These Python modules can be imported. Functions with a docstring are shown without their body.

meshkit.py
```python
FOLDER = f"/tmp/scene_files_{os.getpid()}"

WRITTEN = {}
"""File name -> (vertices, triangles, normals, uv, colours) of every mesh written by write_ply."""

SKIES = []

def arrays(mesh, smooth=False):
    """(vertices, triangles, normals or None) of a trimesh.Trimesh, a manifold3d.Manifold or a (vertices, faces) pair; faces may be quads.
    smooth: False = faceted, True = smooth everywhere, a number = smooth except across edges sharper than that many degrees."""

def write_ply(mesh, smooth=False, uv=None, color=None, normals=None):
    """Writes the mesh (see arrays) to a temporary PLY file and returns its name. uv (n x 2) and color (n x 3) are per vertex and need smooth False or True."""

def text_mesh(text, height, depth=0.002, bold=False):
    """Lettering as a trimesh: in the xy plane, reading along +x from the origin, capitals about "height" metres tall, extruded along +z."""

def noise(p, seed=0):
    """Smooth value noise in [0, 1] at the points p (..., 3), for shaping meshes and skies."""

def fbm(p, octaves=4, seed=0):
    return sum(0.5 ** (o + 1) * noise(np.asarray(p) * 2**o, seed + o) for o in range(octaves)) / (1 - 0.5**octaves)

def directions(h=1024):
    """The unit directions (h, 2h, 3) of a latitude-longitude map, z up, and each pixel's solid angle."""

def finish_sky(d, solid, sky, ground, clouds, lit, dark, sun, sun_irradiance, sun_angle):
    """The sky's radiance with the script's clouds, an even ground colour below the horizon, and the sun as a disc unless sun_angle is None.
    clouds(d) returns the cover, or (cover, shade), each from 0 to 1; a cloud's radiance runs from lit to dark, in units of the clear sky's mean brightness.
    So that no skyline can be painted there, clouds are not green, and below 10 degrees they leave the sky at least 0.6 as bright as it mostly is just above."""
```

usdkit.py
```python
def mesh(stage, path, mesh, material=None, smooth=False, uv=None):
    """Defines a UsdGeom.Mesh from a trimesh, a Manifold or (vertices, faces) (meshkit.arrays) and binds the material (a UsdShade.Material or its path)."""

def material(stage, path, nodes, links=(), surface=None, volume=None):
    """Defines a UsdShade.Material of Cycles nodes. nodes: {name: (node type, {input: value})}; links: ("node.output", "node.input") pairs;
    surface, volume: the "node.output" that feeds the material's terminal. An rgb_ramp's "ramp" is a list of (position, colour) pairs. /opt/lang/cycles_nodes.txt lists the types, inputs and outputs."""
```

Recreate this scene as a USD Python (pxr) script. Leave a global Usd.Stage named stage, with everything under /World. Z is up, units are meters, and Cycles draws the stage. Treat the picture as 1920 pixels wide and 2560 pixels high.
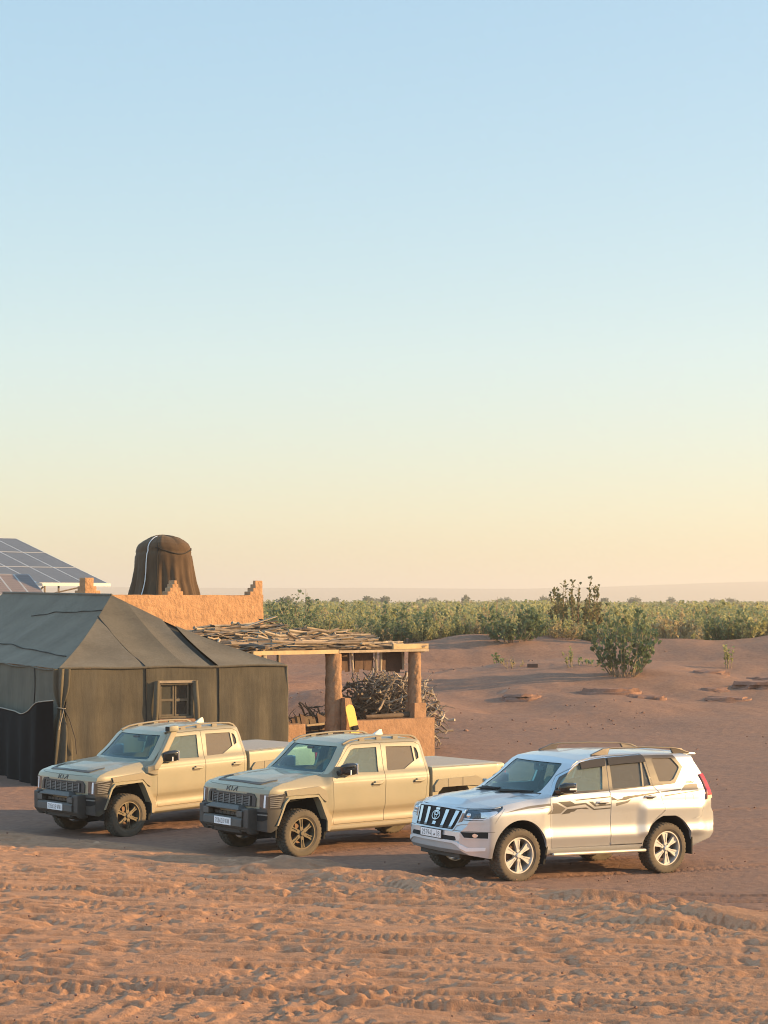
import math
import random
import re

import manifold3d as m3
import numpy as np
import shapely
import shapely.affinity
import trimesh
from pxr import Gf, Sdf, Usd, UsdGeom, UsdLux, UsdShade, Vt
from scipy.spatial import cKDTree

import meshkit
import usdkit

# ----------------------------------------------------------------- camera, sky, sun, exposure
stage = Usd.Stage.CreateInMemory()
UsdGeom.SetStageUpAxis(stage, UsdGeom.Tokens.z)
UsdGeom.SetStageMetersPerUnit(stage, 1.0)
UsdGeom.Xform.Define(stage, '/World')
UsdGeom.Scope.Define(stage, '/World/Looks')

CAM_Z = 4.10
FOCAL_PX, WIDTH_PX = 4800.0, 1920.0
PITCH = math.degrees(math.atan(224.0 / 4800.0))
cam = UsdGeom.Camera.Define(stage, '/World/camera')
cam.CreateHorizontalApertureAttr(36.0)
cam.CreateVerticalApertureAttr(48.0)
cam.CreateFocalLengthAttr(36.0 * FOCAL_PX / WIDTH_PX)
cam.CreateClippingRangeAttr(Gf.Vec2f(0.5, 60000.0))
cam.AddTranslateOp().Set(Gf.Vec3d(0, 0, CAM_Z))
cam.AddRotateXOp().Set(90.0 + PITCH)
cam.CreateExposureAttr(1.73)

SUN_AZ, SUN_EL = math.radians(3.0), math.radians(14.0)      # azimuth counted from +x towards +y
SUN = np.array([math.cos(SUN_EL) * math.cos(SUN_AZ), math.cos(SUN_EL) * math.sin(SUN_AZ), math.sin(SUN_EL)])
sun = UsdLux.DistantLight.Define(stage, '/World/sun')
sun.CreateNormalizeAttr(True)
sun.CreateIntensityAttr(0.80)
sun.CreateAngleAttr(0.6)
sun.CreateColorAttr(Gf.Vec3f(1.0, 0.63, 0.28))
sun.AddRotateZOp().Set(math.degrees(SUN_AZ))
sun.AddRotateYOp().Set(90.0 - math.degrees(SUN_EL))

SKY_STRENGTH = 0.12
sky = UsdLux.DomeLight.Define(stage, '/World/sky')
sky_mat = usdkit.material(stage, '/World/Looks/sky_air', {
    'air': ('sky_texture', {'sky_type': 'single_scattering', 'sun_disc': False, 'sun_elevation': SUN_EL,
                            'sun_rotation': math.atan2(SUN[0], SUN[1]), 'altitude': 700.0, 'air_density': 1.35,
                            'aerosol_density': 1.6, 'ozone_density': 2.6}),
    'soft': ('gamma', {'gamma': 0.34}), 'tone': ('hsv', {'saturation': 2.0, 'value': 1.5}),
    'out': ('background_shader', {'strength': SKY_STRENGTH}),
}, [('air.color', 'soft.color'), ('soft.color', 'tone.color'), ('tone.color', 'out.color')], surface='out.background')
UsdShade.MaterialBindingAPI.Apply(sky.GetPrim()).Bind(sky_mat)
sky.GetPrim().SetCustomDataByKey('kind', 'structure')

# ----------------------------------------------------------------- helpers
_taken = {}


def numbered(where, name):
    n = _taken.get((where, name), 0)
    _taken[(where, name)] = n + 1
    return name if n == 0 else '%s_%03d' % (name, n)


def say(prim, label=None, category=None, group=None, kind=None):
    for k, v in (('label', label), ('category', category), ('group', group), ('kind', kind)):
        if v:
            prim.SetCustomDataByKey(k, v)
    return prim


def thing(name, label, category, loc=(0, 0, 0), rz=0.0, group=None, tilt=None):
    """An Xform directly under /World at the thing's base; its parts are its children."""
    x = UsdGeom.Xform.Define(stage, '/World/' + numbered('/World', name))
    x.AddTranslateOp().Set(Gf.Vec3d(*map(float, loc)))
    if rz:
        x.AddRotateZOp().Set(math.degrees(rz))
    if tilt:
        x.AddRotateYOp().Set(math.degrees(tilt))
    say(x.GetPrim(), label, category, group)
    return str(x.GetPath())


def group_part(parent, name, loc=(0, 0, 0), rz=0.0):
    """A part that is an Xform of sub-parts."""
    x = UsdGeom.Xform.Define(stage, parent + '/' + numbered(parent, name))
    x.AddTranslateOp().Set(Gf.Vec3d(*map(float, loc)))
    if rz:
        x.AddRotateZOp().Set(math.degrees(rz))
    return str(x.GetPath())


def part(parent, name, mesh, mat, smooth=False, label=None, kind=None):
    path = parent + '/' + numbered(parent, name)
    m = usdkit.mesh(stage, path, mesh, mat, smooth)
    if label or kind:
        say(m.GetPrim(), label, kind=kind)
    return path


def solo(name, mesh, mat, label=None, category=None, group=None, kind=None, smooth=False):
    path = part('/World', name, mesh, mat, smooth)
    say(stage.GetPrimAtPath(path), label, category, group, kind)
    return path


def copy_of(source, loc, rz=0.0, scale=1.0, label=None, category=None, group=None):
    """Another one of a kind: an Xform that references the first with its parts."""
    name = re.sub(r'_[0-9]{3}$', '', source.rsplit('/', 1)[1])
    x = UsdGeom.Xform.Define(stage, '/World/' + numbered('/World', name))
    x.GetPrim().GetReferences().AddInternalReference(source)
    x.ClearXformOpOrder()
    x.AddTranslateOp(opSuffix='place').Set(Gf.Vec3d(*map(float, loc)))
    x.AddRotateZOp(opSuffix='place').Set(math.degrees(rz))
    x.AddScaleOp(opSuffix='place').Set(Gf.Vec3f(*([float(scale)] * 3 if np.ndim(scale) == 0 else map(float, scale))))
    x.GetPrim().SetInstanceable(True)
    say(x.GetPrim(), label, category, group)
    return str(x.GetPath())


class MB:
    """Collects pieces that make one mesh."""

    def __init__(self):
        self.v, self.f, self.n = [], [], 0

    def add(self, v, f):
        v, f = np.asarray(v, float), np.asarray(f, int)
        if f.shape[1] == 4:
            f = np.vstack([f[:, [0, 1, 2]], f[:, [0, 2, 3]]])
        self.v.append(v)
        self.f.append(f + self.n)
        self.n += len(v)
        return self

    def mesh(self, m):
        v, f, _ = meshkit.arrays(m)
        return self.add(v, f)

    def get(self):
        return np.vstack(self.v), np.vstack(self.f)


def mf(v, f):
    f = np.asarray(f)
    if f.shape[1] == 4:
        f = np.vstack([f[:, [0, 1, 2]], f[:, [0, 2, 3]]])
    return m3.Manifold(m3.Mesh(np.ascontiguousarray(v, dtype=np.float32), np.ascontiguousarray(f, dtype=np.uint32)))


def tube(points, radii, sides=6, caps=True):
    """A tapered tube along points."""
    p = np.asarray(points, float)
    r = np.broadcast_to(np.asarray(radii, float), (len(p),))
    t = np.gradient(p, axis=0)
    t /= np.linalg.norm(t, axis=1, keepdims=True) + 1e-12
    ref = np.array([0, 0, 1.0]) if abs(t[0, 2]) < 0.9 else np.array([1.0, 0, 0])
    a = np.cross(t, ref)
    a /= np.linalg.norm(a, axis=1, keepdims=True) + 1e-12
    b = np.cross(t, a)
    ang = np.arange(sides) / sides * 2 * np.pi
    v = p[:, None] + r[:, None, None] * (np.cos(ang)[None, :, None] * a[:, None] + np.sin(ang)[None, :, None] * b[:, None])
    v = v.reshape(-1, 3)
    f = []
    for i in range(len(p) - 1):
        for k in range(sides):
            k2 = (k + 1) % sides
            f.append([i * sides + k, (i + 1) * sides + k, (i + 1) * sides + k2, i * sides + k2])
    f = np.array(f)
    f = np.vstack([f[:, [0, 1, 2]], f[:, [0, 2, 3]]])
    if caps:
        c = []
        for k in range(1, sides - 1):
            c.append([0, k, k + 1])
            e = (len(p) - 1) * sides
            c.append([e, e + k + 1, e + k])
        f = np.vstack([f, c])
    return v, f


def rbox(x0, x1, y0, y1, z0, z1, r=0.02, seg=8):
    """A box with rounded edges."""
    r = min(r, (x1 - x0) / 2.01, (y1 - y0) / 2.01, (z1 - z0) / 2.01)
    s = m3.Manifold.sphere(r, seg)
    return m3.Manifold.batch_hull([s.translate((x, y, z)) for x in (x0 + r, x1 - r) for y in (y0 + r, y1 - r) for z in (z0 + r, z1 - r)])


def cbox(x0, x1, y0, y1, z0, z1):
    return m3.Manifold.cube((x1 - x0, y1 - y0, z1 - z0)).translate((x0, y0, z0))


def hexa(c, jitter=0.0, rng=None):
    """A box from its eight corners (bottom four, top four, each counterclockwise from above)."""
    v = np.asarray(c, float)
    if jitter:
        v = v + rng.normal(0, jitter, v.shape)
    f = np.array([[0, 3, 2, 1], [4, 5, 6, 7], [0, 1, 5, 4], [1, 2, 6, 5], [2, 3, 7, 6], [3, 0, 4, 7]])
    return v, f


def sstep(a, b, x):
    t = np.clip((np.asarray(x, float) - a) / (b - a), 0, 1)
    return t * t * (3 - 2 * t)


def noise2(x, y, scale, seed=0, octaves=3):
    return meshkit.fbm(np.stack([x / scale, y / scale, np.zeros_like(x) + 0.37], -1), octaves, seed) - 0.5


L = '/World/Looks/'


def mat_plain(name, color, rough=0.6, metallic=0.0, coat=0.0, spec=0.5, vary=0.0, vscale=6.0, bump=0.0, bscale=40.0, sheen=0.0, dust=None, dust_amount=0.0, dust_scale=2.0, detail=4, low=0.0):
    """A principled material whose colour varies with noise in object space; optional dust over it and bump."""
    nodes = {'p': ('principled_bsdf', {'base_color': color, 'roughness': rough, 'metallic': metallic, 'coat_weight': coat, 'specular_ior_level': spec, 'sheen_weight': sheen})}
    links = []
    nodes['tc'] = ('texture_coordinate', {})
    last = None
    if vary:
        c = np.array(color)
        nodes['n'] = ('noise_texture', {'scale': vscale, 'detail': float(detail), 'roughness': 0.6})
        nodes['r'] = ('rgb_ramp', {'ramp': [(0.25, tuple(c * (1 - vary))), (0.5, tuple(c)), (0.75, tuple(np.minimum(c * (1 + vary), 0.95)))]})
        links += [('tc.object', 'n.vector'), ('n.fac', 'r.fac')]
        last = 'r.color'
    if dust is not None:
        nodes['dn'] = ('noise_texture', {'scale': dust_scale, 'detail': 6.0, 'roughness': 0.65})
        nodes['dm'] = ('map_range', {'from_min': 0.35, 'from_max': 0.75, 'to_min': dust_amount * 0.4, 'to_max': dust_amount})
        nodes['dx'] = ('mix_color', {'a': color, 'b': dust})
        links += [('tc.object', 'dn.vector'), ('dn.fac', 'dm.value')]
        if low:         # road dirt thrown up on the lower panels
            nodes['xyz'] = ('separate_xyz', {})
            nodes['lz'] = ('map_range', {'range_type': 'smoothstep', 'from_min': 0.98, 'from_max': 0.35, 'to_min': 0.0, 'to_max': low})
            nodes['ln'] = ('noise_texture', {'scale': 5.0, 'detail': 7.0, 'roughness': 0.7})
            nodes['lm'] = ('math', {'math_type': 'multiply'})
            nodes['ls'] = ('math', {'math_type': 'multiply_add', 'value2': 1.7, 'use_clamp': True})
            links += [('tc.object', 'xyz.vector'), ('xyz.z', 'lz.value'), ('tc.object', 'ln.vector'), ('lz.result', 'lm.value1'), ('ln.fac', 'lm.value2'), ('lm.value', 'ls.value1'), ('dm.result', 'ls.value3'), ('ls.value', 'dx.fac')]
        else:
            links += [('dm.result', 'dx.fac')]
        if last:
            links.append((last, 'dx.a'))
        nodes['rm'] = ('map_range', {'from_min': 0.0, 'from_max': 1.0, 'to_min': rough, 'to_max': 0.9})
        links += [('dm.result', 'rm.value'), ('rm.result', 'p.roughness')]
        last = 'dx.result'
    if last:
        links.append((last, 'p.base_color'))
    if bump:
        nodes['bn'] = ('noise_texture', {'scale': bscale, 'detail': 5.0, 'roughness': 0.6})
        nodes['b'] = ('bump', {'strength': 1.0, 'distance': bump})
        links += [('tc.object', 'bn.vector'), ('bn.fac', 'b.height'), ('b.normal', 'p.normal')]
    return usdkit.material(stage, L + name, nodes, links, surface='p.BSDF')


def mat_glass(name, tint, rough=0.0, ior=1.5, haze=0.0, haze_color=(0.5, 0.45, 0.38)):
    nodes = {'f': ('fresnel', {'IOR': ior}), 't': ('transparent_bsdf', {'color': tint}), 'g': ('glossy_bsdf', {'color': (1, 1, 1), 'roughness': rough, 'distribution': 'ggx'}),
             'ge': ('geometry', {}), 'iv': ('math', {'math_type': 'subtract', 'value1': 1.0}), 'mu': ('math', {'math_type': 'multiply'}), 'm': ('mix_closure', {})}
    links = [('ge.backfacing', 'iv.value2'), ('iv.value', 'mu.value2'), ('f.fac', 'mu.value1'), ('mu.value', 'm.fac'), ('t.BSDF', 'm.closure1'), ('g.BSDF', 'm.closure2')]
    out = 'm.closure'
    if haze:
        nodes['d'] = ('diffuse_bsdf', {'color': haze_color})
        nodes['m2'] = ('mix_closure', {'fac': haze})
        links += [('m.closure', 'm2.closure1'), ('d.BSDF', 'm2.closure2')]
        out = 'm2.closure'
    return usdkit.material(stage, L + name, nodes, links, surface=out)


# ----------------------------------------------------------------- the ground
CREST_A, CREST_B = np.array([-7.2, 34.3]), np.array([4.9, 23.3])
_cd = (CREST_B - CREST_A) / np.linalg.norm(CREST_B - CREST_A)
_cn = np.array([_cd[1], -_cd[0]])          # towards the camera
_cl = float(np.linalg.norm(CREST_B - CREST_A))
WHEELS = []                                 # filled below: where the tyres stand and at what height
VEHICLES = (((0.6697, 28.1336, CAM_Z - 4.0446), 0.5701, 0.0311, 2.79), ((-2.616, 31.2272, CAM_Z - 4.1167), 0.6939, 0.0043, 3.27), ((-5.8119, 34.1581, CAM_Z - 4.1690), 0.7576, -0.0257, 3.27))
for (vx, vy, vz), th, tl, wb in VEHICLES:
    for uu in (0.93, 0.93 + wb):
        for ww in (0.81, -0.81):
            WHEELS.append((vx + math.cos(th) * uu + math.sin(th) * ww, vy + math.sin(th) * uu - math.cos(th) * ww, vz - tl * (uu - 0.93) + 0.030))
WHEELS = np.array(WHEELS)


def crest_q(x, y):
    """Distance in front of the crest of the near dune, and the position along it."""
    px, py = x - CREST_A[0], y - CREST_A[1]
    q = px * _cn[0] + py * _cn[1]
    t = (px * _cd[0] + py * _cd[1]) / _cl
    return q + 0.55 * noise2(x, y, 3.0, 11, 2) + 0.25 * noise2(x, y, 0.9, 12, 2), t


def base_height(x, y):
    x, y = np.asarray(x, float), np.asarray(y, float)
    # the level place where the vehicles stand
    d2 = (x[..., None] - WHEELS[:, 0]) ** 2 + (y[..., None] - WHEELS[:, 1]) ** 2 if x.size < 5000 else None
    if d2 is None:
        z = np.zeros_like(x)
        near = (np.abs(x) < 14) & (y > 20) & (y < 46)
        if near.any():
            z[near] = _wheel_level(x[near], y[near])
    else:
        z = _wheel_level(x, y)
    # the near dune, rising towards the photographer
    q, t = crest_q(x, y)
    hc = np.interp(t, [-0.3, 0.0, 0.33, 0.68, 1.0, 1.4], [0.02, 0.10, 0.155, 0.225, 0.29, 0.34])
    up = hc + 0.045 * np.maximum(q, 0) + 0.020 * np.maximum(q - 13, 0) ** 2
    k = sstep(-1.1, 0.25, q)
    z = z * (1 - k) + np.minimum(up, 2.6) * k
    z = z + 0.10 * noise2(x, y, 5.0, 21, 2) * sstep(0.5, 4.0, q)
    # bank of old sand and mud behind, and the scrub plain on top of it
    yy = y + 5.0 * noise2(x, y, 16.0, 31, 3) - 0.10 * np.clip(x, -20, 30) * 0
    bank = np.interp(yy, [54, 59, 63, 66, 68.5, 70, 78, 80.5, 82.5, 84.5, 90, 400, 1500], [0, 0.12, 0.42, 0.80, 1.22, 1.34, 1.45, 1.60, 2.15, 2.40, 2.25, 2.2, 1.8])
    amt = sstep(55, 68, y) * (1 - 0.75 * sstep(86, 96, y))
    mound = 2.0 * noise2(x, y, 7.5, 41, 2) + 0.42 * noise2(x, y, 2.4, 42, 3)
    z = z + bank + amt * mound * 0.85
    # the trampled heap behind the shelter
    z = z + 0.9 * np.exp(-((x + 1.5) / 3.5) ** 2 - ((y - 63.5) / 3.0) ** 2)
    return z


def _wheel_level(x, y):
    d2 = (x[..., None] - WHEELS[:, 0]) ** 2 + (y[..., None] - WHEELS[:, 1]) ** 2
    w = np.exp(-d2 / (2 * 1.1 ** 2)) + 1e-9
    far = np.exp(-d2.min(-1) / (2 * 2.6 ** 2))
    return (w * WHEELS[:, 2]).sum(-1) / w.sum(-1) * far


def plain_detail(x, y):
    """Clods and hoof-trodden roughness of the level ground and of the bank."""
    f = 0.030 * noise2(x, y, 1.1, 51, 3) + 0.05 * noise2(x * 0.4, y, 0.8, 59, 2) + 0.050 * np.maximum(noise2(x, y, 0.26, 52, 3), -0.05) + 0.018 * noise2(x, y, 0.09, 53, 2)
    e = sstep(56, 66, y) * (1 - sstep(88, 100, y))
    gully = np.abs(noise2(x * 1.6, y * 0.55, 2.0, 54, 4))
    crust = sstep(0.06, 0.16, noise2(x, y * 1.7, 3.1, 55, 3))
    ledge = 0.03 * sstep(0.02, 0.05, noise2(x, y * 1.6, 2.4, 56, 3)) * crust
    return f * (1 - 0.45 * e) + e * (-0.0 * np.exp(-(gully / 0.035) ** 2) * sstep(0.0, 0.2, noise2(x, y, 6.0, 57, 2) + 0.1) + ledge + 0.06 * noise2(x, y, 0.7, 58, 3) + 0.10 * np.maximum(noise2(x, y, 1.5, 60, 3), 0.0))


TRACKS = [([[-5.52, 26.82], [-4.33, 26.63], [-3.05, 26.62], [-1.6, 26.23], [0.0, 25.62], [0.88, 24.56], [2.01, 24.02], [2.91, 23.22], [3.77, 22.54], [4.62, 22.09]], 0.14, 0.045, 0.01, 0.11), ([[-5.06, 24.61], [-3.67, 24.38], [-2.18, 24.05], [-1.02, 23.74], [0.0, 23.1], [0.83, 23.06], [1.76, 22.71], [2.68, 22.4], [3.42, 22.04], [4.54, 21.73]], 0.14, 0.05, 0.01, 0.11), ([[-4.48, 21.82], [-3.24, 21.53], [-1.94, 21.34], [-0.9, 21.06], [0.0, 20.63], [1.23, 20.61], [2.43, 20.37], [4.24, 20.27]], 0.13, 0.035, 0.014, 0.11), ([[1.32, 22.15], [2.07, 21.65], [2.8, 21.31], [3.51, 21.0], [4.33, 20.72]], 0.16, 0.03, 0.022, 0.15), ([[-3.36, 16.56], [-2.73, 16.85], [-2.18, 17.22], [-1.6, 17.68], [-0.78, 18.25]], 0.15, 0.02, 0.022, 0.13), ([[-0.22, 18.59], [0.45, 18.89], [1.15, 19.19], [1.96, 19.31], [2.72, 18.96], [3.81, 18.25]], 0.15, 0.022, 0.022, 0.13), ([[0.43, 18.1], [1.09, 18.22], [1.94, 18.1], [2.8, 18.02], [3.81, 18.25]], 0.15, 0.022, 0.02, 0.13), ([[-1.4, 15.52], [-0.87, 15.88], [-0.31, 16.18], [0.2, 16.48], [1.01, 16.92], [1.85, 17.27], [2.71, 17.5], [3.7, 17.71]], 0.15, 0.022, 0.022, 0.13), ([[-2.9, 14.92], [-2.63, 15.66], [-2.34, 16.66], [-2.16, 17.42]], 0.17, 0.022, 0.01, 0.11), ([[-2.19, 14.83], [-1.94, 15.65], [-1.7, 16.59], [-1.45, 17.43], [-1.25, 18.16]], 0.17, 0.022, 0.008, 0.11), ([[-1.23, 15.16], [-1.02, 16.11], [-0.78, 17.21], [-0.56, 18.15], [-0.23, 19.48]], 0.17, 0.022, 0.008, 0.11), ([[-0.38, 16.0], [0.0, 16.57], [0.31, 17.27], [0.71, 18.07]], 0.15, 0.03, 0.01, 0.11)]
# long wheel tracks that run across the dune, and the ones that the parked vehicles left
_tr = np.random.default_rng(8)
for _k in range(17):
    _y0 = 14.6 + 0.80 * _k + _tr.normal(0, 0.25)
    _dy = _tr.normal(-0.10, 0.07) * 1.0
    _xs = np.linspace(-0.23 * _y0 - 1.0, 0.23 * _y0 + 1.0, 7)
    _yy = _y0 + _dy * _xs + np.cumsum(_tr.normal(0, 0.16, 7))
    for _off in (0.0,) if _k % 3 else (0.0, 0.42):
        TRACKS.append(([(float(a), float(b) + _off) for a, b in zip(_xs, _yy)], float(_tr.uniform(0.10, 0.15)), float(_tr.uniform(0.045, 0.085)), float(_tr.choice([0.005, 0.010, 0.020, 0.024])), float(_tr.uniform(0.10, 0.15))))
CAR_TRACKS = []
for (vx, vy, vz), th, tl, wb in VEHICLES:
    for ww in (0.81, -0.81):
        CAR_TRACKS.append(([(vx + math.cos(th) * d + math.sin(th) * ww + 0.012 * d * d * math.sin(th) * (d > 4), vy + math.sin(th) * d - math.cos(th) * ww - 0.012 * d * d * math.cos(th) * (d > 4)) for d in (0.75, 2.5, 4.5, 7.0, 10.0, 14.0)], 0.15, 0.030, 0.014, 0.12))


def press_tracks(x, y, z, tracks, seed=71):
    from scipy.interpolate import CubicSpline
    pts = np.stack([x.ravel(), y.ravel()], -1)
    zr = z.ravel().copy()
    for pl, wid, depth, lug, pitch in tracks:
        p = np.array(pl, float)
        s = np.concatenate([[0], np.cumsum(np.linalg.norm(np.diff(p, axis=0), axis=1))])
        cs = CubicSpline(s, p)
        ss = np.arange(0, s[-1], 0.02)
        cp = cs(ss)
        dist, idx = cKDTree(cp).query(pts, distance_upper_bound=0.5)
        ok = np.isfinite(dist)
        if not ok.any():
            continue
        i = idx[ok]
        tg = cs(ss[i], 1)
        tg /= np.linalg.norm(tg, axis=1, keepdims=True)
        rel = pts[ok] - cp[i]
        side_d = rel[:, 0] * -tg[:, 1] + rel[:, 1] * tg[:, 0]
        along = ss[i] + (rel * tg).sum(1)
        a = np.abs(side_d) / wid
        px, py = pts[ok, 0], pts[ok, 1]
        fade = sstep(0, 0.6, ss[i]) * (1 - sstep(s[-1] - 0.8, s[-1], ss[i])) * (0.45 + 0.55 * sstep(-0.1, 0.1, noise2(px, py, 2.3, seed, 2)))
        inside = 1 - sstep(0.80, 1.05, a)
        berm = np.exp(-((a - 1.30) / 0.28) ** 2) * (0.7 + 1.2 * np.maximum(noise2(px, py, 0.25, seed + 1, 2), -0.3))
        ph = (along / pitch + np.sign(side_d) * 0.25 + a * 0.35) % 1.0
        tread = lug * ((ph < 0.5) * 1.0 - 0.5) * (a > 0.12)
        zr[ok] = zr[ok] * (1 - 0.6 * inside * fade) + fade * (inside * (-0.62 * depth + tread) + berm * depth * 0.55)
    return zr.reshape(x.shape)


def sand_detail(x, y):
    """Wind ripples, footprints and tyre tracks on the near dune."""
    q, t = crest_q(x, y)
    k = sstep(-1.0, 0.2, q)
    z = 0.060 * noise2(x, y, 1.6, 61, 2) + 0.052 * noise2(x * 0.6, y, 0.42, 62, 3) + 0.052 * noise2(x * 0.34, y + 0.12 * x, 0.15, 63, 3) - 0.040 * sstep(0.03, 0.15, noise2(x * 0.5, y * 1.2 + 0.1 * x, 0.22, 66, 2)) + 0.008 * noise2(x, y, 0.075, 67, 2)
    warp = 0.5 * noise2(x, y, 0.9, 64, 2)
    ph = (y * 0.97 + x * 0.14 + warp * 0.55) / 0.12
    rip = (np.abs((ph % 1.0) - 0.35) / 0.65)
    z += 0.020 * rip * sstep(-0.10, 0.08, noise2(x, y, 1.7, 65, 2))
    # footprints
    rng = np.random.default_rng(5)
    pts = np.stack([x.ravel(), y.ravel()], -1)
    tree = cKDTree(pts)
    zz = np.zeros(len(pts))
    n = 800
    fy = 13 + 22.5 * rng.random(n) ** 1.15
    fx = (rng.random(n) * 2 - 1) * (0.21 * fy + 0.8)
    fa = rng.normal(0.1, 0.5, n)
    near = tree.query_ball_point(np.stack([fx, fy], -1), 0.30)
    for i in range(n):
        ix = np.asarray(near[i], int)
        if not len(ix):
            continue
        dx, dy = pts[ix, 0] - fx[i], pts[ix, 1] - fy[i]
        c, s = math.cos(fa[i]), math.sin(fa[i])
        a, b = (dx * c + dy * s) / (0.10 + 0.07 * rng.random()), (-dx * s + dy * c) / (0.050 + 0.030 * rng.random())
        r2 = a * a + b * b
        zz[ix] += (0.012 + 0.022 * rng.random()) * (-np.exp(-r2 ** 1.4) + 0.42 * np.exp(-((np.sqrt(r2) - 1.45) / 0.35) ** 2))
    z += zz.reshape(x.shape)
    # drifts along the crest
    drift = np.exp(-((q - 0.7) / 1.2) ** 2) * sstep(0.25, 0.55, t) * (0.55 * np.maximum(noise2(x, y * 1.3, 1.3, 81, 2) + 0.04, 0) ** 1.0 - 0.05)
    rid = np.clip(1 - np.abs(noise2(x * 0.55, y + 0.35 * x, 1.15, 82, 2)) / 0.10, 0, 1)
    drift = drift + np.exp(-((q - 0.8) / 1.3) ** 2) * sstep(0.30, 0.60, t) * 0.13 * rid ** 1.3
    z = press_tracks(x, y, k * z + (1 - k) * plain_detail(x, y), TRACKS + CAR_TRACKS)
    return z + drift


def fan(y0, y1, rows, cols, slope, margin, power=1.0):
    f = np.linspace(0, 1, rows)
    yy = y0 * (y1 / y0) ** f
    s = np.linspace(-1, 1, cols)
    Y = np.repeat(yy[:, None], cols, 1)
    return s[None, :] * (slope * Y + margin), Y


def sheet(X, Y, Z):
    r, c = X.shape
    ix = np.arange(r * c).reshape(r, c)
    q = np.stack([ix[:-1, :-1], ix[:-1, 1:], ix[1:, 1:], ix[1:, :-1]], -1).reshape(-1, 4)
    return np.stack([X, Y, Z], -1).reshape(-1, 3), q


def ground_material(name, color_a, color_b, scale, bump_d, bump_s, spots=None):
    nodes = {'g': ('geometry', {}), 'n1': ('noise_texture', {'scale': scale, 'detail': 6.0, 'roughness': 0.62}), 'n2': ('noise_texture', {'scale': scale * 9, 'detail': 4.0}),
             'r': ('rgb_ramp', {'ramp': [(0.30, color_a), (0.70, color_b)]}), 'm2': ('map_range', {'from_min': 0.3, 'from_max': 0.7, 'to_min': 0.86, 'to_max': 1.12}),
             'mx': ('mix_color', {'blend_type': 'multiply', 'fac': 1.0, 'use_clamp': False}), 'bn': ('noise_texture', {'scale': bump_s, 'detail': 6.0, 'roughness': 0.68}),
             'b': ('bump', {'strength': 1.0, 'distance': bump_d}), 'p': ('principled_bsdf', {'roughness': 0.92, 'diffuse_roughness': 0.6, 'specular_ior_level': 0.25})}
    links = [('g.position', 'n1.vector'), ('g.position', 'n2.vector'), ('n1.fac', 'r.fac'), ('n2.fac', 'm2.value'), ('r.color', 'mx.a'), ('m2.result', 'mx.b'),
             ('g.position', 'bn.vector'), ('bn.fac', 'b.height'), ('b.normal', 'p.normal'), ('mx.result', 'p.base_color')]
    return usdkit.material(stage, L + name, nodes, links, surface='p.BSDF')


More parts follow.
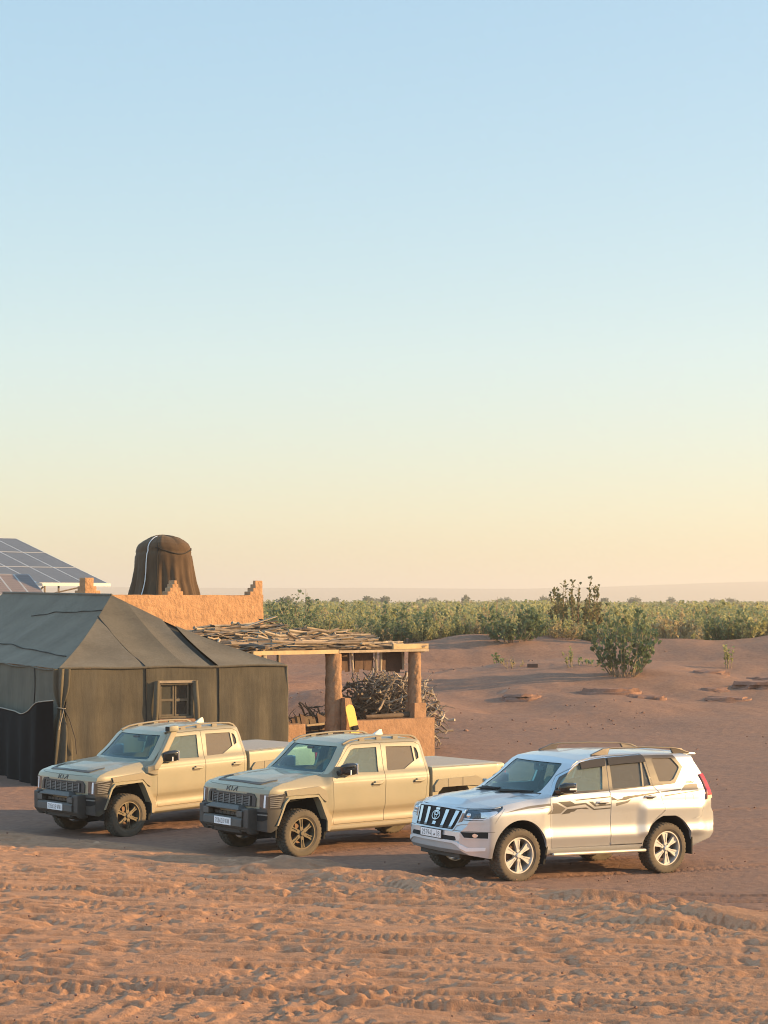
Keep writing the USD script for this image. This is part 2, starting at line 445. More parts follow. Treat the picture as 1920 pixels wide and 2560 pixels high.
def toned_ground(name, stops, bump_d, bump_s):
    """Ground whose colour follows the mesh's own 'tone' (0 loose orange sand .. 1 grey-brown trodden earth)."""
    nodes = {'g': ('geometry', {}), 't': ('attribute', {'attribute': 'tone'}), 'n1': ('noise_texture', {'scale': 0.55, 'detail': 7.0, 'roughness': 0.65}), 'n2': ('noise_texture', {'scale': 7.0, 'detail': 5.0, 'roughness': 0.6}),
             'a': ('math', {'math_type': 'multiply_add', 'value2': 0.55, 'value3': -0.275}), 's': ('math', {'math_type': 'add'}),
             'r': ('rgb_ramp', {'ramp': stops}), 'm2': ('map_range', {'from_min': 0.3, 'from_max': 0.7, 'to_min': 0.82, 'to_max': 1.15}),
             'mx': ('mix_color', {'blend_type': 'multiply', 'fac': 1.0, 'use_clamp': False}), 'bn': ('noise_texture', {'scale': bump_s, 'detail': 6.0, 'roughness': 0.7}),
             'b': ('bump', {'strength': 1.0, 'distance': bump_d}), 'p': ('principled_bsdf', {'roughness': 0.92, 'diffuse_roughness': 0.6, 'specular_ior_level': 0.25})}
    links = [('g.position', 'n1.vector'), ('g.position', 'n2.vector'), ('n1.fac', 'a.value1'), ('t.fac', 's.value1'), ('a.value', 's.value2'), ('s.value', 'r.fac'), ('n2.fac', 'm2.value'), ('r.color', 'mx.a'), ('m2.result', 'mx.b'),
             ('g.position', 'bn.vector'), ('bn.fac', 'b.height'), ('b.normal', 'p.normal'), ('mx.result', 'p.base_color')]
    return usdkit.material(stage, L + name, nodes, links, surface='p.BSDF')


SAND_STOPS = [(0.0, (0.47, 0.262, 0.152)), (0.45, (0.40, 0.222, 0.134)), (0.72, (0.330, 0.188, 0.126)), (1.0, (0.285, 0.170, 0.122))]
SAND = toned_ground('sand', SAND_STOPS, 0.020, 30.0)
PLAIN = ground_material('scrub_soil', (0.30, 0.20, 0.125), (0.38, 0.27, 0.17), 0.05, 0.02, 3.0)


def ground_sheet(name, X, Y, Z, tone, m):
    v, q = sheet(X, Y, Z)
    f = np.vstack([q[:, [0, 1, 2]], q[:, [0, 2, 3]]])
    me = usdkit.mesh(stage, '/World/' + numbered('/World', name), trimesh.Trimesh(v, f, process=False), m, True)
    UsdGeom.PrimvarsAPI(me).CreatePrimvar('tone', Sdf.ValueTypeNames.FloatArray, 'vertex').Set(Vt.FloatArray.FromNumpy(np.asarray(tone, np.float32).ravel()))
    say(me.GetPrim(), kind='structure')
    return me


gx, gy = fan(12.6, 37.2, 620, 600, 0.206, 0.9)
gq, gt = crest_q(gx, gy)
ground_sheet('foreground_sand', gx, gy, base_height(gx, gy) + sand_detail(gx, gy), np.clip(0.90 - 0.80 * sstep(-1.2, 0.5, gq) + 0.14 * sstep(3, 9, gq) + 0.4 * noise2(gx, gy, 2.0, 91, 3) , 0, 1), SAND)
gx, gy = fan(37.12, 99.0, 520, 480, 0.212, 2.5)
ground_sheet('trodden_earth', gx, gy, base_height(gx, gy) + press_tracks(gx, gy, plain_detail(gx, gy), CAR_TRACKS) - 0.004, np.clip(0.95 - 0.22 * sstep(60, 66, gy) + 0.35 * noise2(gx, gy * 2.2, 5.0, 92, 4), 0, 1), SAND)
gx, gy = fan(98.5, 26000.0, 200, 160, 0.5, 10.0)
ground_sheet('scrub_plain', gx, gy, base_height(gx, gy) - 0.02, np.ones_like(gx), PLAIN)
ax = np.concatenate([-np.geomspace(26000, 40, 24), np.linspace(-34, 34, 40), np.geomspace(40, 26000, 24)])
ay = np.concatenate([-np.geomspace(26000, 40, 16), np.linspace(-34, 130, 80), np.geomspace(150, 30000, 20)])
AX, AY = np.meshgrid(ax, ay)
inside = ((np.abs(AX) < 0.19 * AY + 1.5) & (AY > 13) & (AY < 97)) | ((np.abs(AX) < 0.45 * AY) & (AY > 97) & (AY < 24000))
az = base_height(AX, AY) - 0.08
from scipy.ndimage import binary_dilation
az = np.where(binary_dilation(inside, iterations=1), az - 1.2, az)
ground_sheet('desert_ground', AX, AY, az, np.full_like(AX, 0.7), SAND)
# low hills far away, faded by the dust in the air
hx = np.linspace(-2600, 2600, 130)
hy = 4500 + np.linspace(-500, 900, 22)
HX, HY = np.meshgrid(hx, hy)
top = np.interp(hx, [-2600, -900, -640, -300, -60, 120, 330, 560, 820, 1000, 2600], [38, 38, 41, 39, 38, 37, 36, 42, 51, 55, 66])
prof = np.sin(np.clip((np.linspace(0, 1, 22)), 0, 1) * np.pi) ** 0.7
hz = prof[:, None] * (top[None, :] + 7 * noise2(HX, HY, 420.0, 95, 4)) - 0.5
ground_sheet('hills', HX, HY, hz, np.ones_like(HX), PLAIN)
HAZE_TOP = 78.0


def ground_z(x, y):
    return float(base_height(np.array([x]), np.array([y]))[0])


# ----------------------------------------------------------------- vehicles: tools
# A vehicle is modelled in (u, v, z): u metres behind its nose, v towards its left side, z up.


def grid_solid(us, zs, half):
    """The solid between v = -half(u, z) and v = +half(u, z)."""
    nu, nz = len(us), len(zs)
    U, Z = np.meshgrid(us, zs, indexing='ij')
    Wv = half(U, Z)
    a = np.stack([U, Wv, Z], -1).reshape(-1, 3)
    b = np.stack([U, -Wv, Z], -1).reshape(-1, 3)
    ix = np.arange(nu * nz).reshape(nu, nz)
    q = np.stack([ix[:-1, :-1], ix[:-1, 1:], ix[1:, 1:], ix[1:, :-1]], -1).reshape(-1, 4)
    n = nu * nz
    f = [q, q[:, ::-1] + n]
    ring = np.concatenate([ix[:, 0], ix[-1, 1:], ix[-2::-1, -1], ix[0, -2:0:-1]])
    nxt = np.roll(ring, -1)
    f.append(np.stack([ring, nxt, nxt + n, ring + n], -1))
    m = mf(np.vstack([a, b]), np.vstack(f))
    if m.volume() < 0:
        m = mf(np.vstack([a, b]), np.vstack(f)[:, ::-1])
    return m


def rings(poly):
    polys = getattr(poly, 'geoms', [poly])
    out = []
    for p in polys:
        if p.is_empty or p.geom_type != 'Polygon':
            continue
        p = shapely.geometry.polygon.orient(p)
        out.append(np.array(p.exterior.coords)[:-1])
        out += [np.array(h.coords)[:-1] for h in p.interiors]
    return out


def xsec(poly):
    return m3.CrossSection(rings(poly), m3.FillRule.EvenOdd)


def P2(points, r=0.0):
    """A polygon, its corners rounded by r."""
    p = shapely.Polygon(points)
    if not p.is_valid:
        p = p.buffer(0)
    if r:
        p = p.buffer(-r, quad_segs=6).buffer(2 * r, quad_segs=6).buffer(-r, quad_segs=6)
    return p


def side(poly, v0, v1, div=0):
    """A prism whose outline is given in the side view (u, z)."""
    if isinstance(poly, (list, tuple)):
        poly = P2(poly)
    e = m3.Manifold.extrude(xsec(poly), v1 - v0, div)
    return e.transform(np.array([[1, 0, 0, 0], [0, 0, -1, v1], [0, 1, 0, 0]], float))


def front(poly, u0, u1, div=0):
    """A prism whose outline is given in the front view (v, z)."""
    if isinstance(poly, (list, tuple)):
        poly = P2(poly)
    e = m3.Manifold.extrude(xsec(poly), u1 - u0, div)
    return e.transform(np.array([[0, 0, 1, u0], [1, 0, 0, 0], [0, 1, 0, 0]], float))


def plan(poly, z0, z1, div=0):
    if isinstance(poly, (list, tuple)):
        poly = P2(poly)
    return m3.Manifold.extrude(xsec(poly), z1 - z0, div).translate((0, 0, z0))


def both(m):
    return m + m.mirror((0, 1, 0))


def flip(m):
    return m.mirror((0, 1, 0))


def out(m):
    """From (u, v, z) to the vehicle's right-handed axes."""
    return m.mirror((0, 1, 0))


def letters(text, height, width=None, bold=False, depth=0.003):
    m = meshkit.text_mesh(text, height, depth, bold)
    v = np.array(m.vertices)
    v[:, 0] -= (v[:, 0].min() + v[:, 0].max()) / 2
    v[:, 1] -= (v[:, 1].min() + v[:, 1].max()) / 2
    if width:
        v[:, 0] *= width / np.ptp(v[:, 0])
    return v, np.array(m.faces)


def on_front(vf, u, v, z, lean=0.0):
    """Lettering on a surface that faces forward, read from in front."""
    p = vf[0]
    return np.stack([u - p[:, 2] + p[:, 1] * lean, -(v + p[:, 0]), z + p[:, 1]], -1), vf[1]


def stroke(points, w):
    return shapely.LineString(points).buffer(w / 2, cap_style='flat', join_style='mitre')


class Body:
    """Solids that follow a vehicle's skin at a depth d below it."""

    def __init__(self, outline, half, us, zs, warp, divisions=40):
        self.outline, self.half, self.us, self.zs, self.warp, self.div, self.made = outline, half, us, zs, warp, divisions, {}

    def solid(self, d=0.0, du=None):
        key = (d, du)
        if key not in self.made:
            g = grid_solid(self.us, self.zs, lambda U, Z: np.maximum(self.half(U, Z) - d, 0.02))
            p = self.outline.buffer(-d) if d else self.outline
            p = p.segmentize(0.05)
            e = side(p, -1.15, 1.15, self.div).warp_batch(self.warp)
            self.made[key] = g ^ e
        return self.made[key]

    def skin(self, prism, d0, d1):
        """The layer between depths d0 (outer, may be negative) and d1 inside the prism."""
        return (self.solid(d0) ^ prism) - self.solid(d1)


def lerp_rows(zs_key, ws_key):
    zk, wk = np.array(zs_key), np.array(ws_key)
    from scipy.interpolate import PchipInterpolator
    f = PchipInterpolator(zk, wk)
    return lambda z: f(np.clip(z, zk[0], zk[-1]))


def tyre_mesh(R, width, rim_r, seg=110, lug=0.013, pitch=40):
    """A tyre round the v axis: sidewalls bulge, tread blocks stand proud."""
    h = width / 2
    prof = [(-h * 0.80, rim_r - 0.012), (-h * 0.86, rim_r + 0.004), (-h * 0.95, rim_r + 0.03), (-h * 0.955, rim_r + 0.034), (-h * 0.985, rim_r + 0.036), (-h * 1.0, rim_r + (R - rim_r) * 0.5), (-h * 0.99, R - 0.045), (-h * 0.95, R - 0.022), (-h * 0.88, R - 0.009)]
    tread = np.linspace(-h * 0.80, h * 0.80, 15)
    prof += [(t, R - 0.004 - 0.006 * (t / h) ** 2) for t in tread]
    prof += [(-a, b) for a, b in prof[8::-1]]
    prof = np.array(prof)
    n = len(prof)
    ang = np.arange(seg * 2) / (seg * 2) * 2 * np.pi
    V = []
    k = np.arange(n)
    for i, a in enumerate(ang):
        r = prof[:, 1].copy()
        t = prof[:, 0] / h
        on = (np.abs(t) < 0.97) & (prof[:, 1] > R - 0.03)
        row = np.floor((t + 1) * 2.5)
        ph = (a / (2 * np.pi) * pitch + 0.5 * row + 0.35 * np.abs(t)) % 1.0
        gap = (ph < 0.30) | ((np.abs((t * 2.5) % 1.0 - 0.5) > 0.40) & (np.abs(t) < 0.85))
        r = np.where(on & gap, r - lug, r)
        V.append(np.stack([r * np.cos(a), prof[:, 0], r * np.sin(a)], -1))
    V = np.vstack(V)
    m = len(ang)
    F = []
    for i in range(m):
        j = (i + 1) % m
        for q in range(n):
            q2 = (q + 1) % n
            F.append([i * n + q, j * n + q, j * n + q2, i * n + q2])
    F = np.array(F)
    t = trimesh.Trimesh(V, np.vstack([F[:, [0, 1, 2]], F[:, [0, 2, 3]]]), process=False)
    if t.volume < 0:
        t.invert()
    c = t.triangles_center
    on = np.hypot(c[:, 0], c[:, 2]) > R - 0.030
    return t.submesh([np.nonzero(~on)[0], np.nonzero(on)[0]], append=False, repair=False)


def lathe(profile, seg=48):
    """Profile of (v, radius) turned round the v axis into a closed solid ring or disc."""
    pr = np.array(profile, float)
    n = len(pr)
    ang = np.arange(seg) / seg * 2 * np.pi
    V = np.vstack([np.stack([pr[:, 1] * np.cos(a), pr[:, 0], pr[:, 1] * np.sin(a)], -1) for a in ang])
    F = []
    for i in range(seg):
        j = (i + 1) % seg
        for q in range(n):
            q2 = (q + 1) % n
            F.append([i * n + q, j * n + q, j * n + q2, i * n + q2])
    F = np.array(F)
    t = trimesh.Trimesh(V, np.vstack([F[:, [0, 1, 2]], F[:, [0, 2, 3]]]), process=False)
    if t.volume < 0:
        t.invert()
    return t


def spokes(kind, R, face):
    """The spokes of a wheel, outer face at v = face, as one solid."""
    ms = []
    for k in range(6):
        if kind == 'wide':      # broad flared blades
            p = P2([(0.045, -0.026), (0.10, -0.024), (R - 0.004, -0.058), (R - 0.004, 0.058), (0.10, 0.024), (0.045, 0.026)], 0.006)
            s = side(p, face - 0.045, face)
            dish = side(P2([(0.085, -0.010), (R - 0.03, -0.022), (R - 0.03, 0.022), (0.085, 0.010)], 0.006), face - 0.006, face + 0.01)
            s = s - dish
        else:                   # double-bar spokes
            p = P2([(0.04, -0.034), (R * 0.62, -0.026), (R - 0.002, -0.040), (R - 0.002, 0.040), (R * 0.62, 0.026), (0.04, 0.034)], 0.004)
            s = side(p, face - 0.04, face) - side(P2([(R * 0.45, -0.009), (R - 0.012, -0.014), (R - 0.012, 0.014), (R * 0.45, 0.009)], 0.003), face - 0.010, face + 0.01)
        ms.append(s.rotate((0, 60.0 * k + 30, 0)))
    return m3.Manifold.batch_boolean(ms, m3.OpType.Add)


def add_wheel(parent, u, v, z, R, width, rim_r, kind, mats, steer=0.0, spin=0.0):
    """One wheel: tyre, rim barrel, spokes, hub cap, nuts, brake disc. v > 0 is the left side."""
    w = group_part(parent, 'wheel', (u, -v, z), steer)
    s = 1.0 if v > 0 else -1.0
    face = width * 0.36

    def put(name, mesh, mat, smooth=35):
        vv, ff, _ = meshkit.arrays(mesh)
        vv = vv.copy()
        c, sn = math.cos(spin), math.sin(spin)
        vv[:, 0], vv[:, 2] = vv[:, 0] * c - vv[:, 2] * sn, vv[:, 0] * sn + vv[:, 2] * c
        vv[:, 1] *= -s          # the outer face looks away from the vehicle
        if s > 0:
            ff = ff[:, ::-1]
        part(w, name, trimesh.Trimesh(vv, ff, process=False), mat, smooth)
    wall, tread = tyre_mesh(R, width, rim_r)
    put('tyre', wall, mats['tyre'])
    put('tread', tread, mats['tread'])
    h = width / 2
    put('rim', lathe([(-h * 0.82, rim_r - 0.018), (-h * 0.82, rim_r + 0.004), (h * 0.80, rim_r + 0.006), (h * 0.86, rim_r + 0.002), (h * 0.86, rim_r - 0.014), (h * 0.66, rim_r - 0.022), (0, rim_r - 0.034)]), mats['rim_lip'])
    put('rim_face', spokes(kind, rim_r - 0.012, face), mats['spoke'])
    put('hub_cap', lathe([(face - 0.05, 0.001), (face - 0.05, 0.074), (face - 0.008, 0.070), (face - 0.004, 0.044), (face + 0.012, 0.040), (face + 0.018, 0.032), (face + 0.018, 0.001)], 28), mats['hub'])
    nuts = []
    for k in range(6):
        a = math.radians(60 * k)
        nuts.append(m3.Manifold.cylinder(0.02, 0.0095, 0.008, 6).rotate((-90, 0, 0)).translate((0.057 * math.cos(a), face - 0.012, 0.057 * math.sin(a))))
    put('nut_ring', m3.Manifold.batch_boolean(nuts, m3.OpType.Add), mats['nut'], False)
    put('brake_disc', lathe([(-0.03, 0.001), (-0.03, 0.165), (-0.005, 0.165), (-0.005, 0.001)], 36), mats['brake'])
    put('brake_caliper', side(P2([(0.07, -0.07), (0.175, -0.10), (0.185, 0.10), (0.07, 0.07)], 0.01), -0.055, 0.03), mats['caliper'])
    return w


def seat(cx, cv, z0, w=0.50):
    """A car seat as one solid: cushion, backrest, headrest on posts."""
    a = rbox(cx - 0.26, cx + 0.25, cv - w / 2, cv + w / 2, z0, z0 + 0.16, 0.05)
    b = rbox(-0.06, 0.08, -w / 2, w / 2, 0, 0.60, 0.05).rotate((0, 14, 0)).translate((cx + 0.25, cv, z0 + 0.08))
    h = rbox(-0.05, 0.05, -0.13, 0.13, 0, 0.19, 0.045).rotate((0, 8, 0)).translate((cx + 0.43, cv, z0 + 0.70))
    p = cbox(cx + 0.41, cx + 0.43, cv - 0.06, cv - 0.045, z0 + 0.6, z0 + 0.75) + cbox(cx + 0.41, cx + 0.43, cv + 0.045, cv + 0.06, z0 + 0.6, z0 + 0.75)
    return a + b + h + p


def steering_wheel(u, v, z):
    t = m3.Manifold.revolve(m3.CrossSection.circle(0.016, 10).translate((0.18, 0)), 28)
    t = t + cbox(-0.18, 0.18, -0.02, 0.02, -0.01, 0.01) + cbox(-0.02, 0.02, -0.18, 0.0, -0.01, 0.01) + m3.Manifold.cylinder(0.03, 0.07, 0.06, 16).translate((0, 0, -0.02))
    return t.rotate((0, 0, 90)).rotate((0, -62, 0)).translate((u, v, z))


def number_plate(parent, u, v, z, w, h, text, mats, lean=0.0, extra=None, frame=None, text_w=None, text_h=None):
    g = part(parent, 'number_plate', out(rbox(u - 0.012, u + 0.006, v - w / 2, v + w / 2, z - h / 2, z + h / 2, 0.004)), mats['plate'], 30)
    m = MB()
    for t, dv, tw, bold in text:
        m.add(*on_front(letters(t, text_h or h * 0.58, tw, bold, 0.0015), u - 0.0115, v + dv, z, lean))
    if extra:
        for e in extra:
            m.mesh(out(e))
    part(parent, 'plate_lettering', m.get(), mats['ink'])
    if frame:
        f = front(P2([(v - w / 2 - frame, z - h / 2 - frame), (v + w / 2 + frame, z - h / 2 - frame), (v + w / 2 + frame, z + h / 2 + frame), (v - w / 2 - frame, z + h / 2 + frame)], 0.008), u - 0.006, u + 0.012)
        part(parent, 'plate_holder', out(f), mats['black_plastic'])


# ----------------------------------------------------------------- the two sand-coloured pickups
M = {}
M['sand_paint'] = mat_plain('sand_paint', (0.270, 0.256, 0.180), 0.30, coat=0.6, dust=(0.36, 0.285, 0.19), dust_amount=0.38, dust_scale=1.7, low=0.75)
M['sand_paint_rough'] = mat_plain('sand_paint_rough', (0.24, 0.22, 0.165), 0.55, dust=(0.34, 0.275, 0.185), dust_amount=0.55, dust_scale=3.0)
M['black_plastic'] = mat_plain('black_plastic', (0.030, 0.031, 0.033), 0.55, dust=(0.30, 0.24, 0.17), dust_amount=0.16, dust_scale=4.0)
M['grey_plastic'] = mat_plain('grey_plastic', (0.060, 0.063, 0.066), 0.55, dust=(0.30, 0.25, 0.18), dust_amount=0.22, dust_scale=4.0)
M['gloss_black'] = mat_plain('gloss_black', (0.012, 0.012, 0.013), 0.08, coat=0.6)
M['soft_black'] = mat_plain('soft_black', (0.008, 0.008, 0.008), 0.9)
M['dark_trim'] = mat_plain('dark_trim', (0.045, 0.042, 0.038), 0.45, dust=(0.36, 0.29, 0.20), dust_amount=0.40, dust_scale=5.0)
M['cabin'] = mat_plain('cabin', (0.075, 0.085, 0.088), 0.8)
M['seat_cloth'] = mat_plain('seat_cloth', (0.28, 0.26, 0.23), 0.85)
M['tyre_dusty'] = mat_plain('tyre_dusty', (0.050, 0.044, 0.036), 0.85, dust=(0.30, 0.235, 0.155), dust_amount=0.42, dust_scale=3.5)
M['tread_rubber'] = mat_plain('tread_rubber', (0.040, 0.036, 0.031), 0.85, dust=(0.26, 0.20, 0.135), dust_amount=0.30, dust_scale=5.0)
M['tyre_clean'] = mat_plain('tyre_clean', (0.035, 0.032, 0.028), 0.8, dust=(0.34, 0.26, 0.18), dust_amount=0.34, dust_scale=5.0)
M['dark_alloy'] = mat_plain('dark_alloy', (0.045, 0.042, 0.036), 0.35, metallic=0.4, dust=(0.42, 0.32, 0.2), dust_amount=0.42, dust_scale=9.0)
M['bronze_alloy'] = mat_plain('bronze_alloy', (0.10, 0.088, 0.066), 0.35, metallic=0.5, dust=(0.32, 0.25, 0.16), dust_amount=0.28, dust_scale=9.0)
M['cut_alloy'] = mat_plain('cut_alloy', (0.40, 0.36, 0.30), 0.35, metallic=0.7, dust=(0.42, 0.32, 0.2), dust_amount=0.45, dust_scale=9.0)
M['silver_alloy'] = mat_plain('silver_alloy', (0.66, 0.66, 0.66), 0.30, metallic=0.75, dust=(0.42, 0.33, 0.22), dust_amount=0.22, dust_scale=9.0)
M['rusty_disc'] = mat_plain('rusty_disc', (0.16, 0.10, 0.07), 0.5, metallic=0.5, vary=0.3)
M['iron'] = mat_plain('iron', (0.05, 0.045, 0.04), 0.7, vary=0.3)
M['plate_white'] = mat_plain('plate_white', (0.78, 0.79, 0.80), 0.35)
M['ink'] = mat_plain('ink', (0.02, 0.02, 0.022), 0.5)
M['lamp_silver'] = mat_plain('lamp_silver', (0.80, 0.81, 0.83), 0.18, metallic=0.9)
M['lamp_white'] = mat_plain('lamp_white', (0.80, 0.81, 0.83), 0.25)
M['lamp_grey'] = mat_plain('lamp_grey', (0.26, 0.25, 0.24), 0.3)
M['lens'] = mat_glass('lens', (0.96, 0.97, 0.98))
M['wind_glass'] = mat_glass('wind_glass', (0.74, 0.90, 0.90), ior=1.55, haze=0.025, haze_color=(0.30, 0.46, 0.46))  # faint teal diffuse film stands in for reflected sky
M['side_glass'] = mat_glass('side_glass', (0.66, 0.76, 0.75), haze=0.22, haze_color=(0.36, 0.42, 0.40))  # teal-grey film: dust plus sky reflection put into one diffuse colour
M['dark_glass'] = mat_glass('dark_glass', (0.55, 0.60, 0.60), haze=0.10)
M['dusty_glass'] = mat_glass('dusty_glass', (0.50, 0.52, 0.52), haze=0.34, haze_color=(0.40, 0.34, 0.27))
M['amber'] = mat_plain('amber', (0.62, 0.20, 0.03), 0.25)
M['chrome'] = mat_plain('chrome', (0.82, 0.83, 0.84), 0.12, metallic=1.0)
M['bed_cover'] = mat_plain('bed_cover', (0.36, 0.33, 0.29), 0.6, dust=(0.48, 0.40, 0.30), dust_amount=0.5)

_t_low = lerp_rows([0.30, 0.37, 0.44, 0.52, 0.60, 0.67, 0.71, 0.85, 1.05, 1.165, 1.195, 1.24, 1.27],
                   [0.80, 0.880, 0.912, 0.918, 0.905, 0.915, 0.938, 0.946, 0.945, 0.940, 0.928, 0.915, 0.902])
_t_hood = lerp_rows([0.30, 0.50, 0.80, 1.05, 1.115, 1.14, 1.20, 1.245, 1.275, 1.30, 1.33],
                    [0.86, 0.925, 0.935, 0.935, 0.925, 0.912, 0.870, 0.830, 0.790, 0.74, 0.64])
_t_cab = lerp_rows([1.24, 1.275, 1.30, 1.50, 1.70, 1.755, 1.785, 1.81, 1.835, 1.86],
                   [0.915, 0.897, 0.880, 0.815, 0.752, 0.728, 0.700, 0.655, 0.58, 0.48])
_t_bed = lerp_rows([0.44, 0.52, 0.60, 0.67, 0.71, 0.85, 1.05, 1.20, 1.275, 1.30, 1.315], [0.90, 0.915, 0.905, 0.915, 0.936, 0.944, 0.942, 0.935, 0.928, 0.918, 0.895])


def truck_half(U, Z):
    lower = np.where(Z < 1.255, _t_low(Z), _t_cab(Z))
    k = sstep(1.36, 1.56, U)
    w = _t_hood(Z) * (1 - k) + lower * k
    w = w * (1 - 0.09 * (1 - sstep(0.05, 0.46, U)) ** 1.3 - 0.07 * (1 - sstep(0.0, 0.26, U)))
    w = w - 0.055 * sstep(3.50, 3.68, U) * sstep(1.25, 1.6, Z)
    return w


def truck_warp(p):
    u, v, z = p[:, 0], p[:, 1], p[:, 2]
    a = np.abs(v) / 0.92
    bow = 0.10 * (1 - sstep(0.1, 0.9, u)) * a ** 2.2 + 0.17 * np.exp(-((u - 1.62) / 0.36) ** 2) * sstep(1.2, 1.32, z) * a ** 2
    bow = bow - 0.03 * sstep(3.3, 3.7, u) * a ** 2
    crown = 0.035 * sstep(1.0, 1.2, z) * (1 - sstep(1.25, 1.32, z)) * a ** 2 + 0.045 * sstep(1.6, 1.8, z) * a ** 2
    bulge = -0.014 * (1 - sstep(0.44, 0.52, np.abs(v))) * sstep(1.1, 1.2, z) * (1 - sstep(1.30, 1.34, z)) * sstep(0.25, 0.45, u)
    return np.stack([u + bow, v, z - crown - bulge], -1)


TRUCK_OUTLINE = P2([(0.17, 0.40), (0.155, 0.62), (0.150, 0.85), (0.165, 1.06), (0.195, 1.135), (0.27, 1.185), (0.50, 1.235), (0.90, 1.275), (1.36, 1.305), (1.40, 1.305),
                    (1.62, 1.52), (1.83, 1.725), (1.94, 1.785), (2.20, 1.825), (2.70, 1.852), (3.10, 1.850), (3.42, 1.828), (3.60, 1.785), (3.655, 1.60), (3.675, 1.36), (3.655, 1.22), (3.640, 0.95), (3.62, 0.40)], 0.02)
FRONT_ARCH = [(0.411, 0.20), (0.411, 0.551), (0.563, 0.890), (0.640, 0.955), (1.208, 0.966), (1.262, 0.888), (1.407, 0.555), (1.407, 0.20)]
TRUCK_WINDOWS = {
    'front': P2([(1.690, 1.315), (2.035, 1.665), (2.110, 1.690), (2.596, 1.695), (2.545, 1.285)], 0.012),
    'rear': P2([(2.740, 1.300), (2.797, 1.695), (3.369, 1.680), (3.375, 1.432), (3.115, 1.305)], 0.012),
    'quarter': P2([(3.405, 1.672), (3.462, 1.632), (3.485, 1.560), (3.480, 1.475), (3.408, 1.440)], 0.010),
}
DOOR_FRONT = [(1.566, 0.490), (1.545, 1.245), (1.585, 1.300), (1.660, 1.385), (1.985, 1.700), (2.080, 1.748), (2.690, 1.758), (2.657, 1.247), (2.622, 0.490)]
DOOR_REAR = [(2.632, 0.490), (2.667, 1.247), (2.700, 1.758), (3.430, 1.742), (3.535, 1.690), (3.580, 1.590), (3.590, 1.360), (3.570, 1.100), (3.530, 0.80), (3.490, 0.490)]


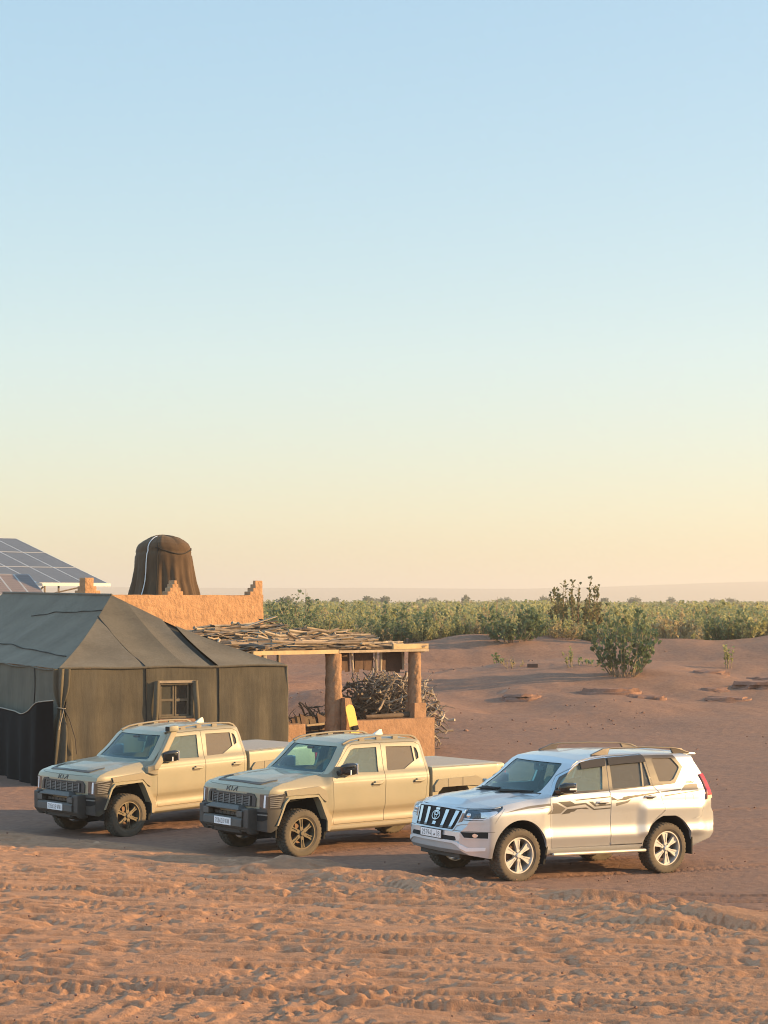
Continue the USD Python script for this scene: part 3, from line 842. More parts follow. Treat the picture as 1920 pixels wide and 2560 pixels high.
def make_truck(name, label, loc, rz, tilt, group, plate_text, snorkel):
    t = thing(name, label, 'pickup truck', loc, rz, group, tilt)
    paint = M['sand_paint']
    B = TRUCK_BODY
    # body shell, hollow where the cabin is
    if not TRUCK_CACHE:
        shell = B.solid(0.0)
        cab = B.solid(0.055) ^ side(P2([(1.50, 0.55), (1.50, 1.30), (1.90, 1.80), (3.56, 1.82), (3.60, 0.55)]), -1, 1)
        arch = both(side(P2(FRONT_ARCH), 0.46, 1.2))
        wells = both(side(P2([(0.38, 0.2), (0.38, 0.6), (0.55, 0.92), (1.25, 0.97), (1.42, 0.6), (1.42, 0.2)]), 0.46, 0.90))
        shell = shell - cab - arch - wells
        openings = [both(side(p, 0.5, 1.2)) for p in TRUCK_WINDOWS.values()]
        screen = front(P2([(-0.735, 1.322), (-0.60, 1.722), (0.60, 1.722), (0.735, 1.322)], 0.03), 1.2, 2.3)
        back = front(P2([(-0.62, 1.37), (-0.56, 1.68), (0.56, 1.68), (0.62, 1.37)], 0.03), 3.3, 3.9)
        for o in openings + [screen, back]:
            shell = shell - o
        cut = {}
        for nm, o in (('front', DOOR_FRONT), ('rear', DOOR_REAR)):
            pr = side(P2(o, 0.012), 0.5, 1.2)
            cut[nm] = shell ^ pr
        gaps = [both(side(P2(o, 0.012).buffer(0.0065), 0.5, 1.2)) for o in (DOOR_FRONT, DOOR_REAR)]
        hood_plan = P2([(0.10, -0.70), (0.45, -0.775), (1.33, -0.775), (1.55, -0.72), (1.42, 0.0), (1.55, 0.72), (1.33, 0.775), (0.45, 0.775), (0.10, 0.70)], 0.02)
        hp = plan(hood_plan, 1.135, 1.36)
        hood = shell ^ hp
        body = shell - plan(hood_plan.buffer(0.006), 1.130, 1.36)
        for g in gaps:
            body = body - g
        body = body - cbox(-0.1, 0.43, -1.2, 1.2, 0.2, 0.60)
        arch_lip = side(P2([(0.385, 0.55), (0.540, 0.905), (0.625, 0.985), (1.215, 0.997), (1.30, 0.905), (1.50, 0.575), (1.455, 0.40), (1.405, 0.40), (1.405, 0.56), (1.260, 0.885), (1.206, 0.962), (0.642, 0.952), (0.568, 0.888), (0.415, 0.551)]), 0.80, 0.972)
        lip_soft = side(P2([(0.36, 0.5), (0.52, 0.93), (0.62, 1.01), (1.23, 1.02), (1.34, 0.92), (1.54, 0.57), (1.48, 0.38), (1.39, 0.38), (1.39, 0.55), (1.25, 0.88), (1.2, 0.955), (0.65, 0.945), (0.58, 0.885), (0.43, 0.551)]), 0.80, 0.956)
        garnish = m3.Manifold.batch_hull([side(P2([(0.60, 1.005), (0.575, 1.090), (1.24, 1.125), (1.385, 1.05), (1.425, 0.93), (1.40, 0.86), (1.31, 0.92), (1.24, 1.005)], 0.01), 0.90, 0.928), side(P2([(0.63, 1.015), (0.62, 1.070), (1.23, 1.105), (1.355, 1.035), (1.39, 0.925), (1.31, 0.945), (1.24, 1.02)], 0.01), 0.90, 0.962)])
        garnish = side(P2([(0.60, 1.008), (0.575, 1.092), (1.24, 1.127), (1.385, 1.05), (1.428, 0.925), (1.405, 0.86), (1.31, 0.925), (1.235, 1.008)], 0.008), 0.88, 0.957)
        glass = {k: B.skin(side(p.buffer(0.004), 0.5, 1.2), 0.016, 0.021) for k, p in TRUCK_WINDOWS.items()}
        screen_g = B.skin(front(P2([(-0.742, 1.315), (-0.605, 1.728), (0.605, 1.728), (0.742, 1.315)], 0.03), 1.2, 2.3), 0.008, 0.014)
        back_g = B.skin(front(P2([(-0.63, 1.36), (-0.57, 1.69), (0.57, 1.69), (0.63, 1.36)], 0.03), 3.3, 3.9), 0.012, 0.018)
        frit = B.skin(front(P2([(-0.75, 1.31), (-0.612, 1.735), (0.612, 1.735), (0.75, 1.31)], 0.03).difference(P2([(-0.690, 1.355), (-0.565, 1.700), (0.565, 1.700), (0.690, 1.355)], 0.03)), 1.2, 2.3), 0.0155, 0.019)
        belt = B.skin(side(P2([(1.660, 1.262), (1.660, 1.285), (2.60, 1.283), (3.10, 1.290), (3.40, 1.42), (3.505, 1.46), (3.51, 1.58), (3.475, 1.655), (3.40, 1.71), (2.11, 1.722), (2.02, 1.700), (1.66, 1.335), (1.60, 1.29)]).difference(shapely.union_all([p.buffer(-0.004) for p in TRUCK_WINDOWS.values()])), 0.6, 1.2), 0.002, 0.012)
        belt = belt - side(P2([(2.657, 1.2), (2.667, 1.2), (2.703, 1.8), (2.693, 1.8)]), 0.5, 1.2)
        TRUCK_CACHE.update(body=body + both(arch_lip.simplify(0.0005)), garnish=garnish, cut=cut, hood=hood, glass=glass, screen=screen_g, back=back_g, frit=frit, belt=belt, lip=lip_soft)
    C = TRUCK_CACHE
    put = lambda nm, m, mt, sm=28, parent=t, label=None: part(parent, nm, out(m), mt, sm, label)
    put('body', C['body'], paint)
    put('bonnet', C['hood'], paint)
    for s in (1, -1):
        side_of = (lambda m: m) if s == 1 else flip
        for nm in ('front', 'rear'):
            d = put('door', side_of(C['cut'][nm]), paint)
            hu, hz = (2.463, 1.105) if nm == 'front' else (3.378, 1.105)
            cup = side(P2([(hu - 0.115, hz - 0.045), (hu - 0.115, hz + 0.02), (hu - 0.05, hz + 0.04), (hu + 0.06, hz + 0.04), (hu + 0.06, hz - 0.045)], 0.015), 0.935, 0.9475)
            grip = rbox(hu - 0.10, hu + 0.115, 0.948, 0.975, hz - 0.016, hz + 0.016, 0.012) + rbox(hu - 0.05, hu + 0.13, 0.935, 0.970, hz + 0.004, hz + 0.042, 0.008)
            put('door_handle', side_of(grip), paint, 30, d)
            put('handle_recess', side_of(cup), M['dark_trim'], 30, d)
            put('window_pane', side_of(C['glass'][nm]), (M['side_glass'] if nm == 'front' else M['dusty_glass']) if s == 1 else M['wind_glass'], 28, d)
        put('quarter_pane', side_of(C['glass']['quarter']), M['dark_glass'])
        put('window_surround', side_of(C['belt']), M['dark_trim'])
        put('fender_garnish', side_of(C['garnish']), M['sand_paint_rough'], 28)
    put('windscreen', C['screen'], M['wind_glass'])
    put('windscreen_border', C['frit'], M['soft_black'])
    put('rear_window', C['back'], M['dark_glass'])
    # load bed with its cover
    bed = TRUCK_BED.solid(0.0)
    arch_r = both(side(P2(FRONT_ARCH).buffer(0.001), 0.5, 1.2)).translate((3.27, 0, 0))
    bed = bed - arch_r - both(side(P2([(3.66, 0.2), (3.66, 0.75), (3.80, 0.94), (4.60, 0.94), (4.72, 0.6), (4.72, 0.2)]), 0.5, 0.9))
    bed = bed - cbox(3.75, 5.33, -0.80, 0.80, 1.285, 1.5)
    put('load_bed', bed, paint)
    g1 = side(P2([(3.725, 0.90), (3.725, 1.005), (3.815, 1.100), (4.70, 1.117), (4.86, 1.04), (4.90, 0.93), (4.55, 0.965), (3.90, 0.965), (3.83, 0.90)], 0.008), 0.90, 0.972)
    for us in (4.02, 4.36):
        g1 = g1 - cbox(us - 0.006, us + 0.006, 0.966, 1.0, 0.8, 1.2)
    for s in (1, -1):
        put('bed_garnish', g1 if s == 1 else flip(g1), M['sand_paint_rough'])
    put('bed_cover', rbox(3.76, 5.32, -0.795, 0.795, 1.287, 1.318, 0.008), M['bed_cover'])
    put('tailgate', rbox(5.395, 5.425, -0.78, 0.78, 0.74, 1.295, 0.02), paint)
    put('rear_bumper', rbox(5.22, 5.45, -0.88, 0.88, 0.52, 0.70, 0.04), M['black_plastic'])
    for s in (1, -1):
        tl = rbox(5.33, 5.420, 0.79, 0.935, 0.86, 1.24, 0.015)
        put('tail_lamp', tl if s == 1 else flip(tl), M['red_lens'])
    # front: bumper, grille, lamps
    bump = m3.Manifold.batch_hull([front(P2([(-0.62, 0.47), (-0.62, 0.80), (0.62, 0.80), (0.62, 0.47)], 0.03), 0.055, 0.10), front(P2([(-0.60, 0.49), (-0.60, 0.78), (0.60, 0.78), (0.60, 0.49)], 0.03), 0.035, 0.10)])
    wing = B.solid(-0.024) ^ side(P2([(0.0, 0.515), (0.0, 0.815), (0.50, 0.808), (0.405, 0.55), (0.405, 0.50), (0.30, 0.44)], 0.012), -1.2, 1.2)
    wing = wing - B.solid(0.06) - cbox(-0.1, 0.6, -0.60, 0.60, 0.3, 1.0)
    core = cbox(0.08, 0.40, -0.66, 0.66, 0.44, 0.80)
    post = both(m3.Manifold.batch_hull([rbox(0.015, 0.20, 0.545, 0.685, 0.50, 0.815, 0.02), rbox(0.10, 0.25, 0.53, 0.68, 0.40, 0.50, 0.02)]))
    opening = cbox(-0.2, 0.16, -0.40, 0.40, 0.665, 0.775)
    put('front_bumper', (bump + core + wing + post) - opening, M['black_plastic'], 25)
    shelf = m3.Manifold.batch_hull([rbox(-0.015, 0.16, -0.46, 0.46, 0.775, 0.800, 0.01), rbox(0.05, 0.18, -0.38, 0.38, 0.80, 0.850, 0.012)])
    put('bumper_shelf', shelf, M['grey_plastic'], 25)
    beam = m3.Manifold.batch_hull([rbox(-0.012, 0.10, -0.53, 0.53, 0.515, 0.640, 0.012), rbox(0.02, 0.10, -0.53, 0.53, 0.640, 0.665, 0.008)])
    put('bumper_beam', beam, M['grey_plastic'], 25)
    for s in (1, -1):
        blk = rbox(-0.006, 0.10, 0.39, 0.54, 0.672, 0.772, 0.008)
        put('bumper_block', blk if s == 1 else flip(blk), M['grey_plastic'], 25)
        slot = B.skin(side(P2([(0.06, 0.62), (0.06, 0.77), (0.235, 0.765), (0.23, 0.66), (0.20, 0.62)], 0.01), 0.70, 1.2), -0.030, 0.0)
        put('bumper_vent', slot if s == 1 else flip(slot), M['soft_black'], 25)
        lampbar = B.skin(side(P2([(0.10, 0.715), (0.10, 0.735), (0.225, 0.732), (0.225, 0.712)]), 0.72, 1.2), -0.036, 0.0)
        put('fog_lamp', lampbar if s == 1 else flip(lampbar), M['grille_grey'], 25)
        hook = rbox(0.06, 0.16, 0.36, 0.40, 0.415, 0.455, 0.012)
        put('tow_hook', hook if s == 1 else flip(hook), M['iron'], 25)
    rad = MB()
    for k in range(7):
        rad.mesh(out(cbox(0.120, 0.150, -0.40 + 0.8 * (k + 0.5) / 7 - 0.05, -0.40 + 0.8 * (k + 0.5) / 7 + 0.05, 0.672, 0.72)))
    part(t, 'lower_grille', rad.get(), M['grey_plastic'])
    skid = m3.Manifold.batch_hull([rbox(0.08, 0.16, -0.42, 0.42, 0.40, 0.455, 0.01), rbox(0.42, 0.60, -0.36, 0.36, 0.30, 0.34, 0.01)])
    put('skid_plate', skid, M['iron'], 25)
    gpoly = P2([(-0.66, 0.838), (-0.66, 0.975), (-0.60, 1.040), (-0.46, 1.050), (-0.43, 1.028), (0.43, 1.028), (0.46, 1.050), (0.60, 1.040), (0.66, 0.975), (0.66, 0.838)], 0.012)
    surround = B.skin(front(gpoly.difference(P2([(-0.585, 0.850), (-0.575, 1.005), (0.575, 1.005), (0.585, 0.850)], 0.01)), 0.0, 0.45), -0.022, 0.02)
    put('grille_surround', surround, M['black_plastic'], 25)
    put('grille_back', B.skin(front(P2([(-0.59, 0.845), (-0.59, 1.01), (0.59, 1.01), (0.59, 0.845)]), 0.0, 0.45), -0.002, 0.02), M['soft_black'], 25)
    for k in range(7):
        vv = -0.51 + 1.02 * k / 6
        put('grille_bar', B.skin(front(P2([(vv - 0.011, 0.845), (vv - 0.011, 1.005), (vv + 0.011, 1.005), (vv + 0.011, 0.845)]), 0.0, 0.45), -0.020, 0.0), M['grille_grey'], 25)
    sl = MB()
    for r in range(6):
        z = 0.862 + 0.0255 * r
        for k in range(6):
            v0 = -0.51 + 1.02 * k / 6
            for a in ((v0 + 0.022, v0 + 0.148),):
                sl.mesh(out(B.skin(front(P2([(a[0], z), (a[0], z + 0.009), (a[1], z + 0.009), (a[1], z)]), 0.0, 0.45), -0.010, 0.0)))
    part(t, 'grille_slats', sl.get(), M['grille_grey'], kind='stuff')
    lampbox_f = front(P2([(0.735, 0.812), (0.730, 1.040), (1.2, 1.06), (1.2, 0.80)], 0.006), 0.0, 0.9) ^ side(P2([(0.05, 0.813), (0.05, 1.045), (0.30, 1.062), (0.555, 1.088), (0.600, 1.060), (0.585, 0.985), (0.480, 0.806)], 0.012), 0.5, 1.3)
    for s in (1, -1):
        so = (lambda m: m) if s == 1 else flip
        housing = (B.solid(-0.006) ^ lampbox_f) - B.solid(0.05)
        h = put('headlamp', so(housing), M['lamp_dark'], 25)
        drl = (B.solid(-0.010) ^ (lampbox_f ^ side(P2([(0.0, 0.825), (0.0, 1.030), (0.262, 1.030), (0.310, 1.030), (0.300, 0.835)]), 0.5, 1.3) ^ front(P2([(0.825, 0.825), (0.825, 1.03), (0.862, 1.03), (0.862, 0.825)]), 0.0, 0.9))) - B.solid(-0.003)
        put('running_light', so(drl), M['lamp_white'], 25, h)
        top = (B.solid(-0.009) ^ (lampbox_f ^ side(P2([(0.24, 1.018), (0.24, 1.034), (0.52, 1.056), (0.52, 1.040)]), 0.5, 1.3) ^ front(P2([(0.82, 1.0), (0.82, 1.08), (1.2, 1.08), (1.2, 1.0)]), 0.0, 0.9))) - B.solid(-0.003)
        put('lamp_rib', so(top), M['lamp_grey'], 25, h)
        for k in range(6):
            z = 0.835 + 0.030 * k
            rib = (B.solid(-0.009) ^ (lampbox_f ^ side(P2([(0.28, z), (0.28, z + 0.010), (0.475 + 0.012 * k, z + 0.016), (0.475 + 0.012 * k, z + 0.006)]), 0.5, 1.3) ^ front(P2([(0.87, 0.8), (0.87, 1.08), (1.2, 1.08), (1.2, 0.8)]), 0.0, 0.9))) - B.solid(-0.003)
            if not rib.is_empty():
                put('lamp_rib', so(rib), M['lamp_grey'], 25, h)
    # maker's letters on the nose: strokes
    w = 0.014
    K = [[(-0.165, -0.034), (-0.165, 0.034)], [(-0.160, -0.014), (-0.082, 0.034)], [(-0.128, 0.004), (-0.078, -0.034)], [(-0.030, -0.034), (-0.030, 0.034)], [(0.018, -0.034), (0.100, 0.034)], [(0.104, 0.034), (0.104, -0.034)]]
    sh = shapely.union_all([stroke(q, w) for q in K])
    logo = B.skin(front(shapely.affinity.translate(sh, 0.05, 1.090), 0.0, 0.6), -0.008, 0.0)
    put('nose_lettering', logo, M['badge_dark'], 25)
    # dark trim across the front of the bonnet
    trim = P2([(0.300, -0.52), (0.335, -0.60), (0.60, -0.660), (0.66, -0.610), (0.43, -0.565), (0.375, -0.49), (0.345, -0.36), (0.335, 0.0), (0.345, 0.36), (0.375, 0.49), (0.43, 0.565), (0.66, 0.610), (0.60, 0.660), (0.335, 0.60), (0.300, 0.52), (0.285, 0.36), (0.275, 0.0), (0.285, -0.36)], 0.006)
    put('bonnet_trim', B.skin(plan(trim, 1.10, 1.4), -0.012, 0.01), M['grey_plastic'], 25)
    # sills, flaps, underbody
    for s in (1, -1):
        so = (lambda m: m) if s == 1 else flip
        sill = m3.Manifold.batch_hull([rbox(1.45, 3.60, 0.83, 0.930, 0.395, 0.470, 0.02), rbox(1.50, 3.55, 0.80, 0.87, 0.365, 0.40, 0.01)])
        put('sill', so(sill), M['sand_paint_rough'], 30)
        put('mud_flap', so(m3.Manifold.batch_hull([cbox(1.345, 1.375, 0.66, 0.935, 0.27, 0.30), cbox(1.40, 1.43, 0.66, 0.940, 0.60, 0.62)])), M['soft_black'], False)
        put('arch_liner', so(side(P2([(0.40, 0.35), (0.40, 0.62), (0.55, 0.93), (1.25, 0.985), (1.43, 0.60), (1.43, 0.35), (1.40, 0.35), (1.40, 0.59), (1.235, 0.955), (0.57, 0.90), (0.43, 0.61), (0.43, 0.35)]), 0.46, 0.905)), M['soft_black'], 28)
        for shift in (0.0, 3.27):
            put('well_panel', so(side(P2([(0.36, 0.3), (0.36, 0.62), (0.54, 0.93), (1.26, 0.98), (1.44, 0.6), (1.44, 0.3)]), 0.455, 0.475).translate((shift, 0, 0))), M['soft_black'], False)
        # mirror
        fold = 0.10 if s == 1 else 0.30
        mv = lambda m, so=so, fold=fold: so(m.translate((fold, -0.02 if fold < 0.2 else -0.05, 0)))
        mir = m3.Manifold.batch_hull([rbox(1.62, 1.87, 0.955, 1.075, 1.275, 1.475, 0.05), rbox(1.56, 1.64, 0.965, 1.05, 1.295, 1.45, 0.03)])
        mi = put('door_mirror', mv(mir), M['gloss_black'], 35)
        put('mirror_arm', so(m3.Manifold.batch_hull([rbox(1.66, 1.74, 0.86, 0.90, 1.275, 1.345, 0.015), rbox(1.66, 1.74, 0.965, 1.00, 1.285, 1.345, 0.015)])), M['gloss_black'], 35, mi)
        put('mirror_edge', mv(rbox(1.845, 1.878, 0.962, 1.078, 1.285, 1.465, 0.014)), M['lamp_silver'], 35, mi)
        put('mirror_lamp', mv(rbox(1.705, 1.730, 1.062, 1.082, 1.285, 1.365, 0.006)), M['lamp_white'], 35, mi)
        # roof rail
        pts = [(1.95, 0.668, 1.765), (2.10, 0.660, 1.818), (2.30, 0.655, 1.843), (2.75, 0.650, 1.866), (3.15, 0.648, 1.864), (3.43, 0.648, 1.845), (3.52, 0.652, 1.812), (3.57, 0.655, 1.765)]
        sec = [rbox(-0.02, 0.02, -0.020, 0.020, -0.014, 0.014, 0.008).translate(q) for q in pts]
        rail = m3.Manifold.batch_boolean([m3.Manifold.batch_hull([sec[i], sec[i + 1]]) for i in range(len(sec) - 1)], m3.OpType.Add)
        for uu in (2.35, 2.72, 3.08):
            rail = rail + rbox(uu - 0.06, uu + 0.06, 0.640, 0.675, 1.76, 1.855, 0.01)
        put('roof_rail', so(rail), M['rail_grey'], 30)
        put('frame_rail', so(cbox(0.45, 5.2, 0.34, 0.46, 0.43, 0.56)), M['soft_black'], False)
        put('lower_arm', so(m3.Manifold.batch_hull([cbox(0.85, 1.05, 0.30, 0.35, 0.34, 0.42), cbox(0.90, 0.97, 0.70, 0.74, 0.28, 0.33)])), M['iron'], False)
    put('under_tray', cbox(0.45, 3.55, -0.60, 0.60, 0.40, 0.46), M['soft_black'], False)
    put('gearbox', rbox(1.3, 2.2, -0.22, 0.22, 0.30, 0.45, 0.05), M['iron'], False)
    put('rear_axle', m3.Manifold.cylinder(1.36, 0.05, 0.05, 14).rotate((90, 0, 0)).translate((4.20, 0.68, 0.40)) + m3.Manifold.sphere(0.16, 16).translate((4.20, 0, 0.40)), M['iron'], 30)
    put('shark_fin', m3.Manifold.batch_hull([rbox(3.16, 3.34, -0.035, 0.035, 1.83, 1.85, 0.008), rbox(3.29, 3.34, -0.006, 0.006, 1.85, 1.925, 0.005)]), M['fin_white'], 30)
    # cabin
    put('dashboard', m3.Manifold.batch_hull([rbox(1.53, 1.90, -0.74, 0.74, 1.05, 1.24, 0.05), rbox(1.55, 1.75, -0.74, 0.74, 0.65, 0.80, 0.04)]), M['cabin'], 30)
    for v in (0.38, -0.38):
        put('front_seat', seat(2.22, v, 0.74), M['seat_cloth'], 35)
    put('rear_seat', rbox(2.85, 3.30, -0.66, 0.66, 0.74, 0.90, 0.05) + rbox(3.32, 3.48, -0.66, 0.66, 0.80, 1.40, 0.05) + both(rbox(3.38, 3.48, 0.25, 0.50, 1.42, 1.58, 0.04)), M['seat_cloth'], 35)
    put('steering_wheel', steering_wheel(1.93, 0.38, 1.16), M['cabin'], 35)
    put('rear_mirror', rbox(1.90, 1.93, -0.11, 0.11, 1.585, 1.655, 0.012) + rbox(1.78, 1.90, -0.085, 0.085, 1.655, 1.70, 0.012), M['cabin'], 30)
    put('floor', cbox(1.55, 3.58, -0.80, 0.80, 0.555, 0.60), M['cabin'], False)
    # wheels
    wm = dict(tyre=M['tyre_dusty'], tread=M['tread_rubber'], rim_lip=M['dark_alloy'], spoke=M['bronze_alloy'], hub=M['bronze_alloy'], nut=M['iron'], brake=M['rusty_disc'], caliper=M['iron'])
    for (u, v, sp) in ((0.93, 0.81, 0.10), (0.93, -0.81, 0.6), (4.20, 0.81, 0.3), (4.20, -0.81, 0.9)):
        add_wheel(t, u, v, 0.388, 0.392, 0.265, 0.250, 'double', wm, 0.0, sp)
    pm = dict(plate=M['plate_white'], ink=M['ink'], black_plastic=M['black_plastic'])
    number_plate(t, -0.016, 0.035, 0.585, 0.46, 0.120, [(plate_text, 0.0, 0.39, False)], pm, text_h=0.075)
    if snorkel:
        path = [(1.40, 0.90, 1.18), (1.50, 0.965, 1.20), (1.60, 0.955, 1.31), (1.80, 0.885, 1.53), (1.97, 0.815, 1.71), (2.03, 0.80, 1.80)]
        sec = [rbox(-0.055, 0.055, -0.045, 0.045, -0.05, 0.05, 0.02).translate(q) for q in path]
        sn = m3.Manifold.batch_boolean([m3.Manifold.batch_hull([sec[i], sec[i + 1]]) for i in range(len(sec) - 1)], m3.OpType.Add)
        base = m3.Manifold.batch_hull([rbox(1.33, 1.52, 0.86, 0.965, 1.10, 1.22, 0.02), rbox(1.46, 1.56, 0.90, 0.985, 1.06, 1.20, 0.02)])
        k = put('snorkel', sn + base, M['sand_paint_rough'], 30)
        hd = m3.Manifold.batch_hull([rbox(1.94, 2.10, 0.735, 0.885, 1.79, 1.90, 0.02), rbox(1.90, 1.94, 0.75, 0.87, 1.80, 1.89, 0.01)])
        put('snorkel_head', hd, M['sand_paint'], 30, k)
        put('snorkel_mouth', rbox(1.885, 1.897, 0.757, 0.863, 1.806, 1.884, 0.004), M['soft_black'], 30, k)
    return t


M['red_lens'] = mat_plain('red_lens', (0.55, 0.012, 0.02), 0.12, coat=0.6)
M['grille_grey'] = mat_plain('grille_grey', (0.17, 0.175, 0.175), 0.45, dust=(0.30, 0.25, 0.18), dust_amount=0.2)
M['lamp_dark'] = mat_plain('lamp_dark', (0.045, 0.043, 0.042), 0.15, coat=0.5, dust=(0.30, 0.25, 0.18), dust_amount=0.10)
M['badge_dark'] = mat_plain('badge_dark', (0.07, 0.07, 0.068), 0.35, metallic=0.3)
M['rail_grey'] = mat_plain('rail_grey', (0.17, 0.155, 0.125), 0.5, dust=(0.34, 0.28, 0.20), dust_amount=0.5)
M['fin_white'] = mat_plain('fin_white', (0.66, 0.62, 0.54), 0.35)
TRUCK_CACHE = {}
TRUCK_BODY = Body(TRUCK_OUTLINE, truck_half, np.linspace(-0.05, 3.78, 150), np.concatenate([np.linspace(0.28, 1.05, 26), np.linspace(1.07, 1.90, 50)]), truck_warp)
TRUCK_BED = Body(P2([(3.70, 0.50), (3.690, 0.95), (3.700, 1.315), (5.36, 1.315), (5.40, 1.29), (5.41, 0.80), (5.36, 0.52)], 0.012), lambda U, Z: _t_bed(Z) - 0.03 * sstep(5.2, 5.42, U), np.linspace(3.66, 5.46, 60), np.linspace(0.46, 1.33, 44), lambda p: p, 4)


# ----------------------------------------------------------------- the silver off-road wagon
M['silver_paint'] = usdkit.material(stage, L + 'silver_paint', {
    'tc': ('texture_coordinate', {}), 'fl': ('noise_texture', {'scale': 900.0, 'detail': 1.0}), 'fr': ('map_range', {'to_min': 0.92, 'to_max': 1.06}),
    'hv': ('hsv', {'color': (0.55, 0.562, 0.58)}), 'dn': ('noise_texture', {'scale': 2.2, 'detail': 6.0}), 'dm': ('map_range', {'from_min': 0.4, 'from_max': 0.8, 'to_min': 0.03, 'to_max': 0.20}),
    'dx': ('mix_color', {'b': (0.46, 0.38, 0.28)}), 'p': ('principled_bsdf', {'metallic': 0.62, 'roughness': 0.32, 'coat_weight': 0.7, 'coat_roughness': 0.05})},
    [('tc.object', 'fl.vector'), ('fl.fac', 'fr.value'), ('fr.result', 'hv.value'), ('tc.object', 'dn.vector'), ('dn.fac', 'dm.value'), ('dm.result', 'dx.fac'), ('hv.color', 'dx.a'), ('dx.result', 'p.base_color')], surface='p.BSDF')
M['decal_grey'] = mat_plain('decal_grey', (0.15, 0.138, 0.122), 0.4)
M['decal_dark'] = mat_plain('decal_dark', (0.065, 0.06, 0.056), 0.4)
M['decal_amber'] = mat_plain('decal_amber', (0.55, 0.30, 0.12), 0.45)
M['visor'] = mat_glass('visor', (0.10, 0.095, 0.09), haze=0.30, haze_color=(0.16, 0.14, 0.12))
M['step_alloy'] = mat_plain('step_alloy', (0.55, 0.53, 0.50), 0.35, metallic=0.6, dust=(0.42, 0.34, 0.24), dust_amount=0.4)
M['step_rubber'] = mat_plain('step_rubber', (0.10, 0.095, 0.085), 0.7, dust=(0.36, 0.29, 0.2), dust_amount=0.5)
M['pale_lens'] = mat_plain('pale_lens', (0.62, 0.52, 0.40), 0.2)
M['rail_dark'] = mat_plain('rail_dark', (0.10, 0.085, 0.075), 0.35, metallic=0.3)

_s_low = lerp_rows([0.30, 0.38, 0.44, 0.50, 0.56, 0.62, 0.68, 0.78, 0.95, 1.08, 1.18, 1.26, 1.29],
                   [0.80, 0.875, 0.905, 0.918, 0.932, 0.944, 0.936, 0.922, 0.928, 0.935, 0.925, 0.900, 0.880])
_s_cab = lerp_rows([1.24, 1.29, 1.50, 1.70, 1.755, 1.785, 1.81, 1.83, 1.85], [0.908, 0.880, 0.812, 0.738, 0.712, 0.680, 0.625, 0.55, 0.45])
_s_hood = lerp_rows([0.30, 0.45, 0.60, 0.85, 1.00, 1.06, 1.12, 1.17, 1.21, 1.24, 1.27], [0.84, 0.90, 0.930, 0.935, 0.932, 0.920, 0.890, 0.845, 0.79, 0.72, 0.62])


def suv_half(U, Z):
    lower = np.where(Z < 1.265, _s_low(Z), _s_cab(Z))
    k = sstep(1.15, 1.50, U)
    hz = Z + 0.075 * (1 - sstep(0.25, 0.95, U))          # the bonnet edge drops towards the nose
    w = _s_hood(hz) * (1 - k) + lower * k
    low = 1 - sstep(0.98, 1.12, Z)
    w = w + 0.026 * low * sstep(0.30, 0.42, U) * (1 - sstep(1.33, 1.50, U))
    w = w + 0.034 * low * sstep(3.08, 3.29, U) * (1 - sstep(4.30, 4.55, U)) * sstep(0.55, 0.66, Z)
    nose = 1 - sstep(0.0, 0.62, U)
    w = w * (1 - 0.30 * nose ** 3.2 - 0.06 * nose)
    tail = sstep(4.25, 4.80, U)
    w = w * (1 - 0.10 * tail ** 2) - 0.05 * sstep(3.9, 4.6, U) * sstep(1.3, 1.7, Z)
    return w


def suv_warp(p):
    u, v, z = p[:, 0], p[:, 1], p[:, 2]
    a = np.abs(v) / 0.92
    bow = 0.12 * (1 - sstep(0.1, 1.0, u)) * a ** 2 + 0.30 * np.exp(-((u - 1.5) / 0.46) ** 2) * sstep(1.17, 1.28, z) * a ** 2.2
    bow = bow - 0.09 * sstep(4.1, 4.8, u) * a ** 2
    hood = sstep(1.0, 1.1, z + 0.06 * (1 - sstep(0.2, 0.8, u))) * (1 - sstep(1.27, 1.33, z)) * (1 - sstep(1.15, 1.4, u))
    vr = 0.30 + 0.12 * sstep(0.2, 1.2, u)
    ridge = 0.030 * (1 - sstep(vr, vr + 0.09, np.abs(v))) - 0.014 * (1 - sstep(0.10, 0.19, np.abs(v))) * sstep(0.45, 0.75, u)
    crown = 0.055 * hood * a ** 2 - hood * ridge * sstep(0.22, 0.42, u) + 0.05 * sstep(1.55, 1.78, z) * a ** 2
    return np.stack([u + bow, v, z - crown], -1)


SUV_OUTLINE = P2([(0.30, 0.36), (0.10, 0.40), (0.025, 0.46), (0.005, 0.60), (0.015, 0.72), (0.06, 0.80), (0.115, 0.95), (0.140, 1.035), (0.20, 1.075), (0.42, 1.130), (0.75, 1.180), (1.10, 1.222), (1.20, 1.232),
                  (1.24, 1.235), (1.55, 1.455), (1.90, 1.690), (2.05, 1.748), (2.35, 1.795), (2.80, 1.832), (3.30, 1.842), (3.80, 1.835), (4.30, 1.812), (4.40, 1.795), (4.44, 1.70), (4.56, 1.50), (4.665, 1.30), (4.70, 1.15), (4.71, 0.98), (4.775, 0.90), (4.790, 0.80), (4.770, 0.60), (4.70, 0.52), (4.35, 0.44), (4.2, 0.36)], 0.012)
SUV_ARCH_F = shapely.union_all([shapely.Point(0.925, 0.42).buffer(0.480, quad_segs=20), shapely.box(0.445, 0.1, 1.405, 0.42)])
SUV_ARCH_R = shapely.union_all([shapely.Point(3.715, 0.42).buffer(0.480, quad_segs=20).intersection(shapely.box(2, 0.1, 5, 0.885)), shapely.box(3.235, 0.1, 4.195, 0.42)])
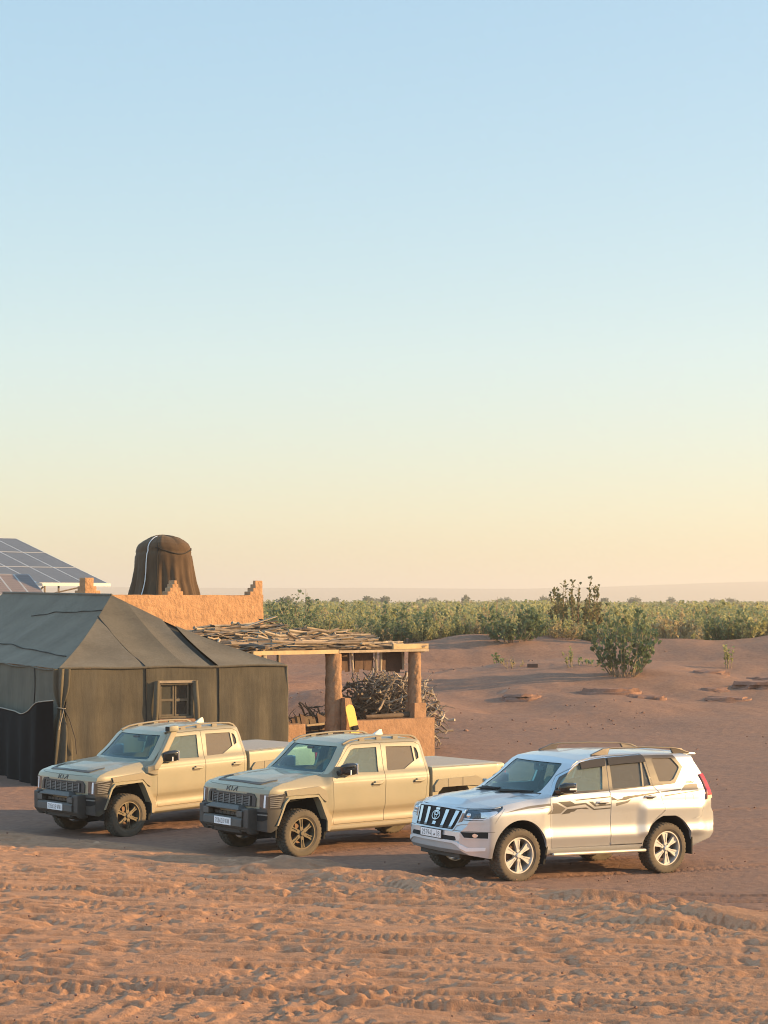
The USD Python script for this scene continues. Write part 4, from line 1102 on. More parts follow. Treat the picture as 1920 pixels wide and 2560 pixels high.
SUV_WINDOWS = {
    'front': P2([(1.540, 1.268), (1.795, 1.490), (2.040, 1.640), (2.170, 1.690), (2.560, 1.722), (2.470, 1.295)], 0.014),
    'rear': P2([(2.660, 1.300), (2.690, 1.735), (3.300, 1.755), (3.250, 1.325)], 0.012),
    'corner': P2([(3.275, 1.328), (3.325, 1.755), (3.345, 1.755), (3.420, 1.345)], 0.008),
    'quarter': P2([(3.590, 1.390), (3.520, 1.720), (3.560, 1.745), (3.930, 1.740), (4.060, 1.600), (3.890, 1.420), (3.820, 1.392)], 0.03),
}
SUV_DLO = P2([(1.475, 1.225), (1.760, 1.482), (2.020, 1.640), (2.150, 1.698), (2.350, 1.725), (2.616, 1.748), (3.376, 1.782), (3.990, 1.785), (4.128, 1.605), (3.905, 1.358), (3.524, 1.333), (2.470, 1.272), (1.60, 1.232)], 0.01)
SUV_DOOR_F = [(1.500, 0.475), (1.470, 0.80), (1.462, 1.215), (1.755, 1.495), (2.015, 1.660), (2.145, 1.718), (2.350, 1.745), (2.628, 1.768), (2.585, 1.270), (2.590, 0.475)]
SUV_DOOR_R = [(2.600, 0.475), (2.595, 1.270), (2.638, 1.768), (3.372, 1.800), (3.455, 1.330), (3.560, 1.225), (3.630, 0.97), (3.40, 0.80), (3.22, 0.475)]


def make_suv(name, label, loc, rz, tilt):
    t = thing(name, label, 'car', loc, rz, None, tilt)
    B = Body(SUV_OUTLINE, suv_half, np.linspace(-0.05, 4.86, 190), np.concatenate([np.linspace(0.30, 1.0, 30), np.linspace(1.02, 1.88, 52)]), suv_warp, 56)
    paint = M['silver_paint']
    put = lambda nm, m, mt, sm=28, parent=t, label=None: part(parent, nm, out(m), mt, sm, label)
    shell = B.solid(0.0)
    cab = B.solid(0.055) ^ side(P2([(1.50, 0.55), (1.48, 1.22), (1.95, 1.74), (4.36, 1.76), (4.55, 1.30), (4.60, 0.60)]), -1, 1)
    shell = shell - cab - both(side(SUV_ARCH_F, 0.46, 1.2)) - both(side(SUV_ARCH_R, 0.46, 1.2))
    screen_p = P2([(-0.705, 1.255), (-0.575, 1.672), (0.575, 1.672), (0.705, 1.255)], 0.04)
    back_p = P2([(-0.60, 1.28), (-0.52, 1.66), (0.52, 1.66), (0.60, 1.28)], 0.05)
    for o in [both(side(p, 0.5, 1.2)) for p in SUV_WINDOWS.values()] + [front(screen_p, 1.0, 2.3), front(back_p, 4.2, 4.9)]:
        shell = shell - o
    cut = {nm: shell ^ side(P2(o, 0.012), 0.5, 1.2) for nm, o in (('front', SUV_DOOR_F), ('rear', SUV_DOOR_R))}
    hood_plan = P2([(0.10, -0.60), (0.32, -0.76), (0.62, -0.800), (1.10, -0.800), (1.42, -0.74), (1.20, 0.0), (1.42, 0.74), (1.10, 0.800), (0.62, 0.800), (0.32, 0.76), (0.10, 0.60)], 0.03)
    hood_low = side(P2([(0.0, 1.035), (0.66, 1.085), (1.5, 1.14), (1.5, 1.5), (0.0, 1.5)]), -1.2, 1.2)
    hood_vol = plan(hood_plan, 1.0, 1.5) ^ hood_low
    hood_gap = plan(hood_plan.buffer(0.005), 1.0, 1.5) ^ hood_low.translate((0, 0, -0.006))
    bonnet = shell ^ hood_vol
    body = shell - hood_gap
    for o in (SUV_DOOR_F, SUV_DOOR_R):
        body = body - both(side(P2(o, 0.012).buffer(0.0055), 0.5, 1.2))
    seam = B.solid(0.0) - B.solid(0.007)
    body = body - (seam ^ both(side(stroke([(0.64, 1.06), (0.52, 0.955), (0.455, 0.86)], 0.007), 0.5, 1.2)))
    body = body - (seam ^ both(side(stroke([(4.18, 0.83), (4.38, 0.86), (4.43, 1.10)], 0.007), 0.5, 1.2)))
    body = body - (seam ^ side(P2([(4.05, 1.03), (4.05, 1.185), (4.225, 1.195), (4.225, 1.03)], 0.03).boundary.buffer(0.0035), 0.5, 1.2))
    hl_side = P2([(0.04, 1.035), (0.30, 1.058), (0.640, 1.100), (0.610, 1.060), (0.470, 0.980), (0.30, 0.905), (0.10, 0.880), (0.04, 0.93)], 0.008)
    hl_front = P2([(0.590, 0.86), (0.575, 1.04), (0.62, 1.2), (1.2, 1.2), (1.2, 0.86)])
    hl = side(hl_side, 0.5, 1.2) ^ front(hl_front, -0.1, 1.0)
    socket = both(hl - B.solid(0.058))
    body, bonnet = body - socket, bonnet - socket
    put('body', body, paint)
    put('bonnet', bonnet, paint)
    for s in (1, -1):
        so = (lambda m: m) if s == 1 else flip
        for nm in ('front', 'rear'):
            d = put('door', so(cut[nm]), paint)
            hu, hz = (2.430, 1.118) if nm == 'front' else (3.360, 1.180)
            grip = m3.Manifold.batch_hull([rbox(hu - 0.115, hu + 0.115, 0.93, 0.945, hz - 0.016, hz + 0.016, 0.006), rbox(hu - 0.085, hu + 0.085, 0.955, 0.972, hz - 0.012, hz + 0.012, 0.006)])
            put('door_handle', so(grip), M['chrome'] if nm == 'rear' else paint, 30, d)
            cup = B.skin(side(shapely.affinity.scale(shapely.Point(hu - 0.01, hz - 0.012).buffer(0.05), 1.6, 0.66), 0.6, 1.2), -0.002, 0.004)
            put('handle_recess', so(cup), M['decal_dark'], 30, d)
            put('window_pane', so(B.skin(side(SUV_WINDOWS[nm].buffer(0.004), 0.5, 1.2), 0.016, 0.021)), (M['side_glass'] if nm == 'front' else M['mid_glass']) if s == 1 else M['wind_glass'], 28, d)
        put('corner_pane', so(B.skin(side(SUV_WINDOWS['corner'].buffer(0.004), 0.5, 1.2), 0.016, 0.021)), M['dark_glass'])
        put('quarter_pane', so(B.skin(side(SUV_WINDOWS['quarter'].buffer(0.004), 0.5, 1.2), 0.016, 0.021)), M['dusty_glass'])
        dlo = SUV_DLO.difference(shapely.union_all([p.buffer(-0.003) for p in SUV_WINDOWS.values()]))
        sur = B.skin(side(dlo, 0.55, 1.2), -0.0025, 0.006) - side(stroke([(2.590, 1.2), (2.592, 1.27), (2.636, 1.80)], 0.010), 0.5, 1.2) - side(stroke([(3.455, 1.30), (3.380, 1.81)], 0.008), 0.5, 1.2)
        put('window_surround', so(sur), M['gloss_dark'], 28)
        # rain visors over the door windows
        for pl in ([(2.128, 1.600), (2.120, 1.695), (2.350, 1.735), (2.612, 1.757), (2.590, 1.640), (2.350, 1.622)], [(2.655, 1.648), (2.664, 1.760), (3.372, 1.790), (3.395, 1.688), (3.00, 1.672)]):
            v = B.skin(side(P2(pl, 0.008), 0.5, 1.2), -0.022, -0.016)
            put('rain_visor', so(v), M['visor'], 28)
        top = stroke([(1.48, 1.232), (1.757, 1.491), (2.018, 1.651), (2.148, 1.709), (2.350, 1.736), (2.616, 1.759), (3.376, 1.793)], 0.012)
        put('window_moulding', so(B.skin(side(top, 0.5, 1.2), -0.006, 0.004)), M['chrome'], 28)
    put('windscreen', B.skin(front(screen_p.buffer(0.008), 1.0, 2.3), 0.008, 0.014), M['wind_glass'])
    put('windscreen_border', B.skin(front(screen_p.buffer(0.012).difference(P2([(-0.665, 1.285), (-0.54, 1.640), (0.54, 1.640), (0.665, 1.285)], 0.04)), 1.0, 2.3), 0.0155, 0.019), M['soft_black'])
    put('cowl', B.skin(front(P2([(-0.76, 1.19), (-0.74, 1.258), (0.74, 1.258), (0.76, 1.19)], 0.01), 1.13, 1.75) ^ plan(P2([(1.21, 0), (1.24, -0.4), (1.44, -0.8), (1.8, -0.8), (1.8, 0.8), (1.44, 0.8), (1.24, 0.4)]), 1.1, 1.4), -0.004, 0.01), M['black_plastic'])
    for (a, b) in (((0.60, 1.275), (0.10, 1.262)), ((-0.05, 1.272), (-0.52, 1.262))):
        w = stroke([a, b], 0.016)
        put('wiper', B.skin(front(w, 1.0, 1.9), -0.022, -0.004), M['soft_black'])
    put('rear_window', B.skin(front(back_p.buffer(0.006), 4.2, 4.9), 0.012, 0.018), M['dark_glass'])
    # nose
    gp = P2([(-0.470, 0.745), (-0.520, 0.90), (-0.545, 1.020), (-0.20, 1.034), (0.20, 1.034), (0.545, 1.020), (0.520, 0.90), (0.470, 0.745)], 0.02)
    put('grille', B.skin(front(gp, -0.1, 0.6), -0.004, 0.01), M['soft_black'], 25)
    put('grille_frame', B.skin(front(gp.buffer(0.020).difference(gp.buffer(-0.002)), -0.1, 0.6), -0.010, 0.0), paint, 25)
    for vb, ln in ((-0.395, -0.06), (-0.205, -0.03), (0.205, 0.03), (0.395, 0.06)):
        put('grille_bar', B.skin(front(P2([(vb - 0.030, 0.782), (vb + ln - 0.038, 1.010), (vb + ln + 0.038, 1.010), (vb + 0.030, 0.782)], 0.004), -0.1, 0.6), -0.020, 0.0), M['chrome'], 25)
        put('grille_foot', B.skin(front(P2([(vb - 0.034, 0.757), (vb - 0.034, 0.775), (vb + 0.030, 0.775), (vb + 0.030, 0.757)]), -0.1, 0.6), -0.014, 0.0), M['grille_grey'], 25)
    put('grille_tab', B.skin(front(P2([(-0.045, 0.988), (-0.05, 1.018), (0.05, 1.018), (0.045, 0.988)]), -0.1, 0.6), -0.016, 0.0), M['chrome'], 25)
    put('grille_tab', B.skin(front(P2([(-0.04, 0.780), (-0.04, 0.825), (0.04, 0.825), (0.04, 0.780)]), -0.1, 0.6), -0.016, 0.0), M['chrome'], 25)

    def ring(cx, cz, a, b, w):
        e = shapely.affinity.scale(shapely.Point(cx, cz).buffer(1.0, quad_segs=16), a, b)
        return e.difference(shapely.affinity.scale(shapely.Point(cx, cz).buffer(1.0, quad_segs=16), a - w, b - w))
    em = shapely.union_all([ring(0, 0.915, 0.098, 0.068, 0.012), ring(0, 0.936, 0.060, 0.026, 0.010), ring(0, 0.915, 0.030, 0.066, 0.010)])
    put('badge', B.skin(front(em, -0.1, 0.6), -0.026, 0.0), M['chrome'], 25)
    hl_side = P2([(0.04, 1.035), (0.30, 1.058), (0.640, 1.100), (0.610, 1.060), (0.470, 0.980), (0.30, 0.905), (0.10, 0.880), (0.04, 0.93)], 0.008)
    hl_front = P2([(0.590, 0.86), (0.575, 1.04), (0.62, 1.2), (1.2, 1.2), (1.2, 0.86)])
    hl = side(hl_side, 0.5, 1.2) ^ front(hl_front, -0.1, 1.0)
    for s in (1, -1):
        so = (lambda m: m) if s == 1 else flip
        h = put('headlamp', so((B.solid(0.020) ^ hl) - B.solid(0.06)), M['lamp_shell'], 25)
        put('lamp_lens', so((B.solid(-0.002) ^ hl) - B.solid(0.003)), M['lens'], 25, h)
        ball = m3.Manifold.sphere(0.040, 20)
        for (u0, v0, z0) in ((0.195, 0.665, 0.955), (0.265, 0.735, 0.962)):
            put('projector', so(ball.translate((u0 + 0.005, v0, z0))), M['lamp_silver'], 30, h)
        put('reflector', so((B.solid(0.012) ^ (side(P2([(0.28, 0.935), (0.29, 1.012), (0.50, 1.035), (0.53, 1.015), (0.40, 0.95)], 0.01), 0.5, 1.2) ^ hl)) - B.solid(0.022)), M['lamp_silver'], 25, h)
        put('lamp_strip', so((B.solid(0.010) ^ (side(P2([(0.10, 1.022), (0.10, 1.034), (0.60, 1.092), (0.60, 1.080)]), 0.5, 1.2) ^ hl)) - B.solid(0.022)), M['lamp_white'], 25, h)
        put('lamp_strip', so((B.solid(0.010) ^ (side(P2([(0.12, 0.895), (0.12, 0.910), (0.32, 0.928), (0.50, 1.005), (0.50, 0.988), (0.32, 0.912)]), 0.5, 1.2) ^ hl)) - B.solid(0.022)), M['lamp_white'], 25, h)
        put('lamp_garnish', so(B.skin(front(P2([(0.545, 0.985), (0.535, 1.026), (0.585, 1.026), (0.595, 0.985)]), -0.1, 0.6), -0.014, 0.0)), M['chrome'], 25)
        put('indicator', so(B.skin(front(P2([(0.500, 0.825), (0.540, 0.975), (0.590, 0.965), (0.590, 0.885), (0.545, 0.815)], 0.004), -0.1, 0.6), -0.008, 0.0)), M['dull_amber'], 25)
        # bumper sculpture
        put('bumper_blade', so(B.skin(front(stroke([(0.50, 0.820), (0.60, 0.848), (0.75, 0.868), (1.2, 0.90)], 0.034), -0.1, 0.6) ^ side(P2([(-0.1, 0.5), (0.36, 0.5), (0.30, 1.0), (-0.1, 1.0)]), 0.3, 1.2), -0.012, 0.0)), paint, 25)
        put('fog_recess', so(B.skin(front(P2([(0.655, 0.655), (0.625, 0.725), (0.95, 0.735), (0.95, 0.640), (0.70, 0.632)], 0.006), -0.1, 0.7) ^ cbox(-0.1, 0.36, 0.3, 1.2, 0.3, 1.0), -0.003, 0.01)), M['soft_black'], 25)
        put('fog_lamp', so(B.skin(front(shapely.Point(0.80, 0.683).buffer(0.028), -0.1, 0.7), -0.012, 0.0)), M['lamp_silver'], 25)
        put('fog_garnish', so(B.skin(front(stroke([(0.625, 0.725), (0.670, 0.640), (0.95, 0.640)], 0.016), -0.1, 0.7) ^ cbox(-0.1, 0.36, 0.3, 1.2, 0.3, 1.0), -0.010, 0.0)), paint, 25)
        put('bumper_groove', so(B.skin(front(stroke([(0.40, 0.738), (0.95, 0.738)], 0.008), -0.1, 0.6), -0.002, 0.01)), M['decal_grey'], 25)
    sw = P2([(-0.95, 0.520), (-0.72, 0.505), (-0.60, 0.575), (-0.50, 0.592), (0.50, 0.592), (0.60, 0.575), (0.72, 0.505), (0.95, 0.520), (0.95, 0.478), (0.70, 0.450), (0.57, 0.535), (0.48, 0.556), (-0.48, 0.556), (-0.57, 0.535), (-0.70, 0.450), (-0.95, 0.478)], 0.006)
    put('bumper_lip', B.skin(front(sw, -0.1, 0.7) ^ cbox(-0.1, 0.33, -1.2, 1.2, 0.3, 1.0), -0.016, 0.0), M['silver_trim'], 25)
    put('lower_intake', B.skin(front(P2([(-0.56, 0.605), (-0.53, 0.655), (0.53, 0.655), (0.56, 0.605), (0.52, 0.595), (-0.52, 0.595)], 0.008), -0.1, 0.7), -0.004, 0.01), M['soft_black'], 25)
    # side graphics
    dec = {'decal_grey': [[(1.489, 1.125), (1.568, 1.123), (1.733, 1.043), (1.647, 0.973), (1.480, 0.968), (1.510, 1.044)], [(1.478, 1.030), (1.478, 0.968), (1.393, 0.964)], [(0.62, 1.008), (0.85, 1.055), (1.057, 1.088), (1.455, 1.121), (1.455, 1.087), (1.10, 1.062), (0.85, 1.035)], [(1.225, 1.052), (1.383, 1.069), (1.450, 1.062), (1.393, 1.056)],
                          [(3.985, 1.250), (4.102, 1.340), (4.345, 1.352), (4.345, 1.263)], [(2.690, 1.098), (2.885, 1.123), (2.990, 1.151), (2.911, 1.097), (2.690, 1.052)], [(3.640, 1.194), (4.345, 1.252), (4.345, 1.241), (3.640, 1.172)]],
           'decal_dark': [[(1.595, 1.139), (1.825, 1.147), (1.906, 1.106), (2.111, 1.117), (2.274, 1.024), (2.582, 1.037), (2.582, 1.018), (2.263, 1.005), (2.100, 1.093), (1.905, 1.076), (1.760, 1.060)], [(1.765, 1.033), (2.116, 1.049), (2.176, 1.022), (2.078, 1.025), (2.035, 1.030), (1.948, 1.024), (1.894, 0.992), (1.840, 0.989), (1.808, 0.969), (1.663, 0.958)],
                          [(1.895, 1.165), (2.580, 1.202), (2.580, 1.184), (2.528, 1.180), (1.938, 1.151)], [(2.605, 1.196), (2.716, 1.145), (2.616, 1.139), (2.605, 1.150)], [(2.166, 1.131), (2.242, 1.130), (2.307, 1.074), (2.582, 1.088), (2.582, 1.069), (2.285, 1.056)],
                          [(2.690, 1.133), (2.716, 1.147), (2.807, 1.160), (2.840, 1.189), (3.548, 1.246), (3.555, 1.226), (3.506, 1.222), (2.977, 1.164), (2.885, 1.140)], [(3.580, 1.249), (4.006, 1.280), (3.978, 1.258), (3.585, 1.229)]]}
    for mt, polys in dec.items():
        for pl in polys:
            d = B.skin(side(P2(pl), 0.6, 1.2), -0.0018, 0.002)
            put('side_decal', d, M[mt], 25)
            put('side_decal', flip(d), M[mt], 25)
    lv, lf = letters('PRADO', 0.030, 0.175, True, 0.002)
    part(t, 'rear_lettering', (np.stack([4.215 + lv[:, 0], -(0.868 + lv[:, 2] + 0.0), 1.382 + lv[:, 1]], -1), lf), M['decal_amber'])
    # rear
    tl_side = P2([(4.423, 1.483), (4.52, 1.500), (4.70, 1.47), (4.9, 1.35), (4.9, 1.14), (4.70, 1.135), (4.474, 1.108), (4.500, 1.243), (4.475, 1.370)], 0.01)
    tlv = side(tl_side, 0.55, 1.2) - cbox(4.0, 5.0, 0.0, 0.60, 0.5, 2.0)
    low = side(P2([(4.3, 1.0), (5.0, 1.0), (5.0, 1.185), (4.3, 1.165)]), 0.4, 1.2)
    for s in (1, -1):
        so = (lambda m: m) if s == 1 else flip
        a = (B.solid(-0.016) ^ tlv) - B.solid(0.02)
        k = put('tail_lamp', so(a - low), M['red_lens'], 25)
        put('reverse_lamp', so(a ^ low), M['pale_lens'], 25, k)
        put('lamp_edge', so((B.solid(-0.018) ^ side(P2([(4.423, 1.483), (4.452, 1.486), (4.505, 1.370), (4.530, 1.243), (4.500, 1.112), (4.474, 1.108), (4.500, 1.243), (4.475, 1.370)]), 0.55, 1.2)) - B.solid(0.0)), M['dark_red'], 25, k)
        rail_pts = [(2.44, 0.640, 1.792), (2.66, 0.625, 1.868), (2.80, 0.62, 1.888), (3.40, 0.615, 1.898), (3.98, 0.61, 1.888), (4.22, 0.60, 1.862), (4.36, 0.595, 1.812)]
        sec = [rbox(-0.018, 0.018, -0.017, 0.017, -0.012, 0.012, 0.006).translate(q) for q in rail_pts]
        rail = m3.Manifold.batch_boolean([m3.Manifold.batch_hull([sec[i], sec[i + 1]]) for i in range(len(sec) - 1)], m3.OpType.Add)
        foot = m3.Manifold.batch_hull([rbox(2.42, 2.74, 0.615, 0.655, 1.785, 1.80, 0.006), rbox(2.66, 2.78, 0.610, 0.64, 1.86, 1.89, 0.006)]) + m3.Manifold.batch_hull([rbox(4.06, 4.40, 0.58, 0.62, 1.80, 1.815, 0.006), rbox(4.02, 4.16, 0.59, 0.62, 1.855, 1.885, 0.006)])
        put('roof_rail', so(rail + foot), M['rail_dark'], 30)
        # step with its brackets
        st = put('side_step', so(m3.Manifold.batch_hull([rbox(1.55, 3.20, 0.80, 0.98, 0.372, 0.402, 0.01), rbox(1.46, 3.24, 0.76, 0.80, 0.37, 0.40, 0.01)])), M['step_rubber'], 30)
        put('step_edge', so(rbox(1.47, 3.235, 0.968, 1.010, 0.362, 0.412, 0.02)), M['step_alloy'], 30, st)
        for ub in (1.75, 2.45, 3.0):
            put('step_bracket', so(cbox(ub, ub + 0.05, 0.45, 0.85, 0.38, 0.44)), M['iron'], False, st)
        put('mud_flap', so(m3.Manifold.batch_hull([cbox(1.350, 1.378, 0.66, 0.925, 0.245, 0.27), cbox(1.405, 1.43, 0.66, 0.93, 0.50, 0.52)])), M['soft_black'], False)
        put('mud_flap', so(m3.Manifold.batch_hull([cbox(4.190, 4.215, 0.66, 0.930, 0.285, 0.31), cbox(4.185, 4.21, 0.66, 0.930, 0.58, 0.60)])), M['soft_black'], False)
        for poly, c0 in ((SUV_ARCH_F, (0.925, 0.42)), (SUV_ARCH_R, (3.715, 0.42))):
            ln = poly.buffer(0.018).difference(poly.buffer(-0.012)).difference(shapely.box(-1, -1, 6, 0.34))
            put('arch_liner', so(side(ln, 0.46, 0.905)), M['soft_black'], 30)
        for shift in (0.0, 2.79):
            put('well_panel', so(side(P2([(0.43, 0.3), (0.43, 0.60), (0.60, 0.90), (1.25, 0.90), (1.42, 0.6), (1.42, 0.3)]), 0.455, 0.475).translate((shift, 0, 0))), M['soft_black'], False)
        fold = 0.03 if s == 1 else 0.26
        mv = lambda m, so=so, fold=fold: so(m.translate((fold, 0 if fold < 0.2 else -0.04, 0)))
        put('sill', so(m3.Manifold.batch_hull([rbox(1.44, 3.22, 0.80, 0.905, 0.43, 0.475, 0.015), rbox(1.46, 3.2, 0.78, 0.85, 0.40, 0.43, 0.01)])), paint, 30)
        mir = m3.Manifold.batch_hull([rbox(1.58, 1.80, 0.955, 1.075, 1.270, 1.425, 0.045), rbox(1.53, 1.60, 0.96, 1.045, 1.285, 1.40, 0.03)])
        mi = put('door_mirror', mv(mir), M['gloss_black'], 35)
        put('mirror_arm', so(m3.Manifold.batch_hull([rbox(1.56, 1.66, 0.86, 0.885, 1.24, 1.31, 0.012), rbox(1.60, 1.68, 0.965, 0.99, 1.275, 1.335, 0.012)])), M['gloss_black'], 35, mi)
        put('mirror_sail', so(B.skin(side(P2([(1.50, 1.235), (1.63, 1.365), (1.65, 1.245)], 0.006), 0.6, 1.2), -0.006, 0.004)), M['gloss_black'], 30, mi)
        put('mirror_lamp', mv(rbox(1.66, 1.795, 1.055, 1.080, 1.318, 1.345, 0.008)), M['lamp_white'], 35, mi)
        put('mirror_glass', mv(rbox(1.792, 1.806, 0.965, 1.060, 1.285, 1.415, 0.006)), M['lamp_silver'], 35, mi)
        put('frame_rail', so(cbox(0.45, 4.6, 0.34, 0.46, 0.40, 0.52)), M['soft_black'], False)
        put('lower_arm', so(m3.Manifold.batch_hull([cbox(0.85, 1.05, 0.30, 0.35, 0.32, 0.40), cbox(0.90, 0.97, 0.70, 0.74, 0.27, 0.32)])), M['iron'], False)
    sp = m3.Manifold.batch_hull([rbox(4.28, 4.36, -0.60, 0.60, 1.775, 1.815, 0.012), rbox(4.50, 4.565, -0.58, 0.58, 1.765, 1.805, 0.014), rbox(4.42, 4.50, -0.56, 0.56, 1.745, 1.765, 0.008)])
    put('roof_spoiler', sp, paint, 30)
    put('tailgate_handle', rbox(4.69, 4.735, -0.30, 0.30, 1.05, 1.11, 0.012), M['chrome'], 30)
    put('under_tray', cbox(0.35, 4.4, -0.60, 0.60, 0.37, 0.43), M['soft_black'], False)
    put('front_valance', m3.Manifold.batch_hull([rbox(0.16, 0.22, -0.50, 0.50, 0.33, 0.40, 0.01), rbox(0.5, 0.7, -0.38, 0.38, 0.27, 0.32, 0.01)]), M['iron'], False)
    put('rear_axle', m3.Manifold.cylinder(1.36, 0.05, 0.05, 14).rotate((90, 0, 0)).translate((3.715, 0.68, 0.388)) + m3.Manifold.sphere(0.15, 16).translate((3.715, 0, 0.388)), M['iron'], 30)
    # cabin
    put('dashboard', m3.Manifold.batch_hull([rbox(1.45, 1.80, -0.74, 0.74, 1.02, 1.20, 0.05), rbox(1.52, 1.70, -0.74, 0.74, 0.65, 0.80, 0.04)]), M['cabin'], 30)
    for v in (0.38, -0.38):
        put('front_seat', seat(2.20, v, 0.72), M['seat_cloth'], 35)
    put('rear_seat', rbox(2.82, 3.25, -0.66, 0.66, 0.72, 0.88, 0.05) + rbox(3.22, 3.38, -0.66, 0.66, 0.78, 1.34, 0.05) + both(rbox(3.30, 3.39, 0.25, 0.50, 1.37, 1.53, 0.04)), M['seat_cloth'], 35)
    put('steering_wheel', steering_wheel(1.88, 0.38, 1.13), M['cabin'], 35)
    put('rear_mirror', rbox(1.93, 1.955, -0.12, 0.12, 1.53, 1.60, 0.012) + rbox(1.86, 1.94, -0.02, 0.02, 1.60, 1.66, 0.008), M['cabin'], 30)
    put('floor', cbox(1.52, 4.50, -0.80, 0.80, 0.555, 0.60), M['cabin'], False)
    wm = dict(tyre=M['tyre_clean'], tread=M['tread_rubber'], rim_lip=M['silver_alloy'], spoke=M['silver_alloy'], hub=M['silver_alloy'], nut=M['iron'], brake=M['rusty_disc'], caliper=M['iron'])
    for (u, v, sp_) in ((0.925, 0.795, 0.12), (0.925, -0.795, 0.7), (3.715, 0.795, 0.12), (3.715, -0.795, 0.9)):
        add_wheel(t, u, v, 0.388, 0.390, 0.265, 0.256, 'wide', wm, 0.0, sp_)
    pm = dict(plate=M['plate_white'], ink=M['ink'], black_plastic=M['black_plastic'])
    ar = [(0.055, -0.020), (0.075, -0.026), (0.100, -0.022), (0.118, -0.010)]
    bars = [front(P2([(x - 0.002, 0.615), (x - 0.002, 0.705), (x + 0.002, 0.705), (x + 0.002, 0.615)]), -0.0145, -0.010) for x in (0.032, 0.150)]
    alif = front(shapely.union_all([stroke([(0.068, 0.640), (0.086, 0.634), (0.108, 0.640), (0.116, 0.652)], 0.010), shapely.Point(0.092, 0.655).buffer(0.007)]), -0.0145, -0.010)
    number_plate(t, -0.0, 0.0, 0.660, 0.52, 0.112, [('25794', -0.105, 0.235, False), ('8', 0.205, 0.045, False)], pm, extra=bars + [alif], frame=0.012, text_h=0.072)
    return t


M['dull_amber'] = mat_plain('dull_amber', (0.30, 0.17, 0.11), 0.3)
M['silver_trim'] = mat_plain('silver_trim', (0.74, 0.75, 0.77), 0.3, metallic=0.3)
M['gloss_dark'] = mat_plain('gloss_dark', (0.030, 0.029, 0.028), 0.25, dust=(0.3, 0.25, 0.19), dust_amount=0.25)
M['mid_glass'] = mat_glass('mid_glass', (0.52, 0.57, 0.55), haze=0.14)
M['lamp_shell'] = mat_plain('lamp_shell', (0.06, 0.075, 0.09), 0.2, metallic=0.5)
M['dark_red'] = mat_plain('dark_red', (0.10, 0.006, 0.010), 0.15, coat=0.5)


# ----------------------------------------------------------------- the parked vehicles, where they stand
GROUP_TRUCKS = 'sand coloured pickups parked side by side'
make_suv('offroad_wagon', 'silver off-road estate car with dark side graphics and chrome barred grille, nearest the right', (0.6697, 28.1336, CAM_Z - 4.0446 + 0.0311 * 0.93), 0.5701, 0.0311)
make_truck('pickup_truck', 'dusty sand coloured double cab pickup without snorkel, beside the silver car', (-2.616, 31.2272, CAM_Z - 4.1167 + 0.0043 * 0.93), 0.6939, 0.0043, GROUP_TRUCKS, '708618 WW', False)
make_truck('pickup_truck', 'dusty sand coloured double cab pickup with a snorkel, parked next to the tent', (-5.8119, 34.1581, CAM_Z - 4.1690 - 0.0257 * 0.93), 0.7576, -0.0257, GROUP_TRUCKS, '705618 WW', True)


# ----------------------------------------------------------------- the camp: tent, mud house, shelter
def mat_cloth(name, color, streak=(1.0, 1.0, 0.10), vary=0.17, bump=0.004, sheen=0.10):
    """Woven hair cloth: long streaks along the weave, fine thread relief, faded patches."""
    c = np.array(color)
    nodes = {'tc': ('texture_coordinate', {}), 'mp': ('mapping', {'scale': streak}), 'n': ('noise_texture', {'scale': 14.0, 'detail': 5.0, 'roughness': 0.7}),
             'n2': ('noise_texture', {'scale': 0.9, 'detail': 5.0, 'roughness': 0.6}), 'n3': ('noise_texture', {'scale': 90.0, 'detail': 2.0}),
             'r': ('rgb_ramp', {'ramp': [(0.25, tuple(c * (1 - vary))), (0.5, tuple(c)), (0.8, tuple(c * (1 + vary * 1.4)))]}),
             'm2': ('map_range', {'from_min': 0.3, 'from_max': 0.7, 'to_min': 0.78, 'to_max': 1.22}), 'mx': ('mix_color', {'blend_type': 'multiply', 'fac': 1.0, 'use_clamp': False}),
             'ad': ('math', {'math_type': 'multiply_add', 'value2': 0.6}), 'b': ('bump', {'strength': 1.0, 'distance': bump}),
             'p': ('principled_bsdf', {'roughness': 0.95, 'specular_ior_level': 0.15, 'sheen_weight': sheen, 'sheen_roughness': 0.5, 'sheen_tint': (0.75, 0.70, 0.62)})}
    links = [('tc.object', 'mp.vector'), ('mp.vector', 'n.vector'), ('tc.object', 'n2.vector'), ('tc.object', 'n3.vector'), ('n.fac', 'r.fac'), ('n2.fac', 'm2.value'), ('r.color', 'mx.a'), ('m2.result', 'mx.b'),
             ('mx.result', 'p.base_color'), ('n3.fac', 'ad.value1'), ('n.fac', 'ad.value3'), ('ad.value', 'b.height'), ('b.normal', 'p.normal')]
    return usdkit.material(stage, L + name, nodes, links, surface='p.BSDF')


